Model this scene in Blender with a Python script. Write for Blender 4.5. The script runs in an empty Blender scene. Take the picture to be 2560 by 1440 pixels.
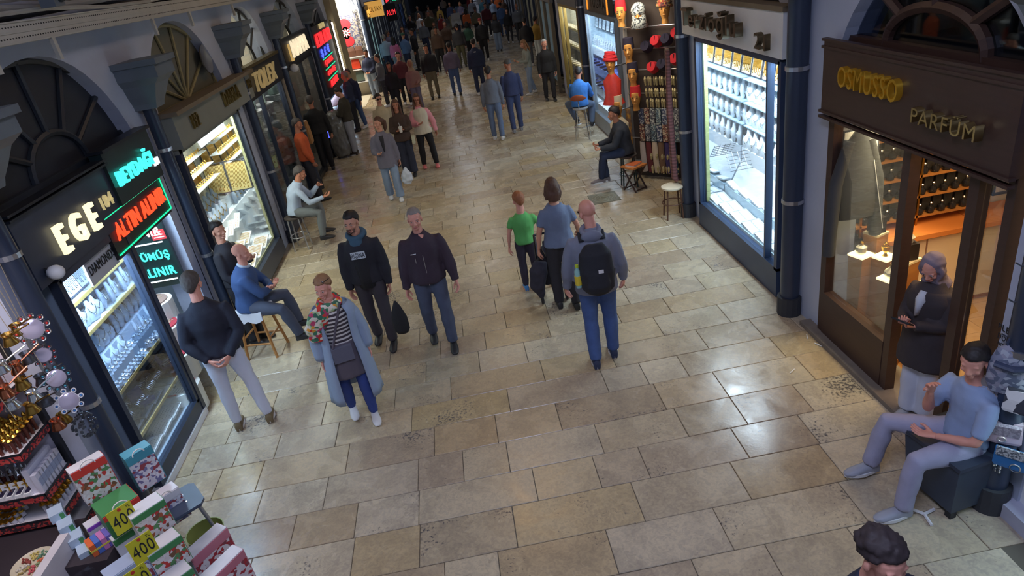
import bpy, bmesh, math, random
import numpy as np
from mathutils import Vector, Matrix, noise, Euler
PI = math.pi
# ---------------------------------------------------------------- camera, world, exposure
scene = bpy.context.scene
scene.view_settings.view_transform = 'Standard'
scene.view_settings.look = 'None'
scene.view_settings.gamma = 1.0
scene.view_settings.use_curve_mapping = False
scene.view_settings.exposure = 0.0
CAM_H, FOCAL = 4.1, 1660.0
CX = Vector((0.98156379, -0.10952892, -0.15663951))
CY = Vector((0.18898827, 0.43368665, 0.88102175))
CZ = Vector((-0.02856489, -0.89438208, 0.4463908))
camd = bpy.data.cameras.new('camera')
camd.sensor_width = 36.0
camd.lens = FOCAL / 2560 * 36.0
camd.clip_start, camd.clip_end = 0.05, 200
cam = bpy.data.objects.new('camera', camd)
scene.collection.objects.link(cam)
cam.matrix_world = Matrix(((CX.x, CY.x, CZ.x, 0), (CX.y, CY.y, CZ.y, 0), (CX.z, CY.z, CZ.z, CAM_H), (0, 0, 0, 1)))
scene.camera = cam
world = bpy.data.worlds.new('world')
scene.world = world
world.use_nodes = True
world.node_tree.nodes['Background'].inputs[0].default_value = (0.55, 0.62, 0.80, 1)
world.node_tree.nodes['Background'].inputs[1].default_value = 0.30

def area_light(name, loc, size, power, col, rot=(0, 0, 0), spread=180):
    d = bpy.data.lights.new(name, 'AREA')
    d.shape = 'RECTANGLE'
    d.size, d.size_y = size
    d.energy = power
    d.color = col
    d.spread = math.radians(spread)
    o = bpy.data.objects.new(name, d)
    o.location = loc
    o.rotation_euler = rot
    scene.collection.objects.link(o)
    return o
COOL, WARM, NEUT = (0.62, 0.82, 1.0), (1.0, 0.72, 0.38), (1.0, 0.93, 0.80)
# unseen fill lights added under the vault to light the corridor
for i, (y, p, c) in enumerate(((1.0, 170, (0.62, 0.69, 1.0)), (5.5, 20, (1.0, 0.8, 0.68)), (10.5, 34, (1.0, 0.60, 0.25)), (16.5, 26, (1.0, 0.70, 0.40)),
                               (23.5, 36, (1.0, 0.88, 0.74)), (32, 34, (0.9, 0.93, 1.0)), (44, 80, (0.9, 0.93, 1.0)))):
    area_light('vault_fill_light', (0.1, y, 5.9), (1.2, 2.4), p, c)

# ---------------------------------------------------------------- placing helpers
def ray(px, py):
    return (CX * ((px - 1280) / FOCAL) - CY * ((py - 720) / FOCAL) - CZ)
def FL(px, py, z=0.0):
    r = ray(px, py); t = (z - CAM_H) / r.z
    return Vector((r.x * t, r.y * t, z))
def PX(px, py, x):
    r = ray(px, py); t = x / r.x
    return Vector((x, r.y * t, CAM_H + r.z * t))
def PY(px, py, y):
    r = ray(px, py); t = y / r.y
    return Vector((r.x * t, y, CAM_H + r.z * t))

PENDING = []
def add(name, data, parent=None, loc=None, rot=None, label=None, cat=None, group=None, kind=None):
    o = bpy.data.objects.new(name, data)
    if parent is not None: o.parent = parent
    if loc is not None: o.location = loc
    if rot is not None: o.rotation_euler = rot
    if label: o['label'] = label
    if cat: o['category'] = cat
    if group: o['group'] = group
    if kind: o['kind'] = kind
    PENDING.append(o)
    return o
def thing(name, label, cat, loc=(0, 0, 0), rz=0.0, group=None, rot=None):
    return add(name, None, None, loc, rot or (0, 0, rz), label, cat, group)
CHILDREN = {}
def kids(o):
    return [c for c in PENDING if c.parent == o]
def copy_thing(src, tree, loc, rot, label=None, group=None, scale=None):
    """src: top object, tree: [(child, [(grandchild)])]"""
    r = src.copy(); PENDING.append(r)
    r.location = loc; r.rotation_euler = rot
    if scale is not None: r.scale = (scale,) * 3
    if label: r['label'] = label
    if group: r['group'] = group
    for c, gs in tree:
        d = c.copy(); d.parent = r; PENDING.append(d)
        for g in gs:
            e = g.copy(); e.parent = d; PENDING.append(e)
    return r
def tree_of(o):
    return [(c, kids(c)) for c in kids(o)]

# ---------------------------------------------------------------- materials
def lin(c):
    return tuple(((v / 255) / 12.92 if v / 255 <= 0.04045 else ((v / 255 + 0.055) / 1.055) ** 2.4) for v in c[:3])
MATS = {}
def M(name, col, rough=0.6, metal=0.0, var=0.15, scale=6.0, bump=0.0, bscale=60.0, spec=0.5, sheen=0.0, emit=None, es=0.0, coat=0.0, col2=None, world_co=False, stretch=None):
    if name in MATS: return MATS[name]
    m = bpy.data.materials.new(name); MATS[name] = m
    m.use_nodes = True
    nt = m.node_tree; N, L = nt.nodes, nt.links
    b = N['Principled BSDF']
    c = lin(col)
    tc = N.new('ShaderNodeTexCoord')
    src = tc.outputs['Object']
    if world_co: src = N.new('ShaderNodeNewGeometry').outputs['Position']
    if stretch:
        mp = N.new('ShaderNodeMapping'); L.new(src, mp.inputs[0]); mp.inputs['Scale'].default_value = stretch; src = mp.outputs[0]
    nz = N.new('ShaderNodeTexNoise'); nz.inputs['Scale'].default_value = scale; nz.inputs['Detail'].default_value = 4
    L.new(src, nz.inputs['Vector'])
    mx = N.new('ShaderNodeMix'); mx.data_type = 'RGBA'
    d = lin(col2) if col2 else tuple(v * (1 - var) for v in c)
    u = c if col2 else tuple(min(1, v * (1 + var)) for v in c)
    mx.inputs[6].default_value = (*d, 1); mx.inputs[7].default_value = (*u, 1)
    if col2:
        rp = N.new('ShaderNodeValToRGB'); rp.color_ramp.elements[0].position = 0.42; rp.color_ramp.elements[1].position = 0.58
        L.new(nz.outputs[0], rp.inputs[0]); L.new(rp.outputs[0], mx.inputs[0])
    else:
        L.new(nz.outputs[0], mx.inputs[0])
    L.new(mx.outputs[2], b.inputs['Base Color'])
    b.inputs['Roughness'].default_value = rough
    b.inputs['Metallic'].default_value = metal
    b.inputs['Specular IOR Level'].default_value = spec
    if sheen: b.inputs['Sheen Weight'].default_value = sheen
    if coat: b.inputs['Coat Weight'].default_value = coat
    if emit:
        b.inputs['Emission Color'].default_value = (*lin(emit), 1); b.inputs['Emission Strength'].default_value = es
    if bump:
        n2 = N.new('ShaderNodeTexNoise'); n2.inputs['Scale'].default_value = bscale; L.new(src, n2.inputs['Vector'])
        bp = N.new('ShaderNodeBump'); bp.inputs['Strength'].default_value = bump; bp.inputs['Distance'].default_value = 0.01
        L.new(n2.outputs[0], bp.inputs['Height']); L.new(bp.outputs[0], b.inputs['Normal'])
    return m
def glass(name, tint=(0.93, 0.97, 1.0), gloss=0.07):
    if name in MATS: return MATS[name]
    m = bpy.data.materials.new(name); MATS[name] = m
    m.use_nodes = True; nt = m.node_tree; N, L = nt.nodes, nt.links
    N.remove(N['Principled BSDF'])
    t = N.new('ShaderNodeBsdfTransparent'); t.inputs[0].default_value = (*tint, 1)
    g = N.new('ShaderNodeBsdfGlossy'); g.inputs['Roughness'].default_value = 0.02
    lw = N.new('ShaderNodeLayerWeight'); lw.inputs[0].default_value = 0.25
    mr = N.new('ShaderNodeMath'); mr.operation = 'MULTIPLY_ADD'; mr.inputs[1].default_value = 0.35; mr.inputs[2].default_value = gloss * 0.4
    L.new(lw.outputs['Fresnel'], mr.inputs[0])
    mx = N.new('ShaderNodeMixShader'); L.new(mr.outputs[0], mx.inputs[0]); L.new(t.outputs[0], mx.inputs[1]); L.new(g.outputs[0], mx.inputs[2])
    L.new(mx.outputs[0], N['Material Output'].inputs[0])
    return m
def striped(name, a, b, period=0.035, duty=0.5, axis=2, rough=0.8):
    if name in MATS: return MATS[name]
    m = M(name, a, rough); nt = m.node_tree; N, L = nt.nodes, nt.links
    tc = N.new('ShaderNodeTexCoord'); sx = N.new('ShaderNodeSeparateXYZ'); L.new(tc.outputs['Object'], sx.inputs[0])
    f = N.new('ShaderNodeMath'); f.operation = 'MULTIPLY'; f.inputs[1].default_value = 1 / period; L.new(sx.outputs[axis], f.inputs[0])
    g = N.new('ShaderNodeMath'); g.operation = 'FRACT'; L.new(f.outputs[0], g.inputs[0])
    h = N.new('ShaderNodeMath'); h.operation = 'GREATER_THAN'; h.inputs[1].default_value = duty; L.new(g.outputs[0], h.inputs[0])
    mx = N.new('ShaderNodeMix'); mx.data_type = 'RGBA'; mx.inputs[6].default_value = (*lin(a), 1); mx.inputs[7].default_value = (*lin(b), 1)
    L.new(h.outputs[0], mx.inputs[0]); L.new(mx.outputs[2], N['Principled BSDF'].inputs['Base Color'])
    return m
def patchwork(name, cols, scale=14.0, rough=0.8, stretch=(1, 1, 1), vor='F1'):
    """voronoi cells in a handful of colours: printed scarves, packaging pictures, rugs"""
    if name in MATS: return MATS[name]
    m = M(name, cols[0], rough); nt = m.node_tree; N, L = nt.nodes, nt.links
    tc = N.new('ShaderNodeTexCoord'); mp = N.new('ShaderNodeMapping'); mp.inputs['Scale'].default_value = stretch
    L.new(tc.outputs['Object'], mp.inputs[0])
    v = N.new('ShaderNodeTexVoronoi'); v.inputs['Scale'].default_value = scale; L.new(mp.outputs[0], v.inputs['Vector'])
    sx = N.new('ShaderNodeSeparateColor'); L.new(v.outputs['Color'], sx.inputs[0])
    rp = N.new('ShaderNodeValToRGB'); rp.color_ramp.interpolation = 'CONSTANT'
    el = rp.color_ramp.elements
    while len(el) < len(cols): el.new(0.5)
    for i, c in enumerate(cols):
        el[i].position = i / len(cols); el[i].color = (*lin(c), 1)
    L.new(sx.outputs[0], rp.inputs[0]); L.new(rp.outputs[0], N['Principled BSDF'].inputs['Base Color'])
    return m
def glow(name, col, strength):
    if name in MATS: return MATS[name]
    m = M(name, col, 0.5, emit=col, es=strength)
    return m

# ---------------------------------------------------------------- mesh builder
class MB:
    def __init__(s): s.v = []; s.f = []; s.mi = []; s.cur = 0; s.T = None
    def _add(s, vs, fs):
        o = len(s.v)
        if s.T is not None: vs = [s.T @ Vector(v) for v in vs]
        s.v.extend(tuple(v) for v in vs); s.f.extend(tuple(i + o for i in f) for f in fs); s.mi.extend([s.cur] * len(fs))
        return s
    def box(s, c, d, rot=None):
        x, y, z = d[0] / 2, d[1] / 2, d[2] / 2
        vs = [Vector((i * x, j * y, k * z)) for i in (-1, 1) for j in (-1, 1) for k in (-1, 1)]
        if rot is not None:
            R = rot.to_matrix() if isinstance(rot, Euler) else rot
            vs = [R @ v for v in vs]
        c = Vector(c)
        return s._add([v + c for v in vs], [(0, 1, 3, 2), (4, 6, 7, 5), (0, 4, 5, 1), (2, 3, 7, 6), (0, 2, 6, 4), (1, 5, 7, 3)])
    def bx(s, x0, x1, y0, y1, z0, z1):
        return s.box(((x0 + x1) / 2, (y0 + y1) / 2, (z0 + z1) / 2), (abs(x1 - x0), abs(y1 - y0), abs(z1 - z0)))
    def loft(s, rings, cap=True, closed=True):
        n = len(rings[0]); vs = [p for r in rings for p in r]; fs = []
        for i in range(len(rings) - 1):
            for j in range(n if closed else n - 1):
                a, b = i * n + j, i * n + (j + 1) % n
                fs.append((a, b, b + n, a + n))
        if cap:
            fs.append(tuple(reversed(range(n)))); fs.append(tuple(range((len(rings) - 1) * n, len(rings) * n)))
        return s._add(vs, fs)
    def ring(s, c, axis, rx, ry, n=12, side=None):
        a = Vector(axis).normalized()
        side = Vector(side) if side is not None else (Vector((1, 0, 0)) if abs(a.x) < 0.9 else Vector((0, 1, 0)))
        u = (side - a * side.dot(a)).normalized(); w = a.cross(u)
        c = Vector(c)
        return [c + u * (rx * math.cos(2 * PI * i / n)) + w * (ry * math.sin(2 * PI * i / n)) for i in range(n)]
    def tube(s, pts, r, n=8, side=None, cap=True):
        pts = [Vector(p) for p in pts]; m = len(pts)
        rr = r if isinstance(r, (list, tuple)) else [r] * m
        rings = []
        for i in range(m):
            a = pts[min(i + 1, m - 1)] - pts[max(i - 1, 0)]
            q = rr[i]; rx, ry = q if isinstance(q, tuple) else (q, q)
            rings.append(s.ring(pts[i], a, rx, ry, n, side))
        if side is None and m > 2:  # keep rings aligned
            pass
        return s.loft(rings, cap)
    def cyl(s, p0, p1, r0, r1=None, n=12):
        return s.tube([p0, p1], [r0, r0 if r1 is None else r1], n)
    def lathe(s, prof, c=(0, 0, 0), n=14, axis=(0, 0, 1), side=None):
        c = Vector(c); a = Vector(axis).normalized()
        return s.loft([s.ring(c + a * z, a, max(r, 1e-4), max(r, 1e-4), n, side) for r, z in prof], cap=True)
    def ball(s, c, r, n=10, m=6, axis=(0, 0, 1)):
        r = (r, r, r) if not isinstance(r, (tuple, list)) else r
        c = Vector(c); rings = []
        for i in range(m + 1):
            t = PI * i / m; z = -math.cos(t); q = max(math.sin(t), 0.02)
            rings.append([c + Vector((r[0] * q * math.cos(2 * PI * j / n), r[1] * q * math.sin(2 * PI * j / n), r[2] * z)) for j in range(n)])
        return s.loft(rings)
    def torus(s, c, axis, R, r, n=20, m=6, side=None, a0=0, a1=2 * PI):
        a = Vector(axis).normalized(); side = Vector(side) if side is not None else (Vector((1, 0, 0)) if abs(a.x) < 0.9 else Vector((0, 1, 0)))
        u = (side - a * side.dot(a)).normalized(); w = a.cross(u); c = Vector(c); full = abs(a1 - a0) > 6.28
        rings = []
        for i in range(n + 1):
            t = a0 + (a1 - a0) * i / n; d = u * math.cos(t) + w * math.sin(t)
            rings.append([c + d * (R + r * math.cos(2 * PI * j / m)) + a * (r * math.sin(2 * PI * j / m)) for j in range(m)])
        return s.loft(rings, cap=not full)
    def prism(s, poly, thick, T):
        """poly 2D in local xy, extruded along local +z by thick, placed by matrix T"""
        n = len(poly)
        vs = [T @ Vector((x, y, 0)) for x, y in poly] + [T @ Vector((x, y, thick)) for x, y in poly]
        fs = [tuple(reversed(range(n))), tuple(range(n, 2 * n))] + [(i, (i + 1) % n, n + (i + 1) % n, n + i) for i in range(n)]
        return s._add(vs, fs)
    def quad(s, a, b, c, d): return s._add([a, b, c, d], [(0, 1, 2, 3)])
    def mesh(s, name, mats, smooth=False):
        me = bpy.data.meshes.new(name); me.from_pydata([tuple(v) for v in s.v], [], s.f)
        for m in (mats if isinstance(mats, (list, tuple)) else [mats]): me.materials.append(m)
        if any(s.mi): me.polygons.foreach_set('material_index', s.mi)
        bm = bmesh.new(); bm.from_mesh(me); bmesh.ops.recalc_face_normals(bm, faces=bm.faces); bm.to_mesh(me); bm.free()
        if smooth:
            me.polygons.foreach_set('use_smooth', [True] * len(me.polygons))
            if smooth == 'auto':
                me.set_sharp_from_angle(angle=math.radians(40))
        return me
    def obj(s, name, mats, parent=None, smooth=False, **k):
        return add(name, s.mesh(name, mats, smooth), parent, **k)

# basis for things on the two side walls: local x runs to the reader's right, y up, z out of the wall
RL = Matrix(((0, 0, 1), (1, 0, 0), (0, 1, 0)))        # left wall, facing +x
RR = Matrix(((0, 0, -1), (-1, 0, 0), (0, 1, 0)))      # right wall, facing -x
RF = Matrix(((1, 0, 0), (0, 0, -1), (0, 1, 0)))       # facing the camera, -y
def T4(R, loc): return Matrix.Translation(Vector(loc)) @ R.to_4x4()

tmpcol = scene.collection
def evaluated(o):
    tmpcol.objects.link(o)
    dg = bpy.context.evaluated_depsgraph_get(); dg.update()
    me = bpy.data.meshes.new_from_object(o.evaluated_get(dg))
    tmpcol.objects.unlink(o); d = o.data; t = o.type
    bpy.data.objects.remove(o)
    (bpy.data.meshes if t == 'MESH' else bpy.data.curves).remove(d)
    return me
TEXTS = {}
def text_mesh(s, size, depth, material, bevel=0.0, shear=0.0, fit=None, bold=0.0):
    key = (s, size, depth, material.name, bevel, shear, fit, bold)
    if key in TEXTS: return TEXTS[key]
    cu = bpy.data.curves.new('lettering', 'FONT'); cu.body = s; cu.size = size; cu.extrude = depth / 2
    cu.align_x = 'CENTER'; cu.align_y = 'CENTER'; cu.bevel_depth = bevel; cu.shear = shear; cu.resolution_u = 3; cu.offset = bold
    cu.bevel_resolution = 0; cu.space_character = 1.12
    me = evaluated(bpy.data.objects.new('lettering', cu))
    co = np.empty(len(me.vertices) * 3); me.vertices.foreach_get('co', co); co = co.reshape(-1, 3)
    if len(co):
        c = (co.max(0) + co.min(0)) / 2; e = co.max(0) - co.min(0); co[:, 0] -= c[0]; co[:, 1] -= c[1]
        co[:, 2] -= co[:, 2].min()
        if fit:
            co[:, 0] *= fit[0] / e[0]; co[:, 1] *= fit[1] / e[1]
        me.vertices.foreach_set('co', co.ravel())
    me.materials.clear(); me.materials.append(material)
    TEXTS[key] = me
    return me
def word(s, size, depth, material, parent, loc, R, name='lettering', tilt=0.0, **k):
    label = k.pop('label', None)
    o = add(name, text_mesh(s, size, depth, material, **k), parent, label=label)
    o.matrix_local = T4(R, loc) @ Matrix.Rotation(tilt, 4, 'Z')
    return o
# ---------------------------------------------------------------- common materials
plaster = M('aged_plaster', (176, 184, 204), 0.85, var=0.12, scale=1.4, bump=0.25, bscale=14, world_co=True)
plaster2 = M('cream_plaster', (188, 180, 164), 0.85, var=0.1, scale=2, bump=0.2, bscale=14, world_co=True)
black_metal = M('black_metal', (38, 42, 50), 0.4, 0.3)
dark_frame = M('dark_frame', (54, 62, 80), 0.4, 0.2)
pipe_mat = M('navy_pipe', (50, 60, 80), 0.35, 0.1)
steel = M('brushed_steel', (190, 190, 195), 0.3, 0.9)
chrome = M('chrome', (205, 208, 215), 0.15, 1.0)
grey_zinc = M('zinc_hopper', (112, 122, 132), 0.5, 0.3, scale=5)
brown_wood = M('dark_brown_wood', (66, 46, 40), 0.45, var=0.25, scale=5, stretch=(1, 1, 8))
oak = M('oak_board', (176, 122, 68), 0.45, var=0.18, scale=4, stretch=(1, 8, 8))
orange_wood = M('orange_wood', (206, 128, 66), 0.45, var=0.12, scale=4)
cream_board = M('cream_board', (216, 200, 170), 0.5, var=0.05)
white_paint = M('white_paint', (225, 228, 232), 0.5, var=0.04)
felt_white = M('white_felt', (226, 232, 238), 0.9, var=0.05)
felt_grey = M('grey_velvet', (150, 165, 186), 0.8, var=0.15)
felt_dark = M('dark_velvet', (44, 50, 66), 0.8, var=0.2)
felt_red = M('red_velvet', (170, 52, 66), 0.85, var=0.12)
gold = M('gold', (226, 178, 74), 0.25, 1.0, var=0.25, scale=40)
brass = M('old_brass', (176, 140, 72), 0.3, 1.0, var=0.3, scale=20)
silver = M('silver', (222, 226, 232), 0.2, 1.0, var=0.3, scale=60)
silver_dark = M('oxidised_silver', (110, 114, 122), 0.35, 0.9, var=0.4, scale=50)
paper = M('white_paper', (232, 232, 232), 0.7, var=0.03)
pane = glass('window_glass')
dim_pane = glass('dim_glass', (0.55, 0.6, 0.68), 0.12)
XL, XR = -3.55, 3.35
rnd = random.Random(7)

# ---------------------------------------------------------------- floor: travertine slabs
def travertine():
    m = bpy.data.materials.new('travertine'); MATS['travertine'] = m
    m.use_nodes = True; nt = m.node_tree; N, L = nt.nodes, nt.links; b = N['Principled BSDF']
    geo = N.new('ShaderNodeNewGeometry'); oi = N.new('ShaderNodeObjectInfo')
    at = N.new('ShaderNodeAttribute'); at.attribute_name = 'tone'
    rr = N.new('ShaderNodeMath'); rr.operation = 'ADD'; L.new(oi.outputs['Random'], rr.inputs[0]); L.new(at.outputs['Fac'], rr.inputs[1])
    fr = N.new('ShaderNodeMath'); fr.operation = 'FRACT'; L.new(rr.outputs[0], fr.inputs[0])
    ramp = N.new('ShaderNodeValToRGB'); L.new(fr.outputs[0], ramp.inputs[0])
    el = ramp.color_ramp.elements
    cols = [(172, 158, 134), (186, 174, 152), (178, 160, 126), (168, 152, 132), (190, 180, 160), (178, 158, 128)]
    while len(el) < len(cols): el.new(0.5)
    for i, c in enumerate(cols): el[i].position = i / (len(cols) - 1); el[i].color = (*lin(c), 1)
    of = N.new('ShaderNodeVectorMath'); of.operation = 'ADD'
    cb = N.new('ShaderNodeCombineXYZ'); ml = N.new('ShaderNodeMath'); ml.operation = 'MULTIPLY'; ml.inputs[1].default_value = 37.0
    L.new(rr.outputs[0], ml.inputs[0]); L.new(ml.outputs[0], cb.inputs[2]); L.new(geo.outputs['Position'], of.inputs[0]); L.new(cb.outputs[0], of.inputs[1])
    n1 = N.new('ShaderNodeTexNoise'); n1.inputs['Scale'].default_value = 3.2; n1.inputs['Detail'].default_value = 7; n1.inputs['Distortion'].default_value = 0.8; L.new(of.outputs[0], n1.inputs['Vector'])
    r1 = N.new('ShaderNodeValToRGB'); r1.color_ramp.elements[0].position = 0.32; r1.color_ramp.elements[0].color = (0.62, 0.6, 0.60, 1); r1.color_ramp.elements[1].position = 0.66; r1.color_ramp.elements[1].color = (1.16, 1.14, 1.1, 1)
    L.new(n1.outputs[0], r1.inputs[0])
    mu = N.new('ShaderNodeMix'); mu.data_type = 'RGBA'; mu.blend_type = 'MULTIPLY'; mu.inputs[0].default_value = 0.40; L.new(ramp.outputs[0], mu.inputs[6]); L.new(r1.outputs[0], mu.inputs[7])
    n4 = N.new('ShaderNodeTexNoise'); n4.inputs['Scale'].default_value = 26; n4.inputs['Detail'].default_value = 6; n4.inputs['Distortion'].default_value = 1.2; L.new(of.outputs[0], n4.inputs['Vector'])
    r4 = N.new('ShaderNodeValToRGB'); r4.color_ramp.elements[0].position = 0.36; r4.color_ramp.elements[0].color = (0.80, 0.80, 0.84, 1); r4.color_ramp.elements[1].position = 0.62; r4.color_ramp.elements[1].color = (1.1, 1.09, 1.05, 1)
    L.new(n4.outputs[0], r4.inputs[0]); m4 = N.new('ShaderNodeMix'); m4.data_type = 'RGBA'; m4.blend_type = 'MULTIPLY'; m4.inputs[0].default_value = 0.8; L.new(mu.outputs[2], m4.inputs[6]); L.new(r4.outputs[0], m4.inputs[7]); mu = m4
    # pits and grey wear patches
    n2 = N.new('ShaderNodeTexNoise'); n2.inputs['Scale'].default_value = 42; n2.inputs['Detail'].default_value = 5; L.new(of.outputs[0], n2.inputs['Vector'])
    n3 = N.new('ShaderNodeTexNoise'); n3.inputs['Scale'].default_value = 1.5; n3.inputs['Detail'].default_value = 2; L.new(of.outputs[0], n3.inputs['Vector'])
    ad = N.new('ShaderNodeMath'); ad.operation = 'ADD'; L.new(n2.outputs[0], ad.inputs[0]); L.new(n3.outputs[0], ad.inputs[1])
    r2 = N.new('ShaderNodeValToRGB'); r2.color_ramp.elements[0].position = 1.20 / 2; r2.color_ramp.elements[1].position = 1.34 / 2
    hf = N.new('ShaderNodeMath'); hf.operation = 'MULTIPLY'; hf.inputs[1].default_value = 0.5; L.new(ad.outputs[0], hf.inputs[0]); L.new(hf.outputs[0], r2.inputs[0])
    m2 = N.new('ShaderNodeMix'); m2.data_type = 'RGBA'; L.new(r2.outputs[0], m2.inputs[0]); L.new(mu.outputs[2], m2.inputs[6]); m2.inputs[7].default_value = (*lin((92, 88, 88)), 1)
    L.new(m2.outputs[2], b.inputs['Base Color'])
    r3 = N.new('ShaderNodeMapRange'); r3.inputs[1].default_value = 0.3; r3.inputs[2].default_value = 0.7; r3.inputs[3].default_value = 0.16; r3.inputs[4].default_value = 0.36
    L.new(n1.outputs[0], r3.inputs[0]); L.new(r3.outputs[0], b.inputs['Roughness'])
    b.inputs['Specular IOR Level'].default_value = 0.55
    bp = N.new('ShaderNodeBump'); bp.inputs['Strength'].default_value = 0.22; bp.inputs['Distance'].default_value = 0.004; L.new(hf.outputs[0], bp.inputs['Height']); L.new(bp.outputs[0], b.inputs['Normal'])
    return m
trav = travertine()
grout = M('grout', (96, 90, 80), 0.9)
fl = MB().bx(-12, 12, -2, 80, -0.2, -0.012).obj('floor', grout, kind='structure')
tiles = []
row = 0; y = 2.05
while y < 76:
    h = 0.425 + 0.02 * math.sin(row * 2.1)
    x = -3.75 - rnd.random() * 0.6
    while x < 3.6:
        w = rnd.choice((0.42, 0.55, 0.62, 0.78, 0.86, 1.02))
        tiles.append((x, x + w, y, y + h)); x += w
    y += h; row += 1
def tile_mb(b, t, dz=0.0):
    x0, x1, y0, y1 = t; g = 0.0026; e = 0.004
    z = dz; rings = [[(x0 + g, y0 + g, -0.03), (x1 - g, y0 + g, -0.03), (x1 - g, y1 - g, -0.03), (x0 + g, y1 - g, -0.03)],
                     [(x0 + g, y0 + g, z - e), (x1 - g, y0 + g, z - e), (x1 - g, y1 - g, z - e), (x0 + g, y1 - g, z - e)],
                     [(x0 + g + e, y0 + g + e, z), (x1 - g - e, y0 + g + e, z), (x1 - g - e, y1 - g - e, z), (x0 + g + e, y1 - g - e, z)]]
    return b.loft([[Vector(p) for p in r] for r in rings])
def visible(t):
    x, y = (t[0] + t[1]) / 2, (t[2] + t[3]) / 2
    v = Vector((x, y, -CAM_H)); d = -v.dot(CZ)
    if d <= 0: return False
    px, py = 1280 + FOCAL * v.dot(CX) / d, 720 - FOCAL * v.dot(CY) / d
    return -90 < px < 2650 and -60 < py < 1500
vis = [t for t in tiles if visible(t)]
near, rest = vis[:300], vis[300:]
for t in near:
    tile_mb(MB(), t, rnd.uniform(-0.001, 0.0015)).obj('tile', trav, fl)
b = MB(); tone = []
for t in rest:
    n0 = len(b.f); tile_mb(b, t); tone += [rnd.random()] * (len(b.f) - n0)
o = b.obj('paving_tiles', trav, fl, kind='stuff')
at = o.data.attributes.new('tone', 'FLOAT', 'FACE'); at.data.foreach_set('value', tone)
# drain / service cover set into the slabs
c = FL(1510, 495)
mh = thing('floor_cover', 'square cast service cover with worn ring pattern set in the paving', 'cover', (c.x, c.y, 0.0))
b = MB(); b.box((0, 0, 0.004), (0.5, 0.5, 0.008)); b.obj('plate', M('cover_iron', (120, 118, 104), 0.6, 0.3), mh)
b = MB()
for R in (0.06, 0.11, 0.16, 0.21): b.torus((0, 0, 0.009), (0, 0, 1), R, 0.006, 28, 6)
b.obj('ring_pattern', M('cover_rings', (160, 158, 140), 0.5, 0.3), mh)
for i, (px, py, a) in enumerate(((1981, 929, 0.6), (2045, 863, 2.0), (2018, 843, 1.2))):
    c = FL(px, py); MB().cyl((-0.04, 0, 0.008), (0.04, 0, 0.008), 0.006, n=8).obj('cigarette_end', paper, loc=c, rot=(0, 0, a),
        label=('cigarette end lying alone on a yellow slab', 'cigarette end nearer the doorway sill of the perfume shop', 'cigarette end nearest the dark drainpipe foot')[i], cat='litter')

# ---------------------------------------------------------------- walls with arched shop bays
def arch_wall(name, X, side, y0, y1, arches, zt=5.0, th=0.32):
    """side=-1 left wall (solid behind at smaller x); arches: (ya, yb, spring, top)"""
    b = MB(); ys = {y0, y1}
    for ya, yb, zs, za in arches:
        for i in range(25): ys.add(ya + (yb - ya) * (0.5 - 0.5 * math.cos(PI * i / 24)))
    ys = sorted(ys); xo = X; xi = X + side * th
    def zlo(y, eps):
        for ya, yb, zs, za in arches:
            if ya - 1e-6 <= y <= yb + 1e-6 and ya < y + eps < yb:
                u = (y - (ya + yb) / 2) / ((yb - ya) / 2); u = max(-1, min(1, u))
                return zs + (za - zs) * (1 - abs(u) ** 2.2) ** 0.5
        return 0.0
    for a, c in zip(ys[:-1], ys[1:]):
        if c - a < 1e-5: continue
        za, zc = zlo(a, 1e-4), zlo(c, -1e-4)
        b.quad((xo, a, za), (xo, c, zc), (xo, c, zt), (xo, a, zt))
        b.quad((xi, a, za), (xi, c, zc), (xi, c, zt), (xi, a, zt))
        b.quad((xo, a, za), (xo, c, zc), (xi, c, zc), (xi, a, za))
        b.quad((xo, a, zt), (xo, c, zt), (xi, c, zt), (xi, a, zt))
    for ya, yb, zs, za in arches:
        for yy in (ya, yb): b.quad((xo, yy, 0), (xo, yy, zs), (xi, yy, zs), (xi, yy, 0))
    for yy in (y0, y1): b.quad((xo, yy, 0), (xo, yy, zt), (xi, yy, zt), (xi, yy, 0))
    return b.obj(name, plaster, kind='structure')
LA = [(0.6, 4.72, 2.6, 3.95), (5.02, 7.78, 2.55, 3.95), (8.45, 11.35, 2.6, 4.0), (12.1, 14.75, 2.6, 4.0), (15.4, 18.75, 2.6, 4.0), (19.4, 22.9, 2.6, 4.0)]
arch_wall('wall_left', XL, -1, -1, 24.6, LA)
RA = [(0.5, 3.15, 2.5, 3.6), (3.56, 5.82, 2.5, 3.62), (6.6, 9.15, 2.6, 3.6), (9.95, 12.9, 2.6, 3.6), (13.4, 16.4, 2.6, 3.6), (17.2, 20.0, 2.6, 3.6), (20.8, 23.6, 2.6, 3.6)]
arch_wall('wall_right', XR, 1, -1, 24.4, RA)
# vault
b = MB(); prof = []
for i in range(17):
    t = PI * i / 16; prof.append((-0.1 - 3.75 * math.cos(t), 5.0 + 2.3 * math.sin(t)))
for (x0, z0), (x1, z1) in zip(prof[:-1], prof[1:]):
    b.quad((x0, -1, z0), (x1, -1, z1), (x1, 78, z1), (x0, 78, z0))
b.obj('ceiling', M('vault_plaster', (150, 152, 160), 0.9, var=0.1, scale=0.8, world_co=True), kind='structure')
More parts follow.
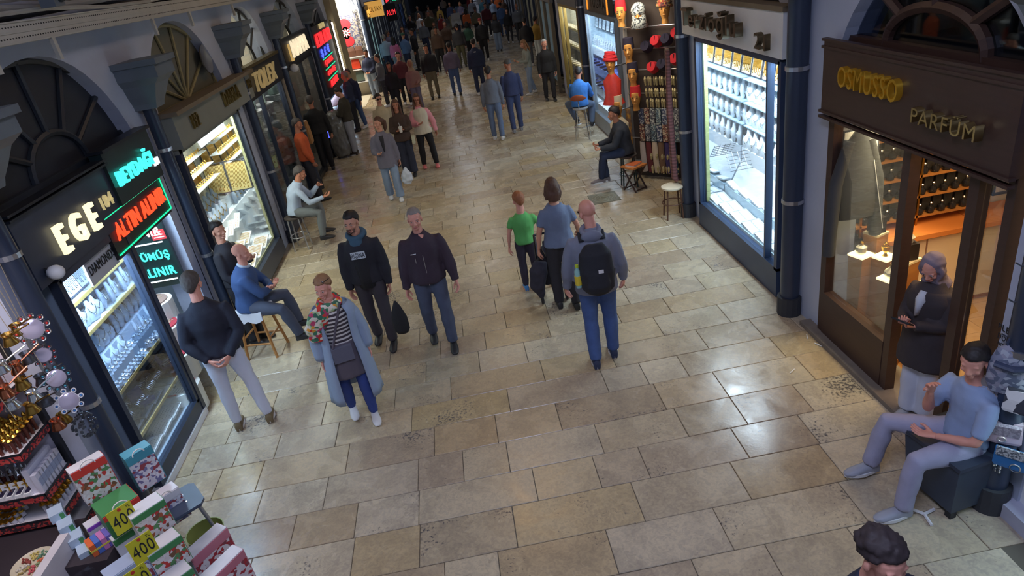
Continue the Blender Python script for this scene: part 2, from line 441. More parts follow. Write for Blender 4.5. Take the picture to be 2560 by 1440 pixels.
# back rooms enclosing shops so that no daylight leaks in
b = MB(); b.bx(-7.2, -7.0, -1, 26, -0.1, 5); b.bx(-7.2, XL - 0.3, -1, 26, 4.05, 4.2)
b.obj('wall_shop_backs_left', M('dim_shop_wall', (120, 122, 126), 0.9), kind='structure')
b = MB(); b.bx(7.0, 7.2, -1, 26, -0.1, 5); b.bx(XR + 0.3, 7.2, -1, 26, 3.75, 3.9)
b.obj('wall_shop_backs_right', M('dim_shop_wall', (120, 122, 126), 0.9), kind='structure')
# ---------------------------------------------------------------- generic shop parts
def pipe_on_wall(x, y, ztop, label, rad=0.07, hopper=True, side=-1, z0=0.0):
    t = thing('drainpipe', label, 'drainpipe', (x, y, 0), group=None)
    MB().cyl((0, 0, z0), (0, 0, ztop), rad, n=16).obj('pipe', pipe_mat, t, smooth='auto')
    for z in (1.35, 2.7):
        b = MB().cyl((0, 0, z - 0.02), (0, 0, z + 0.02), rad + 0.012, n=16); b.box((-side * -rad * 1.2, 0, z), (0.1, 0.05, 0.03)); b.obj('clamp', steel, t)
    if z0 == 0: MB().cyl((0, 0, 0), (0, 0, 0.22), rad + 0.03, n=14).obj('foot', M('pipe_foot', (52, 54, 60), 0.7), t)
    if hopper:
        b = MB(); rings = []
        for z, w, d in ((0, .12, .12), (.06, .13, .13), (.14, .17, .15), (.26, .21, .18), (.33, .27, .22), (.45, .27, .22), (.46, .30, .24), (.52, .30, .24)):
            rings.append([Vector((-side * (d - 0.1) + sx * d, sy * w, ztop - 0.02 + z)) for sx, sy in ((-1, -1), (1, -1), (1, 1), (-1, 1))])
        b.loft(rings); b.obj('hopper', grey_zinc, t)
    return t
pipe_on_wall(XL + .09, 4.9, 3.2, 'dark round drainpipe beside the mirrors of the souvenir stall', hopper=True)
pipe_on_wall(XL + .1, 8.08, 3.2, 'dark drainpipe between the two neon gold shops and the stone-fronted jeweller')
pipe_on_wall(XL + .1, 11.85, 3.3, 'dark drainpipe beside the grey-shirted sitter, left of the bag shop')
pipe_on_wall(XL + .1, 15.08, 3.3, 'dark drainpipe between the bag shop and the leather shop with the mannequin')
pipe_on_wall(XL + .1, 19.05, 3.3, 'dark drainpipe between the leather shop and the red neon sign column')
pipe_on_wall(XR - .1, 6.28, 3.35, 'dark drainpipe between the white jeweller window and the perfume shop', side=1, rad=.1)
pipe_on_wall(XR - .1, 9.55, 3.6, 'dark drainpipe right behind the white round stool', side=1, rad=.09)
pipe_on_wall(XR - .1, 3.27, 3.2, 'dark drainpipe behind the seated man in pale clothes', side=1, rad=.09)
pipe_on_wall(XR - .06, 16.75, 3.3, 'dark drainpipe behind the man in the bright blue jumper', side=1, rad=.09)

def fanlight(X, side, ya, yb, z0, za, mat, n=5, label='', back=None, inner=0.0, inset=0.12, bar=0.035, plate=None, ringr=None, glassm=None):
    """radiating bars in the arch head above a sign board"""
    t = thing('fanlight', label, 'fanlight', (X + side * inset, (ya + yb) / 2, z0))
    hw, hh = (yb - ya) / 2, za - z0
    def p(a, k): return Vector((0, -math.cos(a) * hw * k, abs(math.sin(a)) ** 0.9 * hh * k))
    b = MB(); poly = [p(PI * i / 24, 1.0) for i in range(25)]
    b.loft([[q + Vector((side * 0.02, 0, 0)) for q in poly], [q + Vector((side * 0.03, 0, 0)) for q in poly]])
    b.obj('pane' if glassm else 'backing_panel', glassm or back, t)
    b = MB(); b.tube([p(PI * i / 24, 0.985) for i in range(25)], bar, 6); b.box((0, 0, 0), (0.08, 2 * hw, 0.07)); b.obj('arch_frame', mat, t)
    for i in range(1, n + 1):
        a = PI * i / (n + 1)
        MB().tube([p(a, inner), p(a, 0.98)], bar * 0.8, 6).obj('glazing_bar', mat, t)
    if inner:
        MB().tube([p(PI * i / 16, inner) for i in range(17)], bar * 0.9, 6).obj('inner_arch', mat, t)
    if plate:
        pl = MB(); pl.lathe([(0.001, 0), (.16, 0.01), (.2, 0.03), (.21, 0.05), (.19, 0.05), (0.14, 0.03), (0.001, 0.03)], (-side * 0.06, hw * 0.72, hh * 0.42), 20, (-side, 0, 0)); pl.obj('round_vent', steel, t, smooth='auto')
    return t
dark_back = M('dark_arch_board', (34, 38, 48), 0.55, var=0.2, scale=2)
olive_board = M('olive_painted_board', (104, 104, 92), 0.6, var=0.2, scale=3)
olive_bar = M('olive_bar', (140, 132, 96), 0.5)
white_room = M('white_lit_room', (222, 214, 196), 0.8)
fanlight(XL, -1, 5.05, 7.75, 2.95, 3.95, M('dark_bar', (44, 50, 58), .5), 5, 'dark unlit arch window above the two neon gold shops', back=dark_back, inner=0.36)
fanlight(XL, -1, 8.48, 11.3, 2.98, 3.98, olive_bar, 6, 'olive arch board with fan of thin bars above the stone sign', back=olive_board, plate=True, bar=.028)
fanlight(XL, -1, 12.15, 14.7, 2.98, 3.98, M('slate_bar', (56, 58, 60), .5), 4, 'arch window with bright white room behind, above the bag shop', inner=0.42, glassm=pane, bar=.03)
fanlight(XL, -1, 15.45, 18.7, 3.05, 3.98, M('slate_bar', (56, 58, 60), .5), 4, 'arch window with grey room behind, above the leather shop', inner=0.42, glassm=pane, bar=.035)
fanlight(XL, -1, 19.45, 22.85, 3.05, 3.98, M('slate_bar', (56, 58, 60), .5), 5, 'dark arch window above the red neon sign column', back=dark_back, bar=.035)
fanlight(XR, 1, 3.66, 5.78, 2.98, 3.6, brown_wood, 3, 'brown arch window with a ring of bars above the perfume shop', inner=0.5, glassm=dim_pane, bar=.05, inset=.1)
fanlight(XR, 1, 6.64, 9.1, 3.1, 3.6, M('dark_bar', (44, 50, 58), .5), 3, 'dark arch window above the white jeweller sign', back=dark_back)
fanlight(XR, 1, 13.45, 16.35, 3.1, 3.6, M('dark_bar', (44, 50, 58), .5), 3, 'dark arch above the orange-framed sign', back=dark_back)
fanlight(XR, 1, 17.25, 19.95, 3.1, 3.6, M('dark_bar', (44, 50, 58), .5), 3, 'dark arch above the golden pastry-like jewellery window', back=dark_back)
# rooms glimpsed through the glazed arches
for y0, y1, nm in ((12.1, 14.8, 'bag'), (15.4, 18.8, 'leather')):
    b = MB(); b.bx(-5.4, -5.3, y0, y1, 2.9, 4.0); b.bx(-5.3, -3.95, y1 - .05, y1, 2.9, 4.0); b.bx(-5.4, -3.9, y0, y1, 2.86, 2.9)
    b.obj('wall_upper_room_' + nm, white_room, kind='structure')
area_light('upper_room_lamp', (-4.7, 13.4, 3.95), (0.5, 1.6), 30, NEUT)
area_light('upper_room_lamp', (-4.7, 17, 3.95), (0.5, 1.6), 8, NEUT)

# cable tray running along the left wall and cornice above
tray = thing('cable_tray', 'perforated white metal cable tray along the top of the left wall', 'cable tray', (XL + .28, 0, 4.17))
b = MB(); b.bx(0, 0.008, 1, 23, -0.1, 0.06); b.bx(-.2, 0, 1, 23, -.105, -.095); b.bx(0.008, 0.02, 1, 23, 0.05, 0.06); b.bx(0.008, 0.02, 1, 23, -.1, -.09); b.bx(.008, .016, 1, 23, -.025, -.015)
tray_m = M('tray_white', (186, 184, 176), 0.5)
b.obj('rail', tray_m, tray)
b = MB(); slot = M('slot_dark', (40, 42, 46), .8)
for k in range(300):
    yy = 3.5 + k * 0.04
    for z in (-.06, .02): b.bx(0.0085, 0.0095, yy, yy + .018, z - .005, z + .005)
b.obj('slots', slot, tray, kind='stuff')
for yy in (5.45, 6.35, 8.6, 9.9, 12.0): MB().bx(-.01, 0.02, yy, yy + .05, -.28, -.1).obj('bracket', tray_m, tray)
b = MB()
for k, (dx, dz, r) in enumerate(((0.0, .1, .02), (-.05, .16, .03), (-.12, .1, .025), (-.16, .2, .02))):
    b = MB(); b.tube([(dx + .02 * math.sin(i * 1.3 + k), 1 + i * 1.1, dz + .03 * math.sin(i * 1.7 + k * 2)) for i in range(21)], r, 6)
    b.obj('cable', M('cable_grey%d' % k, ((170, 168, 160), (150, 148, 144), (60, 60, 64), (178, 176, 170))[k], .6), tray)
cor = MB(); prof = [(0, 4.45), (.16, 4.5), (.2, 4.56), (.2, 4.66), (.3, 4.7), (.36, 4.8), (.36, 4.86), (0, 4.86)]
for nm, X, s in (('cornice_left', XL, 1), ('cornice_right', XR, -1)):
    b = MB(); b.loft([[Vector((X + s * px_, yy, pz)) for px_, pz in prof] for yy in (-1, 24.5)]); b.obj(nm, plaster, kind='structure')
jb = thing('junction_box', 'grey electrical box with round lamps fixed above the cable tray', 'junction box', (XL + .42, 6.35, 4.42))
MB().box((0, 0, 0), (.12, .16, .26)).obj('housing', grey_zinc, jb); MB().ball((.07, .02, .06), .04).obj('lamp', steel, jb); MB().ball((.07, .02, -.06), .045).obj('lamp', black_metal, jb)

# pocket of props -------------------------------------------------
def bust_proto(m, chain, label):
    t = thing('necklace_stand', label, 'necklace stand', (0, 0, 0))
    b = MB(); rings = []
    for z, w, d, o in ((0, .07, .02, 0), (.03, .085, .028, 0), (.09, .082, .032, .004), (.13, .06, .028, .0), (.155, .028, .022, -.008), (.20, .022, .02, -.012), (.21, .015, .014, -.012)):
        rings.append(b.ring((0, -o, z), (0, 0, 1), w, d, 12))
    b.loft(rings); b.obj('bust', m, t, smooth='auto')
    b = MB(); pts = []
    for i in range(13):
        a = PI * i / 12; pts.append((math.cos(a) * .045, -.03 - .006 * math.sin(a), .155 - math.sin(a) * .075))
    b.tube(pts, .0045, 5); b.ball((0, -.042, .07), .011, 6, 4); b.obj('necklace', chain, t)
    return t
def tray_proto(m, gem, label, w=.26, d=.20, nx=7, ny=4, rim=None, slope=0, kindr='ring'):
    t = thing('jewellery_tray', label, 'jewellery tray', (0, 0, 0))
    b = MB(); b.box((0, 0, .008), (w, d, .016)); b.obj('tray', m, t)
    b = MB()
    for i, (cx, cy, sx, sy) in enumerate(((0, d / 2, w, .008), (0, -d / 2, w, .008), (w / 2, 0, .008, d), (-w / 2, 0, .008, d))): b.box((cx, cy, .014), (sx, sy, .026))
    b.obj('rim', rim or m, t)
    b = MB()
    for i in range(nx):
        for j in range(ny):
            x, y = (i - (nx - 1) / 2) * w * .85 / nx, (j - (ny - 1) / 2) * d * .85 / ny
            if kindr == 'ring':
                b.torus((x, y, .022), (0, 1, .4), w * .022, w * .007, 6, 4); b.ball((x, y, .022 + w * .024), w * .012, 5, 3)
            elif kindr == 'chain': b.box((x, y, .02), (w * .02, d * .8 / ny, .006))
            else: b.ball((x, y, .02), w * .02, 6, 4)
    b.obj('jewellery', gem, t, kind='stuff')
    return t
def panel_proto(m, gem, label, w=.26, h=.42, n=9):
    t = thing('chain_board', label, 'display panel', (0, 0, 0))
    b = MB(); b.box((0, 0, h / 2), (w, .012, h)); b.obj('backboard', m, t)
    b = MB()
    for cx, cz, sx, sz in ((0, 0, w, .014), (0, h, w, .014), (w / 2, h / 2, .014, h), (-w / 2, h / 2, .014, h)): b.box((cx, 0, cz), (sx, .024, sz))
    b.obj('frame', felt_dark, t)
    b = MB()
    for i in range(n):
        x = (i - (n - 1) / 2) * w * .84 / n; l = h * (.78 + .1 * math.sin(i * 2.2))
        b.box((x, -.010, h * .95 - l / 2), (.006, .005, l)); b.ball((x, -.011, h * .95 - l), .009, 5, 3)
    b.obj('chains', gem, t, kind='stuff')
    return t
def roll_proto(m, gem, label, w=.24):
    t = thing('bracelet_roll', label, 'bracelet roll', (0, 0, 0))
    MB().cyl((-w / 2, 0, .035), (w / 2, 0, .035), .035, n=10).obj('roll', m, t, smooth='auto')
    b = MB()
    for i in range(7): b.torus(((i - 3) * w * .13, 0, .035), (1, 0, 0), .038, .005, 10, 4)
    b.obj('bracelets', gem, t, kind='stuff')
    return t
ORD = 'first second third fourth fifth sixth seventh eighth ninth tenth eleventh twelfth thirteenth fourteenth fifteenth sixteenth seventeenth eighteenth'.split()
def rows(base, m, names, frm='from the near end', k0=0):
    return lambda k: '%s%s, %s %s' % (base, (', ' + names[(k - k0) % m]) if names else '', ORD[(k - k0) // m], frm)
def place_many(proto, spots, group, lab=None):
    tr = tree_of(proto)
    for i, (loc, rot, sc) in enumerate(spots):
        lb = lab(i) if lab else None
        if i == 0:
            proto.location = loc; proto.rotation_euler = rot; proto.scale = (sc,) * 3; proto['group'] = group
            if lb: proto['label'] = lb
        else: copy_thing(proto, tr, loc, rot, lb, group, sc)

def frame_rect(nm, X, y0, y1, z0, z1, w, d, mat, label, cat='shop window', mull=(), sill=None, gl=pane, side=-1, inset=0.0):
    """framed display window lying in a side wall"""
    t = thing(nm, label, cat, (X, (y0 + y1) / 2, z0)); hw = (y1 - y0) / 2; h = z1 - z0
    for a, c in (((0, -hw, h / 2), (d, w, h)), ((0, hw, h / 2), (d, w, h))): MB().box(a, c).obj('frame_post', mat, t)
    MB().box((0, 0, h), (d, 2 * hw, w)).obj('frame_rail', mat, t); MB().box((0, 0, 0), (d, 2 * hw + w, w)).obj('frame_rail', mat, t)
    for m_ in mull: MB().box((0, m_ - (y0 + y1) / 2, h / 2), (d * .8, w * .5, h)).obj('mullion', mat, t)
    MB().box((side * inset, 0, h / 2), (.008, 2 * hw - w, h - w)).obj('pane', gl, t)
    if sill: MB().box((0, 0, -sill / 2 - w / 2), (d, 2 * hw + w, sill)).obj('plinth', mat, t)
    return t
mirror_mat = M('mirror_glass', (225, 230, 235), .03, 1.0, var=0)
def interior(name, side, X, y0, y1, z0, z1, depth, mat, power=0, col=COOL, lname='window_lamp', lx=.25, mirror=True):
    b = MB(); xo = X; xi = X + side * depth
    b.bx(xi, xi + side * .02, y0, y1, z0, z1); b.bx(xo, xi, y0, y0 + .02, z0, z1)
    if mirror and depth < .95: b.cur = 1
    b.bx(xo, xi, y1 - .02, y1, z0, z1); b.cur = 0
    b.bx(xo, xi, y0, y1, z0 - .02, z0); b.bx(xo, xi, y0, y1, z1, z1 + .02)
    b.obj(name, [mat, mirror_mat], kind='structure')
    if power:
        area_light(lname, (X + side * (lx + .05), (y0 + y1) / 2, z1 - .04), (.25, (y1 - y0) * .85), power, col)
def led_strip(p0, p1, label, col=(235, 245, 255), s=14, r=.012):
    MB().tube([p0, p1], r, 6).obj('led_strip', glow('led_%d_%d' % (col[2], s), col, s), label=label, cat='lamp')

# ================================================================= EGE / BEYDAGI bay (left wall, y 5..7.8)
sg = thing('shop_sign', 'black fascia with backlit cream EGE lettering and number 184', 'shop sign', (XL + .02, 5.85, 2.6))
MB().box((0.02, .0, .02), (.1, 1.62, .56)).obj('board', dark_frame, sg)
for z in (.31, .35): MB().box((.04, 0, z), (.14, 1.66, .02)).obj('moulding', black_metal, sg)
cream_glow = glow('cream_sign_glow', (255, 236, 180), 1.5)
def wall_word(s, R, X, y, z, w, h, depth, mat, parent, **k):
    o = word(s, .3, depth, mat, parent, (X - parent.location.x, y - parent.location.y, z - parent.location.z), R, fit=(w, h), **k)
    return o
wall_word('E G E', RL, XL + .1, 5.80, 2.58, .66, .25, .04, cream_glow, sg, bold=.004)
wall_word('184', RL, XL + .1, 6.42, 2.62, .22, .12, .02, M('pale_gold_letter', (220, 205, 150), .4, emit=(220, 200, 140), es=.5), sg)
sp = thing('spotlight', 'small white bulb lamp at the lower left end of the EGE fascia', 'lamp', (XL + .16, 5.18, 2.42))
MB().ball((0, 0, 0), (.07, .06, .06)).obj('bulb', white_paint, sp, smooth=True); MB().cyl((-.12, 0, .05), (0, 0, 0), .02).obj('bracket', black_metal, sp)
s2 = thing('shop_sign', 'dark fascia with turquoise neon BEYDAĞI lettering and white 184', 'shop sign', (XL + .03, 7.2, 2.72))
MB().box((0.03, 0, 0.03), (.12, 1.12, .52)).obj('board', M('green_black', (28, 44, 46), .4), s2)
MB().box((0.05, 0, .31), (.16, 1.16, .03)).obj('moulding', black_metal, s2)
cyan = glow('turquoise_neon', (60, 225, 205), 1.9)
wall_word('BEYDAĞI', RL, XL + .13, 7.14, 2.76, .86, .2, .03, cyan, s2)
wall_word('184', RL, XL + .12, 7.68, 2.66, .13, .08, .02, glow('white_sign_glow', (235, 240, 250), 1.8), s2)
s3 = thing('neon_sign', 'orange-red neon ALTIN ALINIR board between slanted green neon lines', 'neon sign', (XL + .05, 6.98, 2.28))
MB().box((0, 0, 0), (.05, 1.42, .42)).obj('board', M('neon_board', (22, 24, 28), .4), s3)
redn = glow('orange_red_neon', (255, 66, 34), 2.0); greenn = glow('green_neon', (20, 200, 140), 1.7)
wall_word('ALTIN ALINIR', RL, XL + .08, 7.0, 2.31, 1.26, .17, .02, redn, s3)
for z in (.2, -.17): MB().tube([(.035, -.7, z), (.035, .7, z)], .008, 6).obj('neon_tube', greenn, s3)
MB().tube([(.035, .7, .2), (.035, .7, -.17)], .008, 6).obj('neon_tube', greenn, s3)
bn = thing('banner', 'pale grey banner with slanted DIAMONDS lettering over the jewellery window', 'banner', (XL + .03, 6.03, 2.17))
MB().box((0, 0, 0), (.015, .56, .26)).obj('sheet', M('banner_grey', (186, 192, 202), .6, var=.04), bn)
wall_word('DIAMONDS', RL, XL + .042, 6.03, 2.17, .5, .085, .006, black_metal, bn)
# EGE window
frame_rect('shop_window', XL + .03, 5.3, 6.5, .2, 2.3, .06, .08, dark_frame, 'tall black-framed jewellery window under the EGE sign', sill=.12)
interior('trim_1', -1, XL, 5.3, 6.5, .2, 2.32, .62, M('cool_case', (150, 165, 182), .7), 100, COOL, lx=.05)
MB().box((XL + .03, 5.9, .04), (.12, 1.34, .08)).obj('trim_2', white_paint, kind='structure')
EGX = ((-4.0, 1.76, .9), (-3.9, 1.5, .9), (-3.72, .95, .5), (-3.66, .5, .25))
for i, (x, z, _) in enumerate(EGX):
    t = thing('display_shelf', ('top gold-edged glass shelf in the EGE window', 'second gold-edged shelf with grey necklace stands in the EGE window', 'third shelf with lettered gold edge in the EGE window', 'lowest shelf with lettered gold edge in the EGE window')[i], 'shelf', (x, 5.9, z))
    MB().box((-.07 - .05 * i, 0, -.01), (.16 + .1 * i, 1.14, .012)).obj('shelf_board', felt_white if i < 2 else felt_dark, t)
    MB().box((.02, 0, 0), (.012, 1.14, .035)).obj('gold_edge', M('matt_gold', (186, 160, 96), .4, .4), t)
pr = panel_proto(felt_white, silver, 'framed board of hanging silver chains on the top shelf of the EGE window', .25, .4)
place_many(pr, [((-4.08, 5.46 + .3 * i, 1.78), (-.2, 0, PI / 2), 1) for i in range(4)] + [((-4.12, 5.46 + .3 * i, 1.22), (-.1, 0, PI / 2), .9) for i in range(4)] + [((-4.1, 5.46 + .3 * i, .98), (-.1, 0, PI / 2), .6) for i in range(4)], 'chain boards in the EGE window', lambda k: 'board of silver chains in the EGE window, %s row, %s from the near end' % (('top', 'middle', 'bottom')[k // 4], ORD[k % 4]))
pr = bust_proto(felt_grey, silver, 'grey necklace stand with silver chain on a shelf of the EGE window')
sp_ = []
for i in range(8): sp_.append(((-3.96 - .03 * (i % 2), 5.42 + .14 * i, 1.51), (0, 0, PI / 2 - .35), 1.0))
for i in range(9): sp_.append(((-4.0, 5.38 + .125 * i, 1.21), (0, 0, PI / 2 - .35), 1.15))
for i in range(6): sp_.append(((-3.86, 5.45 + .17 * i, 1.08), (0, 0, PI / 2 - .35), .8))
place_many(pr, sp_, 'grey necklace stands in the EGE window', lambda k: 'grey necklace stand in the EGE window, %s, %s from the near end' % ((('second shelf'), ORD[k]) if k < 8 else (('velvet step', ORD[k - 8]) if k < 17 else ('velvet step front', ORD[k - 17]))))
b = MB(); b.bx(-4.14, -3.93, 5.33, 6.47, .95, 1.2); b.bx(-3.93, -3.81, 5.33, 6.47, .95, 1.07); b.obj('display_step', felt_grey, label='grey velvet step carrying necklace stands in the EGE window', cat='display step')
pr = tray_proto(felt_dark, silver_dark, 'dark tray of silver rings on a low shelf of the EGE window', .24, .19)
place_many(pr, [((-3.76, 5.45 + .26 * i, .965), (0, -.1, PI / 2), .62) for i in range(4)] + [((-3.78 - .22 * j, 5.45 + .25 * i, .51), (0, -.1, PI / 2), 1) for i in range(4) for j in range(2)], 'dark ring trays in the EGE window', lambda k: 'dark ring tray in the EGE window, %s, %s from the near end' % (('third shelf', ORD[k]) if k < 4 else (('lowest shelf front', 'lowest shelf back')[(k - 4) % 2], ORD[(k - 4) // 2])))
pr = tray_proto(felt_white, silver, 'white tray of silver rings on the floor of the EGE window', .26, .2, 8, 5)
place_many(pr, [((-3.72 - .23 * j, 5.45 + .28 * i, .25), (0, -.08, PI / 2), 1) for i in range(4) for j in range(2)], 'white ring trays on the floor of the EGE window', rows('white ring tray in the EGE window', 2, ('front floor row', 'back floor row')))
pr = roll_proto(felt_dark, silver, 'dark bracelet roll with silver bracelets in the EGE window')
place_many(pr, [((-3.84 - .12 * j, 5.5 + .3 * i, .54), (0, 0, PI / 2), .9) for i in range(4) for j in range(2)], 'bracelet rolls in the EGE window', rows('dark bracelet roll in the EGE window', 2, ('front row', 'back row')))
rsp = thing('ring_stand', 'small grey cone holding a silver ring in the EGE window', 'ring stand'); MB().lathe([(.022, 0), (.006, .05)], n=8).obj('cone', felt_grey, rsp, smooth='auto'); b = MB(); b.torus((0, 0, .035), (0, .2, 1), .014, .005, 8, 4); b.ball((0, -.014, .038), .008, 6, 4); b.obj('ring', silver, rsp)
place_many(rsp, [((-3.72 - .045 * j, 5.38 + .068 * i + .02 * (j % 2), .965 if j < 2 else 1.08), (0, 0, i), 1.15) for i in range(16) for j in range(4)], 'ring stands in the EGE window', rows('small ring stand in the EGE window', 4, ('front row', 'second row', 'third row', 'rear row')))
gb = thing('gift_box', 'open red box with silver earrings on the third shelf of the EGE window', 'gift box', (-3.78, 5.5, .97), .4)
MB().box((0, 0, .03), (.16, .12, .06)).obj('box', felt_red, gb); MB().box((-.0, .07, .1), (.16, .02, .12), Euler((-.3, 0, 0))).obj('lid', felt_red, gb)
b = MB(); [b.ball((-.04 + .04 * i, 0, .07), .02, 8, 5) for i in range(3)]; b.obj('earrings', silver, gb)
gb = thing('gift_box', 'small navy box with crossed silver bracelet in the EGE window', 'gift box', (-3.8, 6.12, .54), 1.2)
MB().box((0, 0, .02), (.16, .14, .04)).obj('box', M('navy_velvet', (34, 40, 96), .8), gb); MB().box((0, .08, .1), (.16, .015, .14), Euler((-.2, 0, 0))).obj('lid', M('navy_velvet', (34, 40, 96), .8), gb)
b = MB(); b.torus((0, 0, .05), (0, .2, 1), .05, .006, 14, 4); b.obj('bracelet', silver, gb)
# beydagi shop interior
fp = thing('door_post', 'black post between the EGE window and the neon gold shop doorway', 'door post', (XL + .03, 6.56, 0))
MB().box((0, 0, 1.25), (.1, .07, 2.5)).obj('post', dark_frame, fp)
interior('trim_3', -1, XL, 6.6, 8.0, -.005, 2.6, 1.9, M('shop_wall_grey', (170, 178, 184), .7), 60, COOL, lx=.3)
pn = thing('backlit_sign', 'dark light panel with red ALTIN ALINIR and turquoise GÜMÜŞ ALINIR lettering', 'light sign', (-3.95, 7.7, 1.68))
MB().box((0, 0, 0), (.62, .05, 1.0)).obj('panel', M('panel_green_black', (18, 40, 38), .3), pn)
rw = glow('pink_white_glow', (255, 190, 190), 1.5)
for s, z, mt, w in (('ALTIN', .34, rw, .34), ('ALINIR', .20, rw, .44), ('GÜMÜŞ', -.1, cyan, .42), ('ALINIR', -.3, cyan, .42)):
    word(s, .2, .012, mt, pn, (.05, -.03, z), RF, fit=(w, .11 if 'Ü' not in s else .14), bold=.004)
for z in (.06, -.42): MB().box((.03, -.03, z), (.42, .01, .014)).obj('white_line', glow('white_sign_glow', (235, 240, 250), 1.8), pn)
st = thing('sticker', 'small red card stuck on the light panel beside the doorway', 'sticker', (-3.72, 7.665, 1.83))
MB().box((0, 0, 0), (.16, .006, .12)).obj('card', M('red_card', (205, 60, 62), .5), st)
for i, w in enumerate((.08, .1, .12)): MB().box((0, -.005, .035 - i * .032), (w, .002, .012)).obj('print_line', paper, st)
# stepped round counters with coins
cw = M('counter_white', (222, 226, 224), .4)
ct = thing('display_counter', 'stepped white counter with four rounded red velvet tiers in the doorway', 'display counter', (-3.62, 6.95, 0))
def rounded(cx, cy, lx, ly, z0, z1, n=10):
    pts = [(cx - lx, cy + ly), (cx - lx, cy - ly)]
    for i in range(n + 1):
        a = -PI / 2 + PI * i / n; pts.append((cx + math.cos(a) * ly * 1.0, cy + math.sin(a) * ly))
    return [[Vector((x, y, z)) for x, y in pts] for z in (z0, z1)]
TI = ((-.10, -.28, .17, .34, 0.00), (-.17, .0, .0, .62, 0), (-.28, .26, 0, .88, 0), (-.40, .5, 0, 1.1, 0))
for i, (cx, cy, _, zt, _2) in enumerate(TI):
    b = MB(); b.loft(rounded(cx, cy, .9, .24, 0.02 if i == 0 else zt - .3, zt)); b.obj('tier', cw, ct, smooth=False)
    b = MB(); b.loft(rounded(cx - .01, cy, .88, .2, zt, zt + .015)); tr_ = b.obj('velvet_top', felt_red if i < 3 else M('mixed_green_red', (150, 120, 110), .8), ct)
    b = MB()
    for k in range(70):
        x = cx - .5 + rnd.random() * .62; yy = cy + rnd.uniform(-.16, .16)
        b.cyl((x, yy, zt + .015), (x, yy, zt + .02), .012 + .006 * rnd.random(), n=7)
    b.obj('coins_and_pendants', M('coin_pale', (225, 205, 180), .35, .6, var=.3, scale=60), ct, kind='stuff')
cup = thing('tumbler', 'glass tumbler with yellow drink on the top tier of the doorway counter', 'glass', (-4.0, 7.36, 1.115))
MB().lathe([(.03, 0), (.036, .11)], n=12).obj('glass', pane, cup, smooth='auto'); MB().cyl((0, 0, .004), (0, 0, .09), .03, n=12).obj('drink', M('yellow_drink', (228, 214, 60), .3), cup)

# ================================================================= stone fronted jeweller (y 8.45..11.4)
stone_sign = M('stone_fascia', (128, 132, 126), .7, var=.12, scale=3)
sg = thing('shop_sign', 'grey stone-look fascia with brass number 192 and shop name in brass', 'shop sign', (XL + .02, 10.3, 2.8))
b = MB(); b.box((.06, 0, 0), (.16, 3.7, .4)); b.obj('board', stone_sign, sg)
MB().box((.1, 0, .22), (.26, 3.78, .05)).obj('ledge', M('dusty_ledge', (118, 106, 88), .8), sg)
MB().box((.0, -.35, -.22), (.1, 2.9, .1)).obj('lower_moulding', stone_sign, sg)
brl = M('dull_brass_letter', (140, 122, 72), .35, .8)
wall_word('192', RL, XL + .17, 9.08, 2.82, .26, .17, .03, brl, sg); wall_word('DAMLA', RL, XL + .17, 10.85, 2.84, .85, .2, .03, brl, sg); wall_word('192', RL, XL + .17, 11.95, 2.84, .2, .14, .03, brl, sg)
cf = M('cream_green_frame', (150, 152, 118), .4)
frame_rect('shop_window', XL + .02, 8.55, 11.25, .3, 2.62, .09, .1, dark_frame, 'wide window full of gold jewellery under the grey stone sign', sill=.2)
MB().bx(XL - .04, XL, 11.12, 11.18, .35, 2.55).obj('trim_4', cf, kind='structure'); MB().bx(XL - .04, XL, 8.62, 11.18, .35, .4).obj('trim_5', cf, kind='structure')
interior('trim_6', -1, XL, 8.58, 11.2, .3, 2.64, .82, M('cream_case', (190, 188, 170), .7), 145, (.98, .98, .82), lx=.05)
MB().bx(-4.34, XL - .02, 8.6, 11.18, .32, .42).obj('display_deck', felt_white, label='white display deck at the bottom of the stone-fronted window', cat='display deck')
pr = tray_proto(felt_white, gold, 'white tray of gold chains low in the stone-fronted window', .38, .27, 10, 5, kindr='chain')
sp_ = [((-3.7 - .25 * j, 8.8 + .4 * i, .44 + .12 * j), (0, -.3, PI / 2), .92) for i in range(6) for j in range(2)]
place_many(pr, sp_, 'white chain trays in the stone-fronted window', rows('white tray of gold chains, stone-fronted window', 2, ('front row', 'second row')))
pr = tray_proto(felt_white, gold, 'white tray of small gold rings in the stone-fronted window', .34, .24, 8, 6)
place_many(pr, [((-4.06, 8.8 + .36 * i, .84), (0, -.6, PI / 2), .9) for i in range(7)], 'white ring trays in the stone-fronted window', rows('white tray of gold rings, stone-fronted window', 1, None))
pr = bust_proto(felt_grey, gold, 'grey-blue necklace stand with gold necklace in the stone-fronted window')
place_many(pr, [((-4.1 - .1 * j, 8.75 + .19 * i + .08 * j, 1.0 + .2 * j), (0, 0, PI / 2 - .4), 1.25) for i in range(12) for j in range(2)], 'necklace stands in the stone-fronted window', rows('grey-blue necklace stand, stone-fronted window', 2, ('front row', 'rear row')))
b = MB(); b.bx(-4.34, -4.0, 8.6, 11.18, .42, .78); b.bx(-4.34, -4.04, 8.6, 11.18, .78, 1.0); b.bx(-4.34, -4.15, 8.6, 11.18, 1.0, 1.2); b.obj('display_step', felt_white, label='white step behind the trays of the stone-fronted window', cat='display step')
pr = panel_proto(M('gold_board', (190, 176, 120), .6), gold, 'board of hanging gold chains at the back of the stone-fronted window', .36, .5, 14)
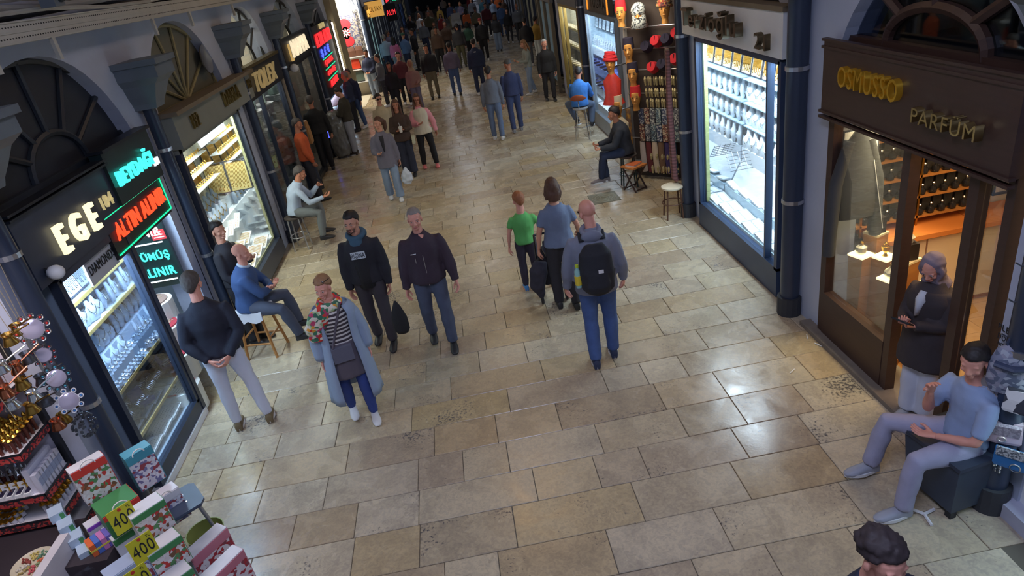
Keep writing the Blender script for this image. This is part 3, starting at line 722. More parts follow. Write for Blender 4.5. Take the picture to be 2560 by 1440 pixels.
place_many(pr, [((-4.3, 8.82 + .4 * i, 1.5), (-.12, 0, PI / 2), 1) for i in range(6)] + [((-3.8 - .34 * j, 11.14, 1.3), (-.1, 0, 0), 1) for j in range(2)], 'gold chain boards in the stone-fronted window', lambda k: 'board of hanging gold chains, stone-fronted window, %s' % ((ORD[k] + ' from the near end') if k < 6 else ('far end, ' + ('outer', 'inner')[k - 6])))
for k in range(3):
    t = thing('glass_shelf', ('lowest', 'middle', 'highest')[k] + ' of three glass shelves with ring stands in the stone-fronted window', 'shelf', (-4.08 - .04 * k, 10.3, 1.68 + .2 * k))
    MB().box((0, 0, 0), (.2, 1.3, .01)).obj('shelf_board', felt_white, t)
    b = MB(); [b.torus((.02, -.58 + .1 * i, .04), (1, 0, 0), .028, .008, 8, 4) for i in range(12)]; b.obj('bangles', gold, t, kind='stuff')
MB().box((-4.0, 9.0, 2.2), (.01, .6, .5), Euler((0, -.25, 0))).obj('poster', M('pale_lilac_paper', (200, 204, 226), .6), label='pale lilac sheet hanging at the near end of the stone-fronted window', cat='poster')
MB().box((-4.0, 10.85, 2.4), (.01, .7, .4), Euler((0, -.25, 0))).obj('poster', M('pale_lilac_paper', (200, 204, 226), .6), label='pale lilac sheet hanging at the far end of the stone-fronted window', cat='poster')

# ================================================================= bag shop (12.1..14.75)
sg = thing('shop_sign', 'black fascia with gold script letters over the handbag window', 'shop sign', (XL + .02, 13.4, 2.78))
MB().box((.04, 0, 0), (.12, 2.75, .5)).obj('board', black_metal, sg); MB().box((.05, 0, .27), (.16, 2.8, .05)).obj('gold_moulding', brl, sg)
wall_word('TOLEX', RL, XL + .14, 13.25, 2.78, 1.7, .32, .04, M('warm_gold_letter', (214, 190, 140), .3, .7, emit=(220, 190, 130), es=.25), sg, shear=.25)
frame_rect('shop_window', XL + .02, 12.2, 14.65, .15, 2.55, .08, .1, dark_frame, 'dark handbag window behind the grey-shirted sitter', mull=(12.95,), sill=.1)
MB().bx(XL, XL + .1, 14.7, 14.82, 0, 3.0).obj('trim_7', M('beige_jamb', (150, 142, 128), .6), kind='structure')
interior('trim_8', -1, XL, 12.2, 14.65, .1, 2.6, .9, M('grey_case', (98, 104, 106), .7), 22, NEUT)
def bag_mb(b, w, h, d, top=.8):
    rings = [[Vector((sx * w / 2 * k, sy * d / 2 * q, z)) for sx, sy in ((-1, -1), (-.2, -1.15), (.2, -1.15), (1, -1), (1, 1), (-1, 1))] for z, k, q in ((0, .9, .9), (.02, 1, 1), (h * .6, 1 - .5 * (1 - top), .9), (h, top, .5))]
    return b.loft(rings)
def handbag(label, m, loc, rz, w=.3, h=.22, d=.12, hm=None, group=None, handle=True, flap=False):
    t = thing('handbag', label, 'handbag', loc, rz, group)
    bag_mb(MB(), w, h, d).obj('body', m, t)
    if handle: MB().torus((0, 0, h * .98), (0, 1, 0), w * .28, .008, 14, 5, side=(1, 0, 0), a0=0, a1=PI).obj('handle', hm or m, t)
    if flap:
        MB().box((0, -d * .53, h * .72), (w * .8, .02, h * .5)).obj('flap', m, t); MB().box((0, -d * .62, h * .5), (.03, .012, .03)).obj('clasp', gold, t)
    return t
bagc = {'tan': (176, 128, 78), 'white': (222, 216, 206), 'red': (190, 58, 40), 'teal': (84, 104, 104), 'green': (96, 112, 104), 'brown': (104, 70, 56), 'pink': (190, 120, 110), 'grey': (120, 124, 126), 'lime': (196, 206, 140), 'orange': (206, 110, 60)}
BM = {k: M('leather_' + k, v, .45, var=.1) for k, v in bagc.items()}
white_shelf = M('white_round_shelf', (225, 222, 215), .4, emit=(230, 225, 210), es=.25)
for ci, (yc, cols, nm) in enumerate(((12.58, ('white', 'tan', 'white', 'red', 'white', 'red'), 'near'), (13.3, ('teal', 'green', 'grey', 'lime', 'brown', 'brown'), 'middle'), (14.1, ('green', 'grey', 'teal', 'green', 'grey', 'brown'), 'far'))):
    for r, c in enumerate(cols):
        z = 2.2 - r * .38
        hb = handbag('%s handbag, %s from the top in the %s column of the bag window' % (c, ('first', 'second', 'third', 'fourth', 'fifth', 'sixth')[r], nm), BM[c], (-3.82, yc, z), PI / 2 + .25 * math.sin(r + ci), .3, .24, .12, group='handbags in the bag shop window', flap=(r % 2 == 1))
        sh = MB(); sh.lathe([(.2, -.03), (.2, -.005)], (-3.82, yc, z), 16)
        sh.obj('round_shelf', white_shelf if ci == 0 else M('grey_round_shelf', (120, 124, 124), .4), label='round shelf holding the %s handbag, %s from the top in the %s column' % (c, ('first', 'second', 'third', 'fourth', 'fifth', 'sixth')[r], nm), cat='shelf', group='round shelves in the bag shop window')
sf = handbag('tan fringed shoulder bag hanging behind the man in the orange jumper', BM['tan'], (-3.42, 15.35, 1.0), PI / 2, .3, .5, .12)

# ================================================================= leather shop (15.4..18.7)
sg = thing('shop_sign', 'black fascia with large cream gold NAPPA lettering', 'shop sign', (XL + .02, 17.05, 2.92))
MB().box((.04, 0, 0), (.12, 3.4, .56)).obj('board', black_metal, sg)
wall_word('NAPPA', RL, XL + .13, 17.15, 2.94, 2.0, .36, .04, glow('ivory_glow', (250, 232, 196), .9), sg, bold=.006)
wall_word('L', RL, XL + .13, 15.95, 2.9, .18, .36, .04, glow('amber_glow', (220, 180, 110), .6), sg)
frame_rect('shop_window', XL + .02, 15.5, 18.65, .1, 2.6, .09, .1, black_metal, 'dim leather shop window with a mannequin', mull=(17.2,))
interior('trim_9', -1, XL, 15.5, 18.65, 0.05, 2.65, 1.3, M('taupe_case', (110, 100, 88), .7), 14, NEUT)
mq = thing('mannequin', 'headless-faced pale mannequin in a long silver coat in the leather shop window', 'mannequin', (-3.85, 16.3, .1))
b = MB(); b.ball((0, 0, 2.05), (.11, .13, .15), 14, 10); b.cyl((0, 0, 1.75), (0, 0, 1.95), .05); b.obj('head', M('mannequin_white', (214, 218, 200), .4), mq, smooth=True)
b = MB(); b.tube([(0, 0, .75), (0, 0, 1.1), (0, 0, 1.5), (0, 0, 1.72), (0, 0, 1.8)], [(.16, .24), (.13, .19), (.14, .22), (.11, .2), (.05, .07)], 16)
for s in (-1, 1): b.tube([(0, s * .2, 1.7), (.03, s * .27, 1.4), (.06, s * .27, 1.1)], [.06, .055, .045], 10)
b.obj('coat', M('silver_coat', (150, 152, 132), .35, .4, var=.3, scale=14), mq, smooth=True)
b = MB(); [b.cyl((0, s * .08, 0), (0, s * .09, .8), .05, .07) for s in (-1, 1)]; b.obj('legs', black_metal, mq)
sl = thing('spotlight', 'white bulb spotlight under the leather shop fascia', 'lamp', (XL + .2, 15.6, 2.6)); MB().ball((0, 0, 0), (.1, .09, .09)).obj('bulb', white_paint, sl, smooth=True)
MB().cyl((-.18, 0, .1), (0, 0, .02), .02).obj('bracket', black_metal, sl)

# ================================================================= red neon column (19.4..22.9)
sg = thing('neon_sign', 'tall black sign column with red ALTIN ALINIR, blue and green neon rows', 'neon sign', (XL + .04, 21.0, 2.2))
MB().box((0, 0, 0), (.1, 3.2, 1.9)).obj('board', M('neon_board', (22, 24, 28), .4), sg)
rn = glow('red_neon', (255, 40, 44), 2.0); bl = glow('blue_neon', (70, 90, 255), 2.0)
wall_word('KEN DO', RL, XL + .1, 21.2, 3.08, 1.0, .14, .02, M('pale_gold_letter', (220, 205, 150), .4, emit=(220, 200, 140), es=.5), sg)
wall_word('ALTIN ALINIR', RL, XL + .1, 21.0, 2.78, 2.9, .34, .02, rn, sg, bold=.005)
wall_word('$ £ €', RL, XL + .1, 20.7, 2.42, 1.6, .26, .02, bl, sg, bold=.006)
for i, s in enumerate(('ÇANTA', 'GÜMÜŞ', 'ALINIR')):
    wall_word(s, RL, XL + .1, 20.9, 2.12 - i * .28, 1.5, .17, .02, rn, sg, bold=.004)
    MB().box((.06, .0, .05 - .28 * i), (.01, 2.0, .02)).obj('neon_tube', greenn, sg)
for i, z in enumerate((1.0, .8, .6)):
    MB().box((XL + .0, 20.9, z), (.3, 2.2, .03)).obj('counter_shelf', M('pink_shelf', (190, 140, 150), .5) if i % 2 == 0 else felt_white, label=('upper', 'middle', 'lower')[i] + ' small display shelf under the red neon column', cat='shelf')
interior('trim_10', -1, XL, 19.4, 22.9, 0, 1.25, .8, M('cool_case', (150, 165, 182), .7), 18, COOL)
led = thing('led_column', 'vertical strip of bright white bulbs on the wall past the red neon signs', 'lamp', (XL + .14, 23.05, 1.5))
MB().box((-.03, 0, .75), (.03, .12, 1.7)).obj('channel', black_metal, led)
b = MB(); [b.ball((0, 0, i * .06), .03, 6, 4) for i in range(26)]; b.obj('bulbs', glow('bulb_glow', (255, 246, 230), 8), led)

# ================================================================= side passage and rug shop corner
RY = 27.6
b = MB(); b.bx(-7.2, -3.0, RY, RY + .3, 0, 5); b.bx(-7.1, -6.9, 24.6, RY, 0, 5)
b.obj('wall_rug_corner', plaster2, kind='structure')
b = MB(); b.bx(-3.3, -3.0, RY, 76, 0, 5); b.obj('wall_far_left', plaster, kind='structure')
b = MB(); b.bx(4.4, 4.7, 24.4, 76, 0, 5); b.bx(3.67, 4.4, 24.1, 24.4, 0, 5); b.obj('wall_far_right', plaster, kind='structure')
MB().bx(-3.75, -3.35, 23.3, 24.6, 0, 4.6).obj('pillar_passage', M('buff_pillar', (164, 152, 120), .8), kind='structure')
b = MB(); b.bx(-7.2, XL, 24.6, RY, 4.0, 4.1); b.obj('ceiling_passage', plaster2, kind='structure')
area_light('passage_lamp', (-4.6, 26.1, 3.9), (1.5, 1.5), 190, (1, .9, .72))
MB().bx(-3.9, -3.3, RY - .06, RY, 3.62, 3.8).obj('plaque', M('brown_plaque', (84, 66, 58), .6), label='brown plaque high on the wall above the red rug', cat='plaque')
rug = thing('rug', 'hanging grey rug with red medallions and a white rosette', 'rug', (-3.62, RY - .1, 1.8))
MB().box((0, 0, .55), (.95, .03, 1.25)).obj('ground', patchwork('rug_ground', [(110, 114, 140), (150, 140, 132), (86, 86, 112), (168, 160, 150)], 26), rug)
b = MB()
for cz, rx, rz_ in ((.86, .24, .2), (.26, .24, .2), (.56, .15, .22)): b.T = Matrix.Translation((-.02, -.018, cz)); b.lathe([(.001, 0), (1, 0), (1, .008), (.001, .008)], (0, 0, 0), 20, (0, -1, 0)); vs = b.v[-80:]; b.v[-80:] = [(-.02 + (v[0] + .02) * rx, v[1], cz + (v[2] - cz) * rz_) for v in vs]
b.T = None; b.obj('medallions', M('rug_red', (206, 44, 56), .8, var=.25, scale=20), rug)
b = MB()
for k in range(8):
    a = k * PI / 4; b.box((-.02 + .085 * math.cos(a), -.035, .56 + .085 * math.sin(a)), (.15, .01, .04), Euler((0, -a, 0)))
b.obj('rosette', M('rug_white', (220, 224, 226), .8), rug)
for i, (x, z, c, w) in enumerate(((-3.95, 1.5, 'white', .34), (-3.6, 1.5, 'brown', .32), (-3.3, 1.5, 'brown', .3), (-3.95, 1.02, 'white', .36), (-3.55, 1.05, 'orange', .34), (-3.2, 1.0, 'white', .32), (-3.9, .6, 'lime', .34), (-3.5, .58, 'green', .34), (-3.2, .55, 'white', .3))):
    handbag(c + ' bag, ' + ('left', 'middle', 'right')[i % 3] + ' of the ' + ('top', 'middle', 'bottom')[i // 3] + ' row under the red rug', BM[c] if i != 4 else M('leather_vermilion', (226, 70, 40), .5), (x, RY - .25, z), 0, w, .34, .16, group='bags under the red rug')
for i in range(3): MB().bx(-4.2, -3.05, RY - .4, RY - .1, 1.46 - .47 * i, 1.49 - .47 * i).obj('plank_shelf', white_paint, label=('top', 'middle', 'bottom')[i] + ' white shelf carrying bags under the red rug', cat='shelf')
area_light('rug_shop_lamp', (-3.6, RY - .7, 3.4), (1.0, .3), 40, NEUT, rot=(.5, 0, 0))
pat = thing('hanging_textile', 'tall grey patterned hanging textile beside the rug shop pipe', 'textile', (-3.12, RY - .08, 0)); MB().box((0, 0, 1.6), (.2, .04, 3.0)).obj('cloth', patchwork('grey_ikat', [(90, 88, 92), (150, 144, 138), (60, 58, 64)], 30), pat)
pipe_on_wall(-2.9, RY - .05, 3.5, 'dark pipe at the corner past the rug shop', hopper=False)
ls = thing('light_box', 'narrow bright white light strip along the pipe past the rug', 'lamp', (-3.02, RY - .06, .3)); MB().box((0, 0, 1.6), (.07, .05, 3.1)).obj('diffuser', glow('light_box_glow', (225, 235, 250), 1.5), ls)

# far left shop fronts
ff = [(28.6, 3.0, (150, 190, 190), 'amber square sign', (230, 170, 80), 'gold'), (32.2, 3.4, (120, 126, 130), 'yellow lettered sign', (240, 210, 70), 'BULLS'),
      (36.2, 3.6, (70, 76, 86), 'grey sign', (120, 124, 130), 'GALERI'), (40.4, 3.6, (90, 96, 104), 'red and blue neon sign', (255, 50, 60), 'ALTIN'),
      (44.6, 3.6, (190, 190, 180), 'warm lit sign', (250, 220, 150), 'LOKUM'), (49, 4, (90, 96, 104), 'green neon sign', (40, 210, 160), 'GÜMÜŞ'), (54, 4.4, (80, 110, 170), 'blue sign', (90, 130, 250), 'DERİ'), (59.5, 5, (160, 150, 120), 'cream sign', (240, 230, 200), 'BAZAR')]
for i, (y0, L_, cc, nm, sc, wd) in enumerate(ff):
    g = -3.0
    sh = thing('shop_facade', 'far left shop front with a %s' % nm, 'shop front', (g + .05, y0 + L_ / 2, 0))
    MB().box((.03, 0, 2.85), (.1, L_, .5)).obj('fascia', black_metal, sh)
    word(wd, .4, .03, glow('far_glow_%d' % i, sc, 1.3), sh, (.1, 0, 2.85), RL, fit=(L_ * .7, .34))
    MB().box((.01, 0, 1.4), (.02, L_ * .8, 2.3)).obj('lit_display', M('far_display_%d' % i, cc, .6, var=.5, scale=9, emit=cc, es=.35), sh)
    for s in (-1, 1): MB().box((.05, s * L_ * .46, 1.5), (.12, .16, 3.0)).obj('jamb', dark_frame, sh)
    MB().box((.05, 0, 1.5), (.1, .07, 2.6)).obj('mullion', dark_frame, sh)
for i, (y, z, w, h, c, wd) in enumerate(((30.2, 2.9, .7, .6, (226, 170, 84), 'SULTAN'), (40.0, 2.2, .6, .9, (255, 50, 60), 'ALIM'), (40.0, 3.2, .6, .5, (60, 90, 255), 'OPEN'), (47.5, 2.6, .6, .7, (30, 210, 150), 'SİLVER'))):
    sg = thing('hanging_sign', ('amber square sign jutting out past the rug shop', 'vertical red sign jutting from the far left shops', 'blue sign jutting high on the far left', 'green sign jutting from the farthest left shops')[i], 'sign', (-2.62, y, z))
    MB().box((0, 0, 0), (w, .06, h)).obj('panel', M('sign_panel_%d' % i, c if i == 0 else (26, 28, 36), .5, emit=c if i == 0 else None, es=.6), sg)
    word(wd, .2, .01, M('sign_ink', (70, 50, 30), .6) if i == 0 else glow('js_%d' % i, c, 1.6), sg, (0, -.035, 0), RF, fit=(w * .8, h * .3))
    MB().box((-.3, 0, h / 2), (.5, .04, .04)).obj('bracket', black_metal, sg)
# side passage floor, the bright light on it put into a pale colour
MB().bx(-5.6, -3.25, 24.8, 27.4, 0, .012).obj('floor_passage', M('passage_lit_floor', (224, 216, 196), .3), kind='structure')

MB().bx(-3.9, 3.7, 76.5, 77, 0, 7.5).obj('wall_far_end', M('dark_backdrop', (60, 62, 70), .9), kind='structure')  # dark backdrop added to cover the open sky past the corridor
# ================================================================= perfume shop (right wall, y 3.62..5.82)
sg = thing('shop_sign', 'dark brown fascia with raised gold lettering over the perfume shop', 'shop sign', (XR - .02, 4.72, 2.66))
MB().box((-.03, 0, .02), (.1, 2.2, .62)).obj('board', brown_wood, sg)
for z in (.34, .28, -.28, -.33): MB().box((-.07, 0, z), (.05, 2.24, .022)).obj('moulding', brown_wood, sg)
gl_ = M('lit_gold_letter', (232, 186, 70), .25, .85, var=.3, scale=30, emit=(220, 160, 40), es=.04)
def wall_word_r(s, X, y, z, w, h, depth, mat, parent, **k):
    return word(s, .3, depth, mat, parent, (X - parent.location.x, y - parent.location.y, z - parent.location.z), RR, fit=(w, h), **k)
wall_word_r('OSMUSSO', XR - .1, 5.1, 2.74, .8, .17, .05, gl_, sg)
wall_word_r('PARFÜM', XR - .13, 4.15, 2.64, .62, .13, .06, M('dull_gold_letter', (190, 170, 120), .3, .9), sg)
fd = thing('shop_window', 'brown framed glass shopfront of the perfume shop with an open doorway', 'shop window', (XR + .02, 4.72, 0))
for y, w in ((5.76, .09), (4.68, .09), (3.97, .09), (3.66, .07)): MB().box((0, y - 4.72, 1.2), (.09, w, 2.4)).obj('frame_post', brown_wood, fd)
MB().box((0, 0, 2.38), (.1, 2.16, .1)).obj('frame_rail', brown_wood, fd)
MB().box((0, 5.22 - 4.72, .27), (.1, 1.0, .5)).obj('kick_panel', brown_wood, fd)
MB().box((0, 5.22 - 4.72, 1.45), (.008, 1.0, 1.85)).obj('pane', pane, fd)
MB().box((0, 3.81 - 4.72, 1.3), (.008, .22, 2.1)).obj('pane', pane, fd)
MB().bx(XR - .12, XR + .3, 3.62, 6.0, -.01, .05).obj('trim_11', M('worn_sill', (120, 112, 104), .8, var=.3, scale=9), kind='structure')
b = MB(); b.bx(XR + .3, 7.0, 6.22, 6.3, 0, 2.75); b.bx(XR + .3, 7, 2.6, 2.7, 0, 2.75); b.bx(6.6, 6.7, 2.7, 6.22, 0, 2.75)
b.obj('wall_perfume_shop', M('perfume_wall', (206, 198, 184), .8), kind='structure')
MB().bx(XR + .02, 6.7, 2.6, 6.3, 2.75, 2.8).obj('ceiling_perfume_shop', plaster2, kind='structure')
wf = M('oak_floor', (186, 140, 88), .35, var=.2, scale=3, stretch=(1, 8, 1))
fb = MB().bx(XR + .3, 6.6, 2.7, 6.22, -.01, .0).obj('floor_perfume_shop', wf, kind='structure')
for i in range(14):
    y = 2.75 + i * .25
    for j in range(3):
        x = XR + .32 + j * 1.1 + (.4 if i % 2 else 0)
        if x < 6.3: MB().bx(x, min(x + 1.09, 6.58), y, y + .246, 0, .006).obj('plank', wf, fb)
area_light('perfume_lamp', (4.3, 4.7, 2.7), (1.2, 1.6), 46, (1.0, .66, .32))
area_light('pedestal_lamp', (3.72, 5.5, 2.4), (.3, .5), 16, (1.0, .8, .45), spread=70)
# coat on the wall
ct = thing('hanging_coat', 'dark grey coat hanging on the white wall inside the perfume shop', 'coat', (3.53, 5.64, 2.2))
b = MB(); b.tube([(0, 0, .02), (0, 0, -.12), (.02, 0, -.4), (.02, 0, -.75), (.02, 0, -.86)], [(.02, .02), (.13, .05), (.2, .07), (.21, .07), (.19, .06)], 14, side=(1, 0, 0)); b.obj('body', M('charcoal_coat', (62, 64, 68), .8), ct, smooth='auto')
for s in (-1, 1): MB().tube([(s * .09, 0, -.1), (s * .2, .0, -.5), (s * .23, 0, -1.08 if s > 0 else -1.22)], [.05, .06, .055], 10).obj('sleeve', M('charcoal_coat', (62, 64, 68), .8), ct, smooth='auto')
MB().tube([(.12, -.06, -.3), (.26, -.07, -1.0)], .004, 5).obj('cord', paper, ct)
for i, (x, z, w, h, lb) in enumerate(((3.5, 2.42, .34, .22, 'blue and white framed notice above the hanging coat'), (3.52, 2.12, .36, .3, 'thin framed sheet behind the hanging coat'))):
    f = thing('framed_notice', lb, 'picture frame', (x + .12, 5.8, z - .12))
    MB().box((0, 0, 0), (w, .02, h)).obj('frame', felt_dark, f); MB().box((0, -.012, 0), (w - .03, .006, h - .03)).obj('sheet', M('blue_sheet', (120, 140, 190), .6) if i == 0 else paper, f)
# counter cabinets on the far side of the room
for i, (x0, x1, lb) in enumerate(((3.95, 4.95, 'cream two-door cabinet with orange top below the perfume shelves'), (5.02, 5.9, 'second cream cabinet with orange top, beyond the perfume shelves'))):
    t = thing('cabinet', lb, 'cabinet', ((x0 + x1) / 2, 6.01, 0)); w = x1 - x0
    MB().box((0, 0, .44), (w, .36, .86)).obj('body', M('orange_wood_dark', (160, 96, 50), .5), t)
    MB().box((0, -.02, .9), (w + .06, .44, .05)).obj('top', orange_wood, t)
    for s in (-1, 1):
        d = MB().box((s * w / 4, -.19, .46), (w / 2 - .02, .02, .78)).obj('door', cream_board, t)
        MB().torus((s * .05, -.205, .6), (0, 1, 0), .05, .008, 12, 5).obj('handle', steel, d)
MB().bx(3.72, 3.94, 5.9, 6.2, 0, .84).obj('box_step', M('dark_box', (52, 50, 48), .6), label='dark box standing at the near end of the cream cabinets', cat='box')
shelf_t = thing('wall_shelving', 'gold-framed wall shelving packed with perfume boxes and bottles', 'shelving', (4.3, 6.12, 0))
for x in (-.45, .15, .75):
    MB().box((x, -.1, 1.55), (.02, .02, 1.3)).obj('gold_post', brass, shelf_t); MB().box((x, .08, 1.55), (.02, .02, 1.3)).obj('gold_post', brass, shelf_t)
SZ = (1.02, 1.24, 1.46, 1.68, 1.9)
for z in SZ: MB().box((.15, 0, z), (1.3, .22, .025)).obj('shelf_board', oak, shelf_t)
bt = thing('perfume_bottle', 'round dark glass perfume bottle on the gold-framed shelving', 'perfume bottle', (0, 0, 0))
MB().lathe([(.022, 0), (.036, .01), (.04, .04), (.032, .066), (.014, .074), (.012, .088)], n=10).obj('bottle', M('smoked_glass', (44, 44, 50), .08, .2), bt, smooth='auto')
MB().ball((0, 0, .102), .018, 8, 5).obj('stopper', silver, bt)
bxp = thing('perfume_box', 'dark upright perfume box behind the bottles on the gold-framed shelving', 'perfume box', (0, 0, 0))
MB().box((0, 0, .08), (.09, .08, .16)).obj('carton', M('charcoal_card', (64, 66, 70), .6), bxp); MB().box((0, 0, .165), (.092, .082, .012)).obj('lid', M('kraft_lid', (190, 160, 110), .6), bxp)
sb, sx = [], []
for z in SZ[:]:
    for i in range(11):
        x = 3.9 + i * .118
        sb.append(((x, 6.04, z + .013), (0, 0, 0), 1.0)); sx.append(((x, 6.15, z + .013), (0, 0, 0), 1.0))
SN = ('lowest shelf', 'second shelf up', 'middle shelf', 'fourth shelf up', 'top shelf')
place_many(bt, sb, 'perfume bottles on the gold-framed shelving', lambda k: 'round dark perfume bottle on the gold-framed shelving, %s, %s from the left' % (SN[k // 11], ORD[k % 11])); place_many(bxp, sx, 'perfume boxes on the gold-framed shelving', lambda k: 'dark upright perfume box on the gold-framed shelving, %s, %s from the left' % (SN[k // 11], ORD[k % 11]))
dc = thing('glass_case', 'hinged glass case leaning above the second cabinet', 'glass case', (5.5, 5.95, 1.35))
MB().box((0, 0, 0), (.6, .02, .42), Euler((-.5, 0, 0))).obj('pane', pane, dc)
b = MB(); [b.box((cx, 0, cz), (w, .03, h), None) for cx, cz, w, h in ((0, .21, .62, .02), (0, -.21, .62, .02), (.3, 0, .02, .44), (-.3, 0, .02, .44), (0, 0, .02, .44))]; b.obj('frame', black_metal, dc)
MB().cyl((0, .05, -.42), (0, .05, -.1), .015).obj('stand', black_metal, dc)
# pedestals with lit bottles
peds = ((3.56, 5.52, 1.0, 'leftmost short pedestal with a faceted bottle'), (3.74, 5.42, .98, 'pedestal with a gold goblet bottle on its lit top'), (3.80, 5.68, 1.12, 'rear pedestal carrying a dark cube and crowned bottle'),
        (3.54, 5.02, .98, 'front pedestal with a round bottle beside the window'), (3.78, 5.16, 1.06, 'middle pedestal carrying a dark cube under a blue-stoppered bottle'), (3.84, 4.9, .92, 'pedestal nearest the doorway with a small gold bottle'))
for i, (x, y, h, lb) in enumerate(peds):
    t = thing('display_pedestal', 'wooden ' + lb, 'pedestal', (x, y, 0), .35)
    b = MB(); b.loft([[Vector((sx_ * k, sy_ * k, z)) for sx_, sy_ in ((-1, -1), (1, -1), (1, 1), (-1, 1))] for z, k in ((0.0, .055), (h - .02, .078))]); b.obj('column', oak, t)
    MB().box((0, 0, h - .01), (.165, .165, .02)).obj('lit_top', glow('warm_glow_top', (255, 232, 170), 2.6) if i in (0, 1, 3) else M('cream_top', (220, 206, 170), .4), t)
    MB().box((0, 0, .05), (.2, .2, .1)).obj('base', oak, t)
    zz = h
    if i in (2, 4):
        MB().bx(x - .06, x + .06, y - .06, y + .06, h, h + .16).obj('display_cube', M('black_gloss', (40, 38, 40), .3), label=('rear' if i == 2 else 'middle') + ' dark display cube under a perfume bottle', cat='display cube'); zz = h + .16
    c = thing('perfume_flacon', ('faceted clear flacon on the leftmost lit pedestal', 'gold goblet flacon on the second lit pedestal', 'crowned dark flacon on the rear cube', 'squat round flacon on the front lit pedestal', 'flacon with blue stopper on the middle cube', 'small gold flacon on the pedestal by the doorway')[i], 'perfume bottle', (x, y, zz), .4)
    mt = (M('clear_facets', (210, 205, 190), .1, .4), gold, M('smoked_glass', (44, 44, 50), .08, .2), M('clear_facets', (210, 205, 190), .1, .4), M('clear_facets', (210, 205, 190), .1, .4), gold)[i]
    prof = ([(.03, 0), (.05, .02), (.05, .07), (.02, .09)], [(.025, 0), (.01, .03), (.035, .06), (.04, .1), (.02, .105)], [(.035, 0), (.035, .1), (.02, .11)], [(.03, 0), (.06, .03), (.06, .06), (.02, .1)], [(.03, 0), (.045, .05), (.012, .09)], [(.02, 0), (.03, .05), (.01, .1)])[i]
    MB().lathe(prof, n=8).obj('body', mt, c); MB().ball((0, 0, prof[-1][1] + .02), .02, 8, 5).obj('stopper', M('blue_glass', (50, 70, 190), .1) if i == 4 else gold, c)
# decorative leafy plant and paper bags near the right panel
pl = thing('potted_plant', 'spiky variegated plant lit gold inside the perfume shop', 'plant', (4.3, 3.62, .0))
MB().lathe([(.14, 0), (.18, .35), (.16, .36)], n=14).obj('pot', M('dark_pot', (60, 52, 48), .6), pl, smooth='auto')
lm = M('variegated_leaf', (206, 196, 120), .5, col2=(70, 84, 46), scale=20)
for k in range(34):
    a = k * 2.4; z0 = .4 + k * .03; L_ = .26 - .003 * k
    p0 = Vector((0, 0, z0)); p1 = Vector((math.cos(a) * L_ * .6, math.sin(a) * L_ * .6, z0 + .14)); p2 = Vector((math.cos(a) * L_, math.sin(a) * L_, z0 + .1))
    MB().tube([p0, p1, p2], [(.02, .006), (.028, .006), (.002, .002)], 6, side=(0, 0, 1)).obj('leaf', lm, pl)
MB().cyl((0, 0, .3), (0, 0, 1.4), .02).obj('stem', lm, pl)
kraft = M('kraft_paper', (150, 104, 72), .8)
for i, (x, y, h, w) in enumerate(((3.95, 3.2, .62, .36), (4.25, 3.35, .5, .3), (3.7, 2.95, .55, .32))):
    t = thing('paper_bag', ('tall brown paper bag behind the seated man', 'brown paper bag standing furthest inside the perfume shop', 'brown paper bag nearest the shop threshold')[i], 'paper bag', (x, y, 0), .5 + i * .4)
    bag_mb(MB(), w, h, .16, .98).obj('body', kraft, t)
    MB().torus((0, .0, h), (0, 1, 0), .06, .006, 10, 5, side=(1, 0, 0), a0=0, a1=PI).obj('handle', kraft, t)

# ================================================================= white jeweller (y 6.6..9.2)
sg = thing('shop_sign', 'white fascia with dull bronze three-dimensional lettering', 'shop sign', (XR - .02, 8.02, 2.96))
MB().box((-.04, 0, 0), (.12, 2.95, .44)).obj('board', white_paint, sg); MB().box((-.04, 0, .25), (.16, 3.0, .05)).obj('ledge', M('dusty_ledge', (118, 106, 88), .8), sg)
bz = M('dull_bronze', (104, 92, 72), .35, .7, var=.2)
wall_word_r('Terzioğlu', XR - .16, 8.25, 2.98, 1.75, .3, .09, bz, sg, bold=.004); wall_word_r('21', XR - .16, 6.85, 2.9, .26, .16, .06, bz, sg)
wnd = frame_rect('shop_window', XR - .03, 6.68, 9.1, .34, 2.7, .07, .1, M('blue_black_frame', (50, 66, 94), .4), 'large window of the white-lit jeweller on the right wall', mull=(6.98,), sill=.3, side=1)
MB().bx(XR, XR + .05, 9.0, 9.05, .4, 2.66).obj('trim_12', M('lime_edge', (170, 180, 120), .4), kind='structure')
interior('trim_13', 1, XR, 6.66, 9.12, .34, 2.72, .85, M('bright_case', (190, 206, 216), .7), 165, (.80, .92, 1.0), lx=.05)
deck = M('glass_deck', (178, 206, 220), .3)
MB().bx(XR + .02, XR + .83, 6.72, 9.08, .36, .42).obj('display_deck', deck, label='pale glass deck at the bottom of the white-lit window', cat='display deck')
MB().bx(XR + .3, XR + .83, 6.72, 9.08, .42, .58).obj('display_step', deck, label='pale glass step behind the lower trays of the white-lit window', cat='display step')
b = MB(); b.bx(XR + .56, XR + .83, 6.72, 9.08, .58, 1.1); b.loft([[Vector((XR + a_, y_, z_)) for a_, z_ in ((.4, .6), (.56, .9), (.56, .6))] for y_ in (6.72, 9.08)]); b.obj('display_step', felt_white, label='upper white step carrying the jewel-strewn board in the white-lit window', cat='display step')
pr = tray_proto(felt_white, silver, 'flat white ring tray on the deck of the white-lit window', .36, .24, 9, 1)
place_many(pr, [((XR + .16, 6.95 + .39 * i, .43), (0, .12, -PI / 2), 1) for i in range(6)], 'white ring trays on the deck of the white-lit window', rows('flat white ring tray on the deck of the white-lit window', 1, None))
pr = tray_proto(felt_white, silver, 'flat white ring tray on the glass step of the white-lit window', .36, .26, 9, 1)
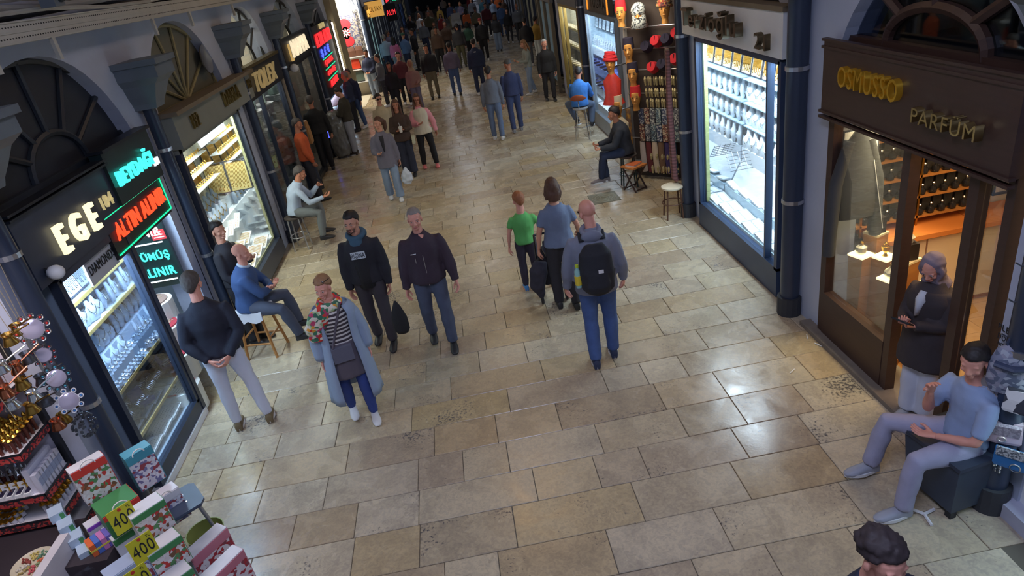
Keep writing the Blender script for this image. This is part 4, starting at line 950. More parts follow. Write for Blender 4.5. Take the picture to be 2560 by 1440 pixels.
place_many(pr, [((XR + .42, 6.95 + .39 * i, .60), (0, .12, -PI / 2), .85) for i in range(6)], 'white ring trays on the glass step of the white-lit window', rows('flat white ring tray on the glass step, white-lit window', 1, None))
pr = bust_proto(felt_white, silver, 'white necklace stand in the rows of the white-lit window')
sp_ = [((XR + (.6, .66, .7)[j], 6.85 + .21 * i + .05 * j, (1.1, 1.42, 1.74)[j]), (0, 0, -PI / 2 + .35), 1.3) for i in range(11) for j in range(3)]
place_many(pr, sp_, 'white necklace stands in the white-lit window', rows('white necklace stand, white-lit window', 3, ('lowest row', 'middle row', 'top row')))
for i, z in enumerate((1.4, 1.72, 2.05)): MB().bx(XR + .58, XR + .83, 6.72, 9.08, z, z + .015).obj('glass_shelf', deck, label=('lowest', 'middle', 'highest')[i] + ' glass shelf behind the necklace stands of the white-lit window', cat='shelf')
pr = panel_proto(M('pale_gold_board', (232, 216, 176), .6), gold, 'framed board of fine gold chains along the top of the white-lit window', .3, .5, 14)
place_many(pr, [((XR + .7, 6.9 + .34 * i, 2.08), (-.15, 0, -PI / 2), 1) for i in range(7)], 'gold chain boards along the top of the white-lit window', rows('framed board of gold chains atop the white-lit window', 1, None))
bk = thing('wire_rack', 'small wire display rack at the far side of the white-lit window', 'wire rack', (XR + .45, 8.8, .9)); b = MB()
for i in range(6): b.cyl((-.2 + .08 * i, -.1, 0), (-.2 + .08 * i, .1, .22), .004, n=5); b.cyl((-.22, -.1 + .04 * i, .04 * i), (.22, -.1 + .04 * i, .04 * i), .004, n=5)
b.obj('wires', silver_dark, bk)

# ================================================================= hats and slippers stall (y 9.9..12.6)
N_STALL = len(PENDING)
st_ = thing('display_rack', 'tall rack of hats, slippers and scarves against the right wall', 'rack', (XR - .12, 11.3, 0))
MB().box((.06, 0, 1.6), (.04, 2.5, 3.2)).obj('back_panel', M('dark_brown_board', (78, 66, 58), .8), st_)
for y in (-1.24, 1.24): MB().box((-.0, y, 1.6), (.1, .05, 3.2)).obj('upright', M('white_frame', (190, 184, 172), .5), st_)
for z in (.32, .75, 1.55, 1.95, 2.3, 2.65): MB().cyl((-.06, -1.22, z), (-.06, 1.22, z), .012, n=6).obj('rail', steel, st_)
skin_w = M('painted_face', (214, 150, 74), .5, var=.2, scale=20); redfelt = M('red_felt', (196, 36, 44), .9); blackfelt = M('black_felt', (40, 34, 52), .9)
def head_dummy(label, y, z, x=-.1, hat='fez', hm=redfelt, face=skin_w):
    t = thing('mannequin_bust', label, 'display head', (XR - .26 + x, y, z), -.95)
    if x < -.2: MB().cyl((0, 0, .12), (.3, .38, .12), .012, n=6).obj('bracket', steel, t)
    b = MB(); b.tube([(0, 0, -.02), (0, 0, .06), (0, -.01, .12), (0, -.015, .2), (0, -.01, .28), (0, 0, .33)], [(.06, .06), (.05, .05), (.07, .08), (.088, .1), (.085, .1), (.04, .05)], 12)
    b.tube([(0, -.1, .22), (0, -.13, .17), (0, -.1, .155)], [.008, .018, .008], 6); b.ball((0, -.1, .12), (.028, .012, .009), 8, 4)
    b.obj('head', face, t, smooth='auto')
    b = MB()
    for s in (-1, 1): b.ball((s * .035, -.105, .21), (.016, .006, .007), 6, 4); b.box((s * .035, -.108, .235), (.035, .006, .006))
    b.obj('painted_eyes', black_metal, t)
    if hat == 'fez': MB().lathe([(.1, .22), (.1, .26), (.085, .40), (.001, .40)], n=16).obj('fez', hm, t, smooth='auto')
    elif hat == 'turban':
        b = MB()
        for k in range(5): b.torus((0, 0, .25 + .028 * k), (0.12 * (-1) ** k, .1, 1), .105 - .01 * k, .03, 16, 6)
        b.ball((0, 0, .33), (.09, .09, .06)); b.obj('turban', hm, t, smooth=True)
    elif hat == 'scarf':
        b = MB(); b.ball((0, 0, .27), (.125, .125, .13), 14, 8); b.tube([(0, 0, .0), (0, 0, .12), (0, .0, .2)], [(.15, .14), (.12, .12), (.11, .1)], 12); b.obj('head_scarf', hm, t, smooth=True)
    return t
kef = patchwork('keffiyeh', [(200, 204, 196), (70, 74, 76), (190, 190, 180)], 60); multi = patchwork('ikat_turban', [(190, 90, 60), (210, 170, 90), (110, 60, 60), (160, 140, 110)], 40)
HD = [('display head in a red fez at the top left of the hat rack', 12.35, 2.72, 'fez', redfelt), ('display head wrapped in a black and white checked scarf', 11.65, 2.66, 'scarf', kef), ('display head in an orange striped turban at the top right of the hat rack', 10.65, 2.72, 'turban', multi),
      ('display head in a tall black hat, second down the left edge', 12.15, 2.12, 'fez', blackfelt), ('display head in a wide black hat, third down the left edge', 12.05, 1.72, 'fez', blackfelt), ('display head in a red and black fez, fourth down the left edge', 12.0, 1.32, 'fez', redfelt)]
for lb, y, z, h, m_ in HD: head_dummy(lb, y, z, hat=h, hm=m_)
rc = head_dummy('display head in a red turban with glittering red dancer costume', 12.75, 1.95, x=-.25, hat='turban', hm=redfelt)
MB().tube([(0, 0, .02), (0, 0, -.1), (0, 0, -.35), (0, 0, -.5)], [(.06, .05), (.16, .1), (.14, .1), (.2, .12)], 14).obj('red_costume', M('red_satin', (196, 58, 48), .35, var=.4, scale=12), rc, smooth='auto')
rc = head_dummy('display bust in a cream hat and cream robe below the red costume', 12.6, 1.2, x=-.25, hat='fez', hm=M('cream_felt', (206, 190, 160), .9))
MB().tube([(0, 0, .02), (0, 0, -.1), (0, 0, -.4), (0, 0, -.66)], [(.06, .05), (.17, .1), (.15, .1), (.18, .12)], 14).obj('robe', M('cream_felt', (206, 190, 160), .9), rc, smooth='auto')
pr = thing('fez_hat', 'fez hat hung on the rack', 'hat', (0, 0, 0)); MB().lathe([(.1, 0), (.1, .03), (.08, .13), (.001, .13)], n=14).obj('felt_body', redfelt, pr, smooth='auto'); MB().tube([(0, 0, .13), (.06, 0, .14), (.1, 0, .05)], .006, 5).obj('tassel', black_metal, pr)
MATL2 = []
FZ = [(11.55, 2.32, 1, 'black fez, left end of the upper fez row'), (11.15, 2.4, 0, 'red fez, second in the upper fez row'), (10.75, 2.42, 1, 'black fez, third in the upper fez row'), (10.35, 2.5, 0, 'red fez hanging at the right end of the upper fez row'), (11.35, 1.98, 0, 'red fez, left end of the lower fez row'), (10.95, 2.02, 1, 'black fez in the middle of the lower fez row'), (10.45, 2.1, 0, 'red fez, right end of the lower fez row')]
tr = tree_of(pr)
for i, (y, z, k, lb) in enumerate(FZ):
    q = (XR - .2, y, z); r_ = (0, -1.2, 0)
    if i == 0: pr.location = q; pr.rotation_euler = r_; pr['label'] = lb; pr['group'] = 'fez hats on the rack'; o = pr; o2 = [c for c, g in tr][0]
    else:
        n0 = len(PENDING); o = copy_thing(pr, tr, q, r_, lb); o2 = PENDING[n0 + 1]
    MATL2.append((o2, blackfelt if k else redfelt))
tr = None
pr = thing('slipper_pair', 'pair of gold embroidered slippers hanging on the hat rack', 'slippers', (0, 0, 0))
for s in (-1, 1): MB().tube([(s * .04, 0, .09), (s * .04, -.03, .05), (s * .04, -.03, -.02), (s * .036, -.02, -.1), (s * .034, .01, -.13)], [(.016, .02), (.032, .03), (.026, .02), (.022, .014), (.006, .006)], 8, side=(1, 0, 0)).obj('slipper', M('gold_slipper', (214, 196, 150), .3, .5, var=.6, scale=55), pr, smooth='auto')
sp_ = []
for j, (z, n) in enumerate(((1.78, 6), (1.58, 6), (1.4, 7), (.42, 6), (.2, 5))):
    for i in range(n): sp_.append(((XR - .225, 11.65 - i * .23 - .02 * j, z), (.25, 0, -PI / 2 + .5), .78))
place_many(pr, sp_, 'gold slippers on the hat rack', lambda k: 'gold slippers on the hat rack, %s, %s from the left' % ([(r_, i_) for r_, n_ in (('top slipper row', 6), ('second slipper row', 6), ('third slipper row', 7), ('second row from the floor', 6), ('lowest row', 5)) for i_ in ORD[:n_]][k]))
pcs = [[(90, 96, 120), (180, 180, 176), (60, 66, 90)], [(150, 96, 80), (200, 180, 150), (90, 60, 60)], [(110, 110, 116), (190, 190, 180), (60, 60, 70)], [(100, 120, 130), (170, 180, 170), (70, 80, 90)]]
for r in range(2):
    for i in range(7):
        z0, z1 = ((1.02, 1.3), (.72, 1.03))[r]; y = 11.95 - i * .24
        MB().box((XR - .24, y, (z0 + z1) / 2), (.05, .2, z1 - z0)).obj('pouch', patchwork('pouch_%d' % ((i + r) % 4), pcs[(i + r) % 4], 50), label='patterned cloth pouch, %s from the left in the %s pouch row of the hat rack' % (('first', 'second', 'third', 'fourth', 'fifth', 'sixth', 'seventh')[i], ('upper', 'lower')[r]), cat='pouch', group='cloth pouches on the hat rack')
for i, (c, lb) in enumerate((((196, 180, 168), 'floral cream'), ((112, 50, 52), 'dark red'), ((206, 186, 160), 'cream'), ((120, 92, 70), 'brown'), ((66, 52, 100), 'purple'), ((40, 74, 96), 'teal'))):
    y = 12.0 - i * .26; sc = thing('scarf', lb + ' scarf hanging low on the hat rack', 'scarf', (XR - .24, y, .5)); b = MB()
    b.tube([(0, 0, .2), (0, 0, 0), (-.01, -.04, -.2), (0, -.06, -.36)], [(.11, .02), (.12, .03), (.12, .02), (.11, .02)], 10, side=(0, 1, 0)); b.obj('cloth', M('scarf_' + lb.replace(' ', '_'), c, .8, var=.2), sc, smooth='auto')
oc = thing('scarf', 'ochre patterned scarf hanging at the left edge of the hat rack', 'scarf', (XR - .3, 12.45, .95)); MB().tube([(0, 0, .35), (0, 0, 0), (0, -.03, -.35)], [(.1, .03), (.11, .03), (.08, .02)], 10, side=(0, 1, 0)).obj('cloth', M('ochre_print', (196, 140, 50), .8, col2=(120, 90, 70), scale=9), oc, smooth='auto')
area_light('stall_fill_light', (2.7, 10.9, 3.5), (.8, .8), 34, NEUT, rot=(.5, .3, 0))  # unseen fill light added to brighten the hat rack
lampc = thing('string_tassels', 'string of white tassels hanging in front of the red hats', 'tassels', (XR - .3, 10.2, 0)); b = MB(); b.tube([(0, .1, 2.75), (0, 0, 2.4), (0, -.05, 1.5)], [.02, .012, .01], 6)
b.lathe([(.06, 0), (.01, .16)], (0, .1, 2.6), 8); b.obj('strings', paper, lampc)
# awning box above rack
aw = thing('storage_box', 'black storage boxes on top of the hat rack', 'box', (XR - .2, 11.4, 3.3)); MB().box((0, 0, 0), (.3, 1.9, .16)).obj('box', black_metal, aw); MB().box((0, .3, .14), (.28, .6, .12)).obj('carton', M('grey_carton', (150, 150, 130), .7), aw)

# the rack stands at an angle across the bay: lay its contents out on that plane
PLX, PLY, KU = 3.08, 11.9, .47
for o in PENDING[N_STALL:]:
    if o.parent is not None: continue
    def mp(x, y):
        u = (12.5 - y) * KU; off = XR - x - .12
        return PLX + .707 * u - .707 * off, PLY - .707 * u - .707 * off
    if o.location.length < 1e-6:
        for v in o.data.vertices: v.co.x, v.co.y = mp(v.co.x, v.co.y)
    else:
        o.location.x, o.location.y = mp(o.location.x, o.location.y)
        if 'bust' in o.name: o.rotation_euler.z = -.42
        else: o.rotation_euler.z += PI / 4
        if o.name.split('.')[0] in ('display_rack', 'scarf', 'storage_box', 'string_tassels'): o.scale = (1, KU, 1)
hs = thing('scarf', 'long faded striped shawls hanging over the right upright of the hat rack', 'scarf', (XR - .2, 9.85, 0))
for i, c in enumerate(((150, 120, 104), (116, 110, 112), (128, 84, 84))):
    MB().tube([(-.02 * i, .08 - .08 * i, 2.5), (-.03 * i, .06 - .08 * i, 1.6), (-.02 * i, .05 - .09 * i, .8 - .1 * i), (0, .04 - .1 * i, .55)], [(.03, .05), (.05, .06), (.05, .07), (.04, .05)], 8).obj('shawl', striped('shawl_%d' % i, c, tuple(int(v * .8) for v in c), .05, .5), hs, smooth='auto')

# ================================================================= blue-white jeweller (13.4..16.4)
sg = thing('shop_sign', 'black sign with orange rounded neon frame above the blue-white jewellery window', 'shop sign', (XR - .02, 14.7, 2.93))
MB().box((-.04, 0, 0), (.1, 1.9, .5)).obj('board', M('dark_sign_brown', (58, 50, 44), .5), sg)
fr = [(-.1, -.92, -.22), (-.1, -.92, .24), (-.1, .92, .24), (-.1, .92, -.22)]; MB().tube(fr, .02, 6).obj('neon_frame', glow('orange_neon', (240, 150, 50), .9), sg)
wall_word_r('TUĞRA', XR - .08, 14.7, 2.9, 1.4, .24, .03, bz, sg); MB().box((-.1, .1, .14), (.01, 1.0, .02)).obj('neon_tube', M('copper_line', (200, 110, 80), .4), sg)
sc_ = MB(); [sc_.lathe([(.001, 0), (.05, .1)], (XR - .06, 14.1 + .13 * i, 2.68), 5) for i in range(15)]
sc_.obj('scalloped_trim', steel, label='row of pointed white trim under the orange-framed sign', cat='trim')
frame_rect('shop_window', XR - .02, 13.5, 16.3, .3, 2.62, .09, .1, M('silver_frame', (140, 148, 158), .3, .4), 'blue-white lit jewellery window behind the man sitting on his phone', sill=.25, side=1)
interior('trim_14', 1, XR, 13.5, 16.3, .3, 2.64, .8, M('bright_case', (190, 206, 216), .7), 120, (.8, .92, 1.0), lx=.05)
for k, (x0, z) in enumerate(((.02, .52), (.18, .8), (.36, 1.15), (.56, 1.5))): MB().bx(XR + x0, XR + .78, 13.55, 16.25, z - .2, z).obj('display_step', felt_white if k != 2 else M('blue_cloth_step', (120, 140, 190), .8), label=('lowest', 'second', 'third blue', 'highest')[k] + ' step inside the blue-white jewellery window', cat='display step')
pr = tray_proto(M('blue_tray', (70, 84, 150), .8), silver, 'blue and white ring tray in the blue-white jewellery window', .36, .24, 6, 3)
place_many(pr, [((XR + .46, 13.75 + .4 * i, 1.17), (0, .3, -PI / 2), .8) for i in range(7)] + [((XR + .27, 13.75 + .4 * i, .82), (0, .3, -PI / 2), .8) for i in range(7)], 'blue ring trays in the blue-white jewellery window', lambda k: 'blue and white ring tray, blue-white window, %s row, %s from the near end' % (('upper', 'lower')[k // 7], ORD[k % 7]))
pr = bust_proto(felt_white, silver, 'white necklace stand in the blue-white jewellery window')
place_many(pr, [((XR + .66, 13.7 + .24 * i, 1.5), (0, 0, -PI / 2 + .4), 1.3) for i in range(11)], 'necklace stands in the blue-white jewellery window', rows('white necklace stand, blue-white window', 1, None))
pr = panel_proto(felt_white, silver, 'pale chain board in the blue-white jewellery window', .34, .5, 12)
place_many(pr, [((XR + .72, 13.8 + .42 * i, 1.95), (-.15, 0, -PI / 2), 1) for i in range(6)], 'chain boards in the blue-white jewellery window', rows('pale chain board, blue-white window', 1, None))
# golden window further along
frame_rect('shop_window', XR - .02, 17.3, 19.9, .3, 2.62, .1, .1, M('gold_frame', (150, 130, 76), .4, .3), 'gold-framed window heaped with pale trinkets beyond the blue jumper man', sill=.25, side=1, mull=(19.2,))
interior('trim_15', 1, XR, 17.3, 19.9, .3, 2.64, .7, M('cream_case', (190, 188, 170), .7), 70, NEUT, lx=.05)
for k, (x0, z) in enumerate(((.02, .55), (.16, .9), (.32, 1.3), (.48, 1.7))): MB().bx(XR + x0, XR + .68, 17.35, 19.85, z - .3, z).obj('display_step', M('dark_step', (70, 66, 64), .7), label=('lowest', 'second', 'third', 'highest')[k] + ' step inside the gold-framed window', cat='display step')
pr = thing('trinket_bowl', 'pale inlaid trinket bowl in the gold-framed window', 'bowl', (0, 0, 0)); MB().lathe([(.05, 0), (.1, .05), (.12, .1), (.1, .09), (.04, .03)], n=12).obj('bowl', M('inlay_cream', (226, 206, 160), .4, var=.4, scale=30), pr, smooth='auto')
b = MB(); [b.ball((.04 * math.cos(k), .04 * math.sin(k), .09), .03, 6, 4) for k in range(6)]; b.obj('filling', M('pearl', (232, 222, 200), .4), pr, kind='stuff')
place_many(pr, [((XR + .24 + .16 * j, 17.55 + .33 * i, .9 + .4 * j), (0, 0, .3 * i), 1.1) for i in range(8) for j in range(3)], 'trinket bowls in the gold-framed window', rows('pale trinket bowl, gold-framed window', 3, ('lowest step', 'middle step', 'top step')))
MB().box((XR - .03, 18.6, 2.85), (.1, 2.7, .42)).obj('fascia_board', M('grey_fascia', (104, 108, 116), .6), label='plain grey fascia over the gold-framed window', cat='fascia')
for i, (y0, c) in enumerate(((20.8, (96, 120, 134)), (24.6, (84, 96, 110)), (28.5, (70, 78, 90)), (32.5, (120, 116, 100)), (37, (70, 74, 84)), (42, (90, 94, 104)), (48, (110, 104, 90)), (55, (80, 84, 90)))):
    L_ = 2.8 if i == 0 else 3.4; sh = thing('shop_facade', 'far right shop front, %s beyond the gold-framed window' % ('first', 'second', 'third', 'fourth', 'fifth', 'sixth', 'seventh', 'eighth')[i], 'shop front', (XR - .06 + (1.05 if i else 0), y0 + L_ / 2, 0))
    MB().box((-.04, 0, 2.85), (.1, L_, .5)).obj('fascia', black_metal if i % 2 else M('grey_fascia', (104, 108, 116), .6), sh)
    MB().box((-.01, 0, 1.4), (.02, L_ * .8, 2.3)).obj('lit_display', M('far_disp_r%d' % i, c, .6, var=.5, scale=9, emit=c, es=.12), sh)
    for s in (-1, 0, 1): MB().box((-.05, s * L_ * .44, 1.5), (.1, .14, 3.0)).obj('jamb', dark_frame if i % 2 else M('jamb_buff', (120, 112, 96), .5), sh)

# ================================================================= right edge: note on the pillar, bags, white case
nt_ = thing('wall_note', 'handwritten PLEASE DON\'T SIT note in black letters on the white pillar', 'note', (XR - .01, 3.45, 1.75))
ink = M('ink_black', (34, 36, 44), .7)
c0 = PX(2522, 850, XR - .01)
for s, w, h, dz, dy in (('PLEASE', .2, .045, 0, 0), ("DON'T S", .18, .045, -.07, 0), ('NOTE HERE', .16, .028, -.125, 0)):
    o = word(s, .1, .003, ink, nt_, (c0.x - nt_.location.x, c0.y - nt_.location.y, c0.z - nt_.location.z + dz + .06), RR, fit=(w, h))
pb = PX(2500, 780, XR - .02)
# ================================================================= people
def remesh(b, vox, smooth_it=3, fac=0.5):
    me = bpy.data.meshes.new('tmp'); me.from_pydata([tuple(v) for v in b.v], [], b.f)
    bm = bmesh.new(); bm.from_mesh(me); bmesh.ops.recalc_face_normals(bm, faces=bm.faces); bm.to_mesh(me); bm.free()
    o = bpy.data.objects.new('tmp', me)
    m = o.modifiers.new('r', 'REMESH'); m.mode = 'VOXEL'; m.voxel_size = vox; m.use_smooth_shade = True
    if smooth_it:
        s = o.modifiers.new('s', 'SMOOTH'); s.factor = fac; s.iterations = smooth_it
    return evaluated(o)
def np_mesh(me):
    v = np.empty(len(me.vertices) * 3); me.vertices.foreach_get('co', v)
    return v.reshape(-1, 3), [tuple(p.vertices) for p in me.polygons]
def wrinkle(me, amp, freq=(9, 9, 5), seed=0.0):
    n = len(me.vertices); co = np.empty(n * 3); no = np.empty(n * 3)
    me.vertices.foreach_get('co', co); me.vertex_normals.foreach_get('vector', no)
    co = co.reshape(-1, 3); nn = noise.noise; fx, fy, fz = freq
    d = np.array([nn((p[0] * fx + seed, p[1] * fy, p[2] * fz)) + .5 * nn((p[0] * 22, p[1] * 22 + seed, p[2] * 13)) for p in co.tolist()])
    co += no.reshape(-1, 3) * (d * amp)[:, None]
    me.vertices.foreach_set('co', co.ravel()); me.update()
# --- head template (origin at the base of the skull/neck joint, face towards +y), about 0.235 m tall
def build_head(fem=False):
    b = MB(); w = .93 if fem else 1.0
    b.ball((0, -.012, .155), (.073 * w, .092, .083), 18, 12)
    b.tube([(0, .03, .03), (0, .035, .07), (0, .03, .12), (0, .025, .16)], [(.030 * w, .030), (.052 * w, .052), (.064 * w, .060), (.064 * w, .058)], 16, side=(1, 0, 0))
    b.ball((0, .062, .026), (.026 * w, .022, .018), 10, 8)                      # chin
    b.tube([(0, -.02, -.05), (0, -.015, .02), (0, -.01, .09)], [.056 * w, .053 * w, .055], 14)      # neck
    b.tube([(0, .086, .118), (0, .103, .085), (0, .10, .074)], [.008, .014, .010], 8)                # nose
    for s in (-1, 1):
        b.ball((s * .014, .093, .077), .009, 8, 6); b.ball((s * .032, .076, .135), (.024, .012, .008), 8, 6)   # nostril, brow
        b.ball((s * .042, .062, .085), (.018, .018, .02), 8, 6)                   # cheek
        b.ball((s * .073 * w, -.005, .10), (.010, .019, .031), 8, 8)              # ear
    b.ball((0, .086, .052), (.024, .012, .009), 10, 6)                          # lips
    me = remesh(b, .0058, 2); return np_mesh(me)
def build_hand(curl, spread=1.0):
    """wrist at origin, fingers along -z, palm faces +y (towards the body front), thumb on +x side"""
    b = MB()
    b.tube([(0, 0, .02), (0, 0, -.01), (.002, 0, -.045), (.002, 0, -.085)], [(.026, .019), (.030, .017), (.039, .015), (.040, .012)], 12, side=(1, 0, 0))
    for i, (x, L_, r) in enumerate(((.030, .074, .0088), (.010, .082, .0092), (-.010, .077, .0088), (-.029, .062, .0078))):
        a = .15 + curl * .5; p = Vector((x, 0, -.078)); pts = [p + Vector((0, 0, .02)), p]
        for k, f in enumerate((.45, .3, .25)):
            a += curl * (.35, .55, .4)[k]; p = p + Vector((x * .12 * spread * f, math.sin(a) * L_ * f, -math.cos(a) * L_ * f)); pts.append(p)
        b.tube(pts, [r, r * 1.05, r, r * .92, r * .75], 8)
    p = Vector((.026, .004, -.02)); pts = [p]
    for d in ((.022, .012, -.028), (.010, .014 + .006 * curl, -.026), (-.002 - .008 * curl, .010 + .004 * curl, -.022)): p = p + Vector(d); pts.append(p)
    b.tube(pts, [.013, .0125, .0105, .0082], 8)
    return np_mesh(remesh(b, .0042, 1))
HEADM, HEADF = build_head(), build_head(True)
HANDS = {k: build_hand(c) for k, c in (('relax', .45), ('grip', 1.25), ('flat', .12))}
def decimated(vf, vox):
    b = MB(); b.v = [tuple(v) for v in vf[0]]; b.f = list(vf[1]); return np_mesh(remesh(b, vox, 0))
HEAD_LO = decimated(HEADM, .014); HAND_LO = {k: decimated(v, .0085) for k, v in HANDS.items()}
def shoe_mb(b, T, L_=.27, boot=.0, w=.047):
    b.T = T
    rings = []
    for y, z0, z1, ww in ((-.075, .0, .07, .032), (-.06, 0, .095, .038), (-.02, 0, .10, .040), (.04, 0, .082, w * .92), (.10, 0, .062, w * 1.04), (.15, .002, .048, w * .95), (.185, .008, .034, w * .6), (.195, .014, .026, w * .3)):
        y *= L_ / .27; r = []
        for k in range(10):
            a = 2 * PI * k / 10; x = math.cos(a) * ww; z = (z0 + z1) / 2 + math.sin(a) * (z1 - z0) / 2
            if math.sin(a) < -.3: z = z0
            r.append(Vector((x, y, z)))
        rings.append(r)
    b.loft(rings)
    if boot: b.tube([(0, -.03, .06), (0, -.035, .10 + boot)], [.042, .048], 10)
    b.T = None
    return b
def sole_mb(b, T, L_=.27, w=.049):
    b.T = T; pts = []
    for k in range(16):
        a = 2 * PI * k / 16; y = .06 + math.sin(a) * .137; ww = w * (.92 if y < .03 else 1.08)
        pts.append((math.cos(a) * ww * (1 - .35 * max(0, math.sin(a)) ** 3), y * L_ / .27))
    b.loft([[Vector((x, y, z)) for x, y in pts] for z in (-.004, .022)]); b.T = None
    return b
SKIN = {}
def skin_mat(c, nm):
    if nm in SKIN: return SKIN[nm]
    m = M('skin_' + nm, c, .5, var=.08, scale=12, spec=.35); m.node_tree.nodes['Principled BSDF'].inputs['Subsurface Weight'].default_value = 0.0
    SKIN[nm] = m; return m
SK1 = skin_mat((206, 150, 126), 'light'); SK2 = skin_mat((184, 124, 98), 'olive'); SK3 = skin_mat((222, 158, 140), 'pink'); SK4 = skin_mat((160, 108, 86), 'tan')
def cloth(nm, c, rough=.85, var=.12, **k): return M('cloth_' + nm, c, rough, var=var, scale=k.pop('scale', 10), bump=k.pop('bump', .12), bscale=90, sheen=.0, **k)
def V(*a): return Vector(a)
def rz(a): return Matrix.Rotation(a, 3, 'Z')
def ntow(v): return Vector(v).normalized()
def basis(z, y):
    z = z.normalized(); x = y.cross(z).normalized() if y.cross(z).length > 1e-4 else V(1, 0, 0); y = z.cross(x)
    return Matrix((x, y, z)).transposed()
class Pose:
    def __init__(s, H=1.75, lean=0.0, side=0.0, legL=((0, 0, -1), (0, 0, -1)), legR=((0, 0, -1), (0, 0, -1)), armL=((-.18, .02, -1), (-.05, .15, -1)), armR=((.18, .02, -1), (.05, .15, -1)),
                 head=(0, 0), seat=None, footL=None, footR=None, twist=0, fem=False, bulk=1.0, hunch=0.0, shw=None):
        s.H = H; s.k = k = H / 1.75; s.fem = fem; s.bulk = bulk
        up = Matrix.Rotation(-lean, 3, 'X') @ Matrix.Rotation(side, 3, 'Y') @ rz(twist)
        s.up = up
        hipw = .088 * k; thigh, shank = .43 * k, .42 * k
        shw = (shw or (.150 if fem else .175)) * k
        P = V(0, 0, 0)
        J = {}
        for sd, leg in ((-1, legL), (1, legR)):
            h = P + V(sd * hipw, 0, -.02 * k); a = h + ntow(leg[0]) * thigh; f = a + ntow(leg[1]) * shank
            J[sd] = [h, a, f]
        low = min(J[-1][2].z, J[1][2].z)
        pz = (seat + .10 * k) if seat is not None else (-low + .085 * k)
        P.z = pz
        for sd in J: J[sd] = [j + V(0, 0, pz) for j in J[sd]]
        s.P = P; s.leg = J
        s.waist = P + up @ V(0, .0, .12 * k); s.chest = P + up @ V(0, .005, .30 * k)
        hm = Matrix.Rotation(-hunch, 3, 'X')
        s.neck = P + up @ (V(0, .005, .30 * k) + hm @ V(0, -.005, .205 * k))
        s.headb = s.neck + up @ hm @ V(0, .012, .055 * k)
        s.sh = {sd: s.neck + up @ V(sd * shw, -.005, -.092 * k) for sd in (-1, 1)}
        s.arm = {}
        for sd, arm in ((-1, armL), (1, armR)):
            e = s.sh[sd] + ntow(arm[0]) * .29 * k; w = e + ntow(arm[1]) * .255 * k; s.arm[sd] = [s.sh[sd], e, w, ntow(arm[1]) if len(arm) < 3 else ntow(arm[2])]
        yaw, pitch = head
        s.hm = rz(yaw) @ Matrix.Rotation(pitch, 3, 'X')
        s.foot = {-1: footL, 1: footR}
    def torso(s, b, o=0.0, z0=-.06, z1=.50, belly=1.0, n=20, front=0.0, wide=1.0, flare=0.0):
        k = s.k; B = s.bulk; f = s.fem; pts, rr = [], []
        prof = [(-.34, .18, .13), (-.22, .18, .13), (-.12, .172, .125), (-.06, .168, .122), (0, .165, .12), (.08, .150 if f else .155, .108), (.16, .135 if f else .155, .102), (.26, .150 if f else .17, .115 if f else .118),
                (.35, .15 if f else .172, .12), (.41, .125 if f else .145, .108), (.45, .092 if f else .105, .088), (.485, .068 if f else .074, .070), (.51, .058, .058)]
        for z, w, d in prof:
            if z < z0 - 1e-6 or z > z1 + 1e-6: continue
            bel = 1 + (belly - 1) * math.exp(-((z - .1) / .13) ** 2)
            q = s.P + s.up @ V(0, (front + (bel - 1) * .08) * k, 0) + (s.up @ V(0, 0, z * k) if z <= .30 else (s.chest - s.P) + (s.neck - s.chest) * ((z - .30) / .205))
            if z < 0: q = s.P + V(0, front * k, z * k)
            fl_ = 1 + flare * max(0, -z)
            pts.append(q); rr.append(((w * B * wide * fl_) * k + o, (d * B * bel * fl_) * k + o))
        sd = s.up @ V(1, 0, 0)
        b.tube(pts, rr, n, side=sd)
    def arms(s, b, o=0.0, upto=1.0, r=1.0, cuff=None, n=10):
        k = s.k * (.9 if s.fem else 1.0) * (.5 + .5 * s.bulk)
        for sd in (-1, 1):
            S, E, W, _ = s.arm[sd]
            inner = S + s.up @ V(-sd * .065 * s.k, 0, -.015)
            pts = [inner, S + s.up @ V(0, 0, -.018 * s.k), S.lerp(E, .35), S.lerp(E, .75), E, E.lerp(W, .3), E.lerp(W, .7), W]
            rr = [.040, .048, .052, .046, .042, .042, .034, .027]
            t = [0, 0, .17, .37, .5, .65, .85, 1.0]
            P_, R_ = [], []
            for p, q, tt in zip(pts, rr, t):
                if tt <= upto + 1e-6: P_.append(p); R_.append(q * k * r + o)
            if upto < 1 and t[len(P_) - 1] < upto:
                i = len(P_); u = (upto - t[i - 1]) / (t[i] - t[i - 1]); P_.append(pts[i - 1].lerp(pts[i], u)); R_.append((rr[i - 1] + (rr[i] - rr[i - 1]) * u) * k * r + o)
            if cuff and upto >= 1: R_[-1] = R_[-2] = max(R_[-1], cuff)
            b.tube(P_, R_, n)
    def legs(s, b, o=0.0, upto=1.0, wide=0.0, hem=None, n=12):
        k = s.k * (.5 + .5 * s.bulk)
        for sd in (-1, 1):
            Hp, Kn, An = s.leg[sd]
            pts = [Hp + V(0, 0, .03), Hp.lerp(Kn, .25), Hp.lerp(Kn, .6), Kn, Kn.lerp(An, .3), Kn.lerp(An, .7), An]
            rr = [.085, .085, .070, .055, .056, .046, .038]; t = [0, .12, .3, .5, .65, .85, 1]
            P_, R_ = [], []
            for p, q, tt in zip(pts, rr, t):
                if tt <= upto + 1e-6: P_.append(p); R_.append(q * k + o + wide * tt)
            if hem and upto >= 1: R_[-1] = hem; R_[-2] = max(R_[-2], hem * .96)
            b.tube(P_, R_, n)
CACHE = {}
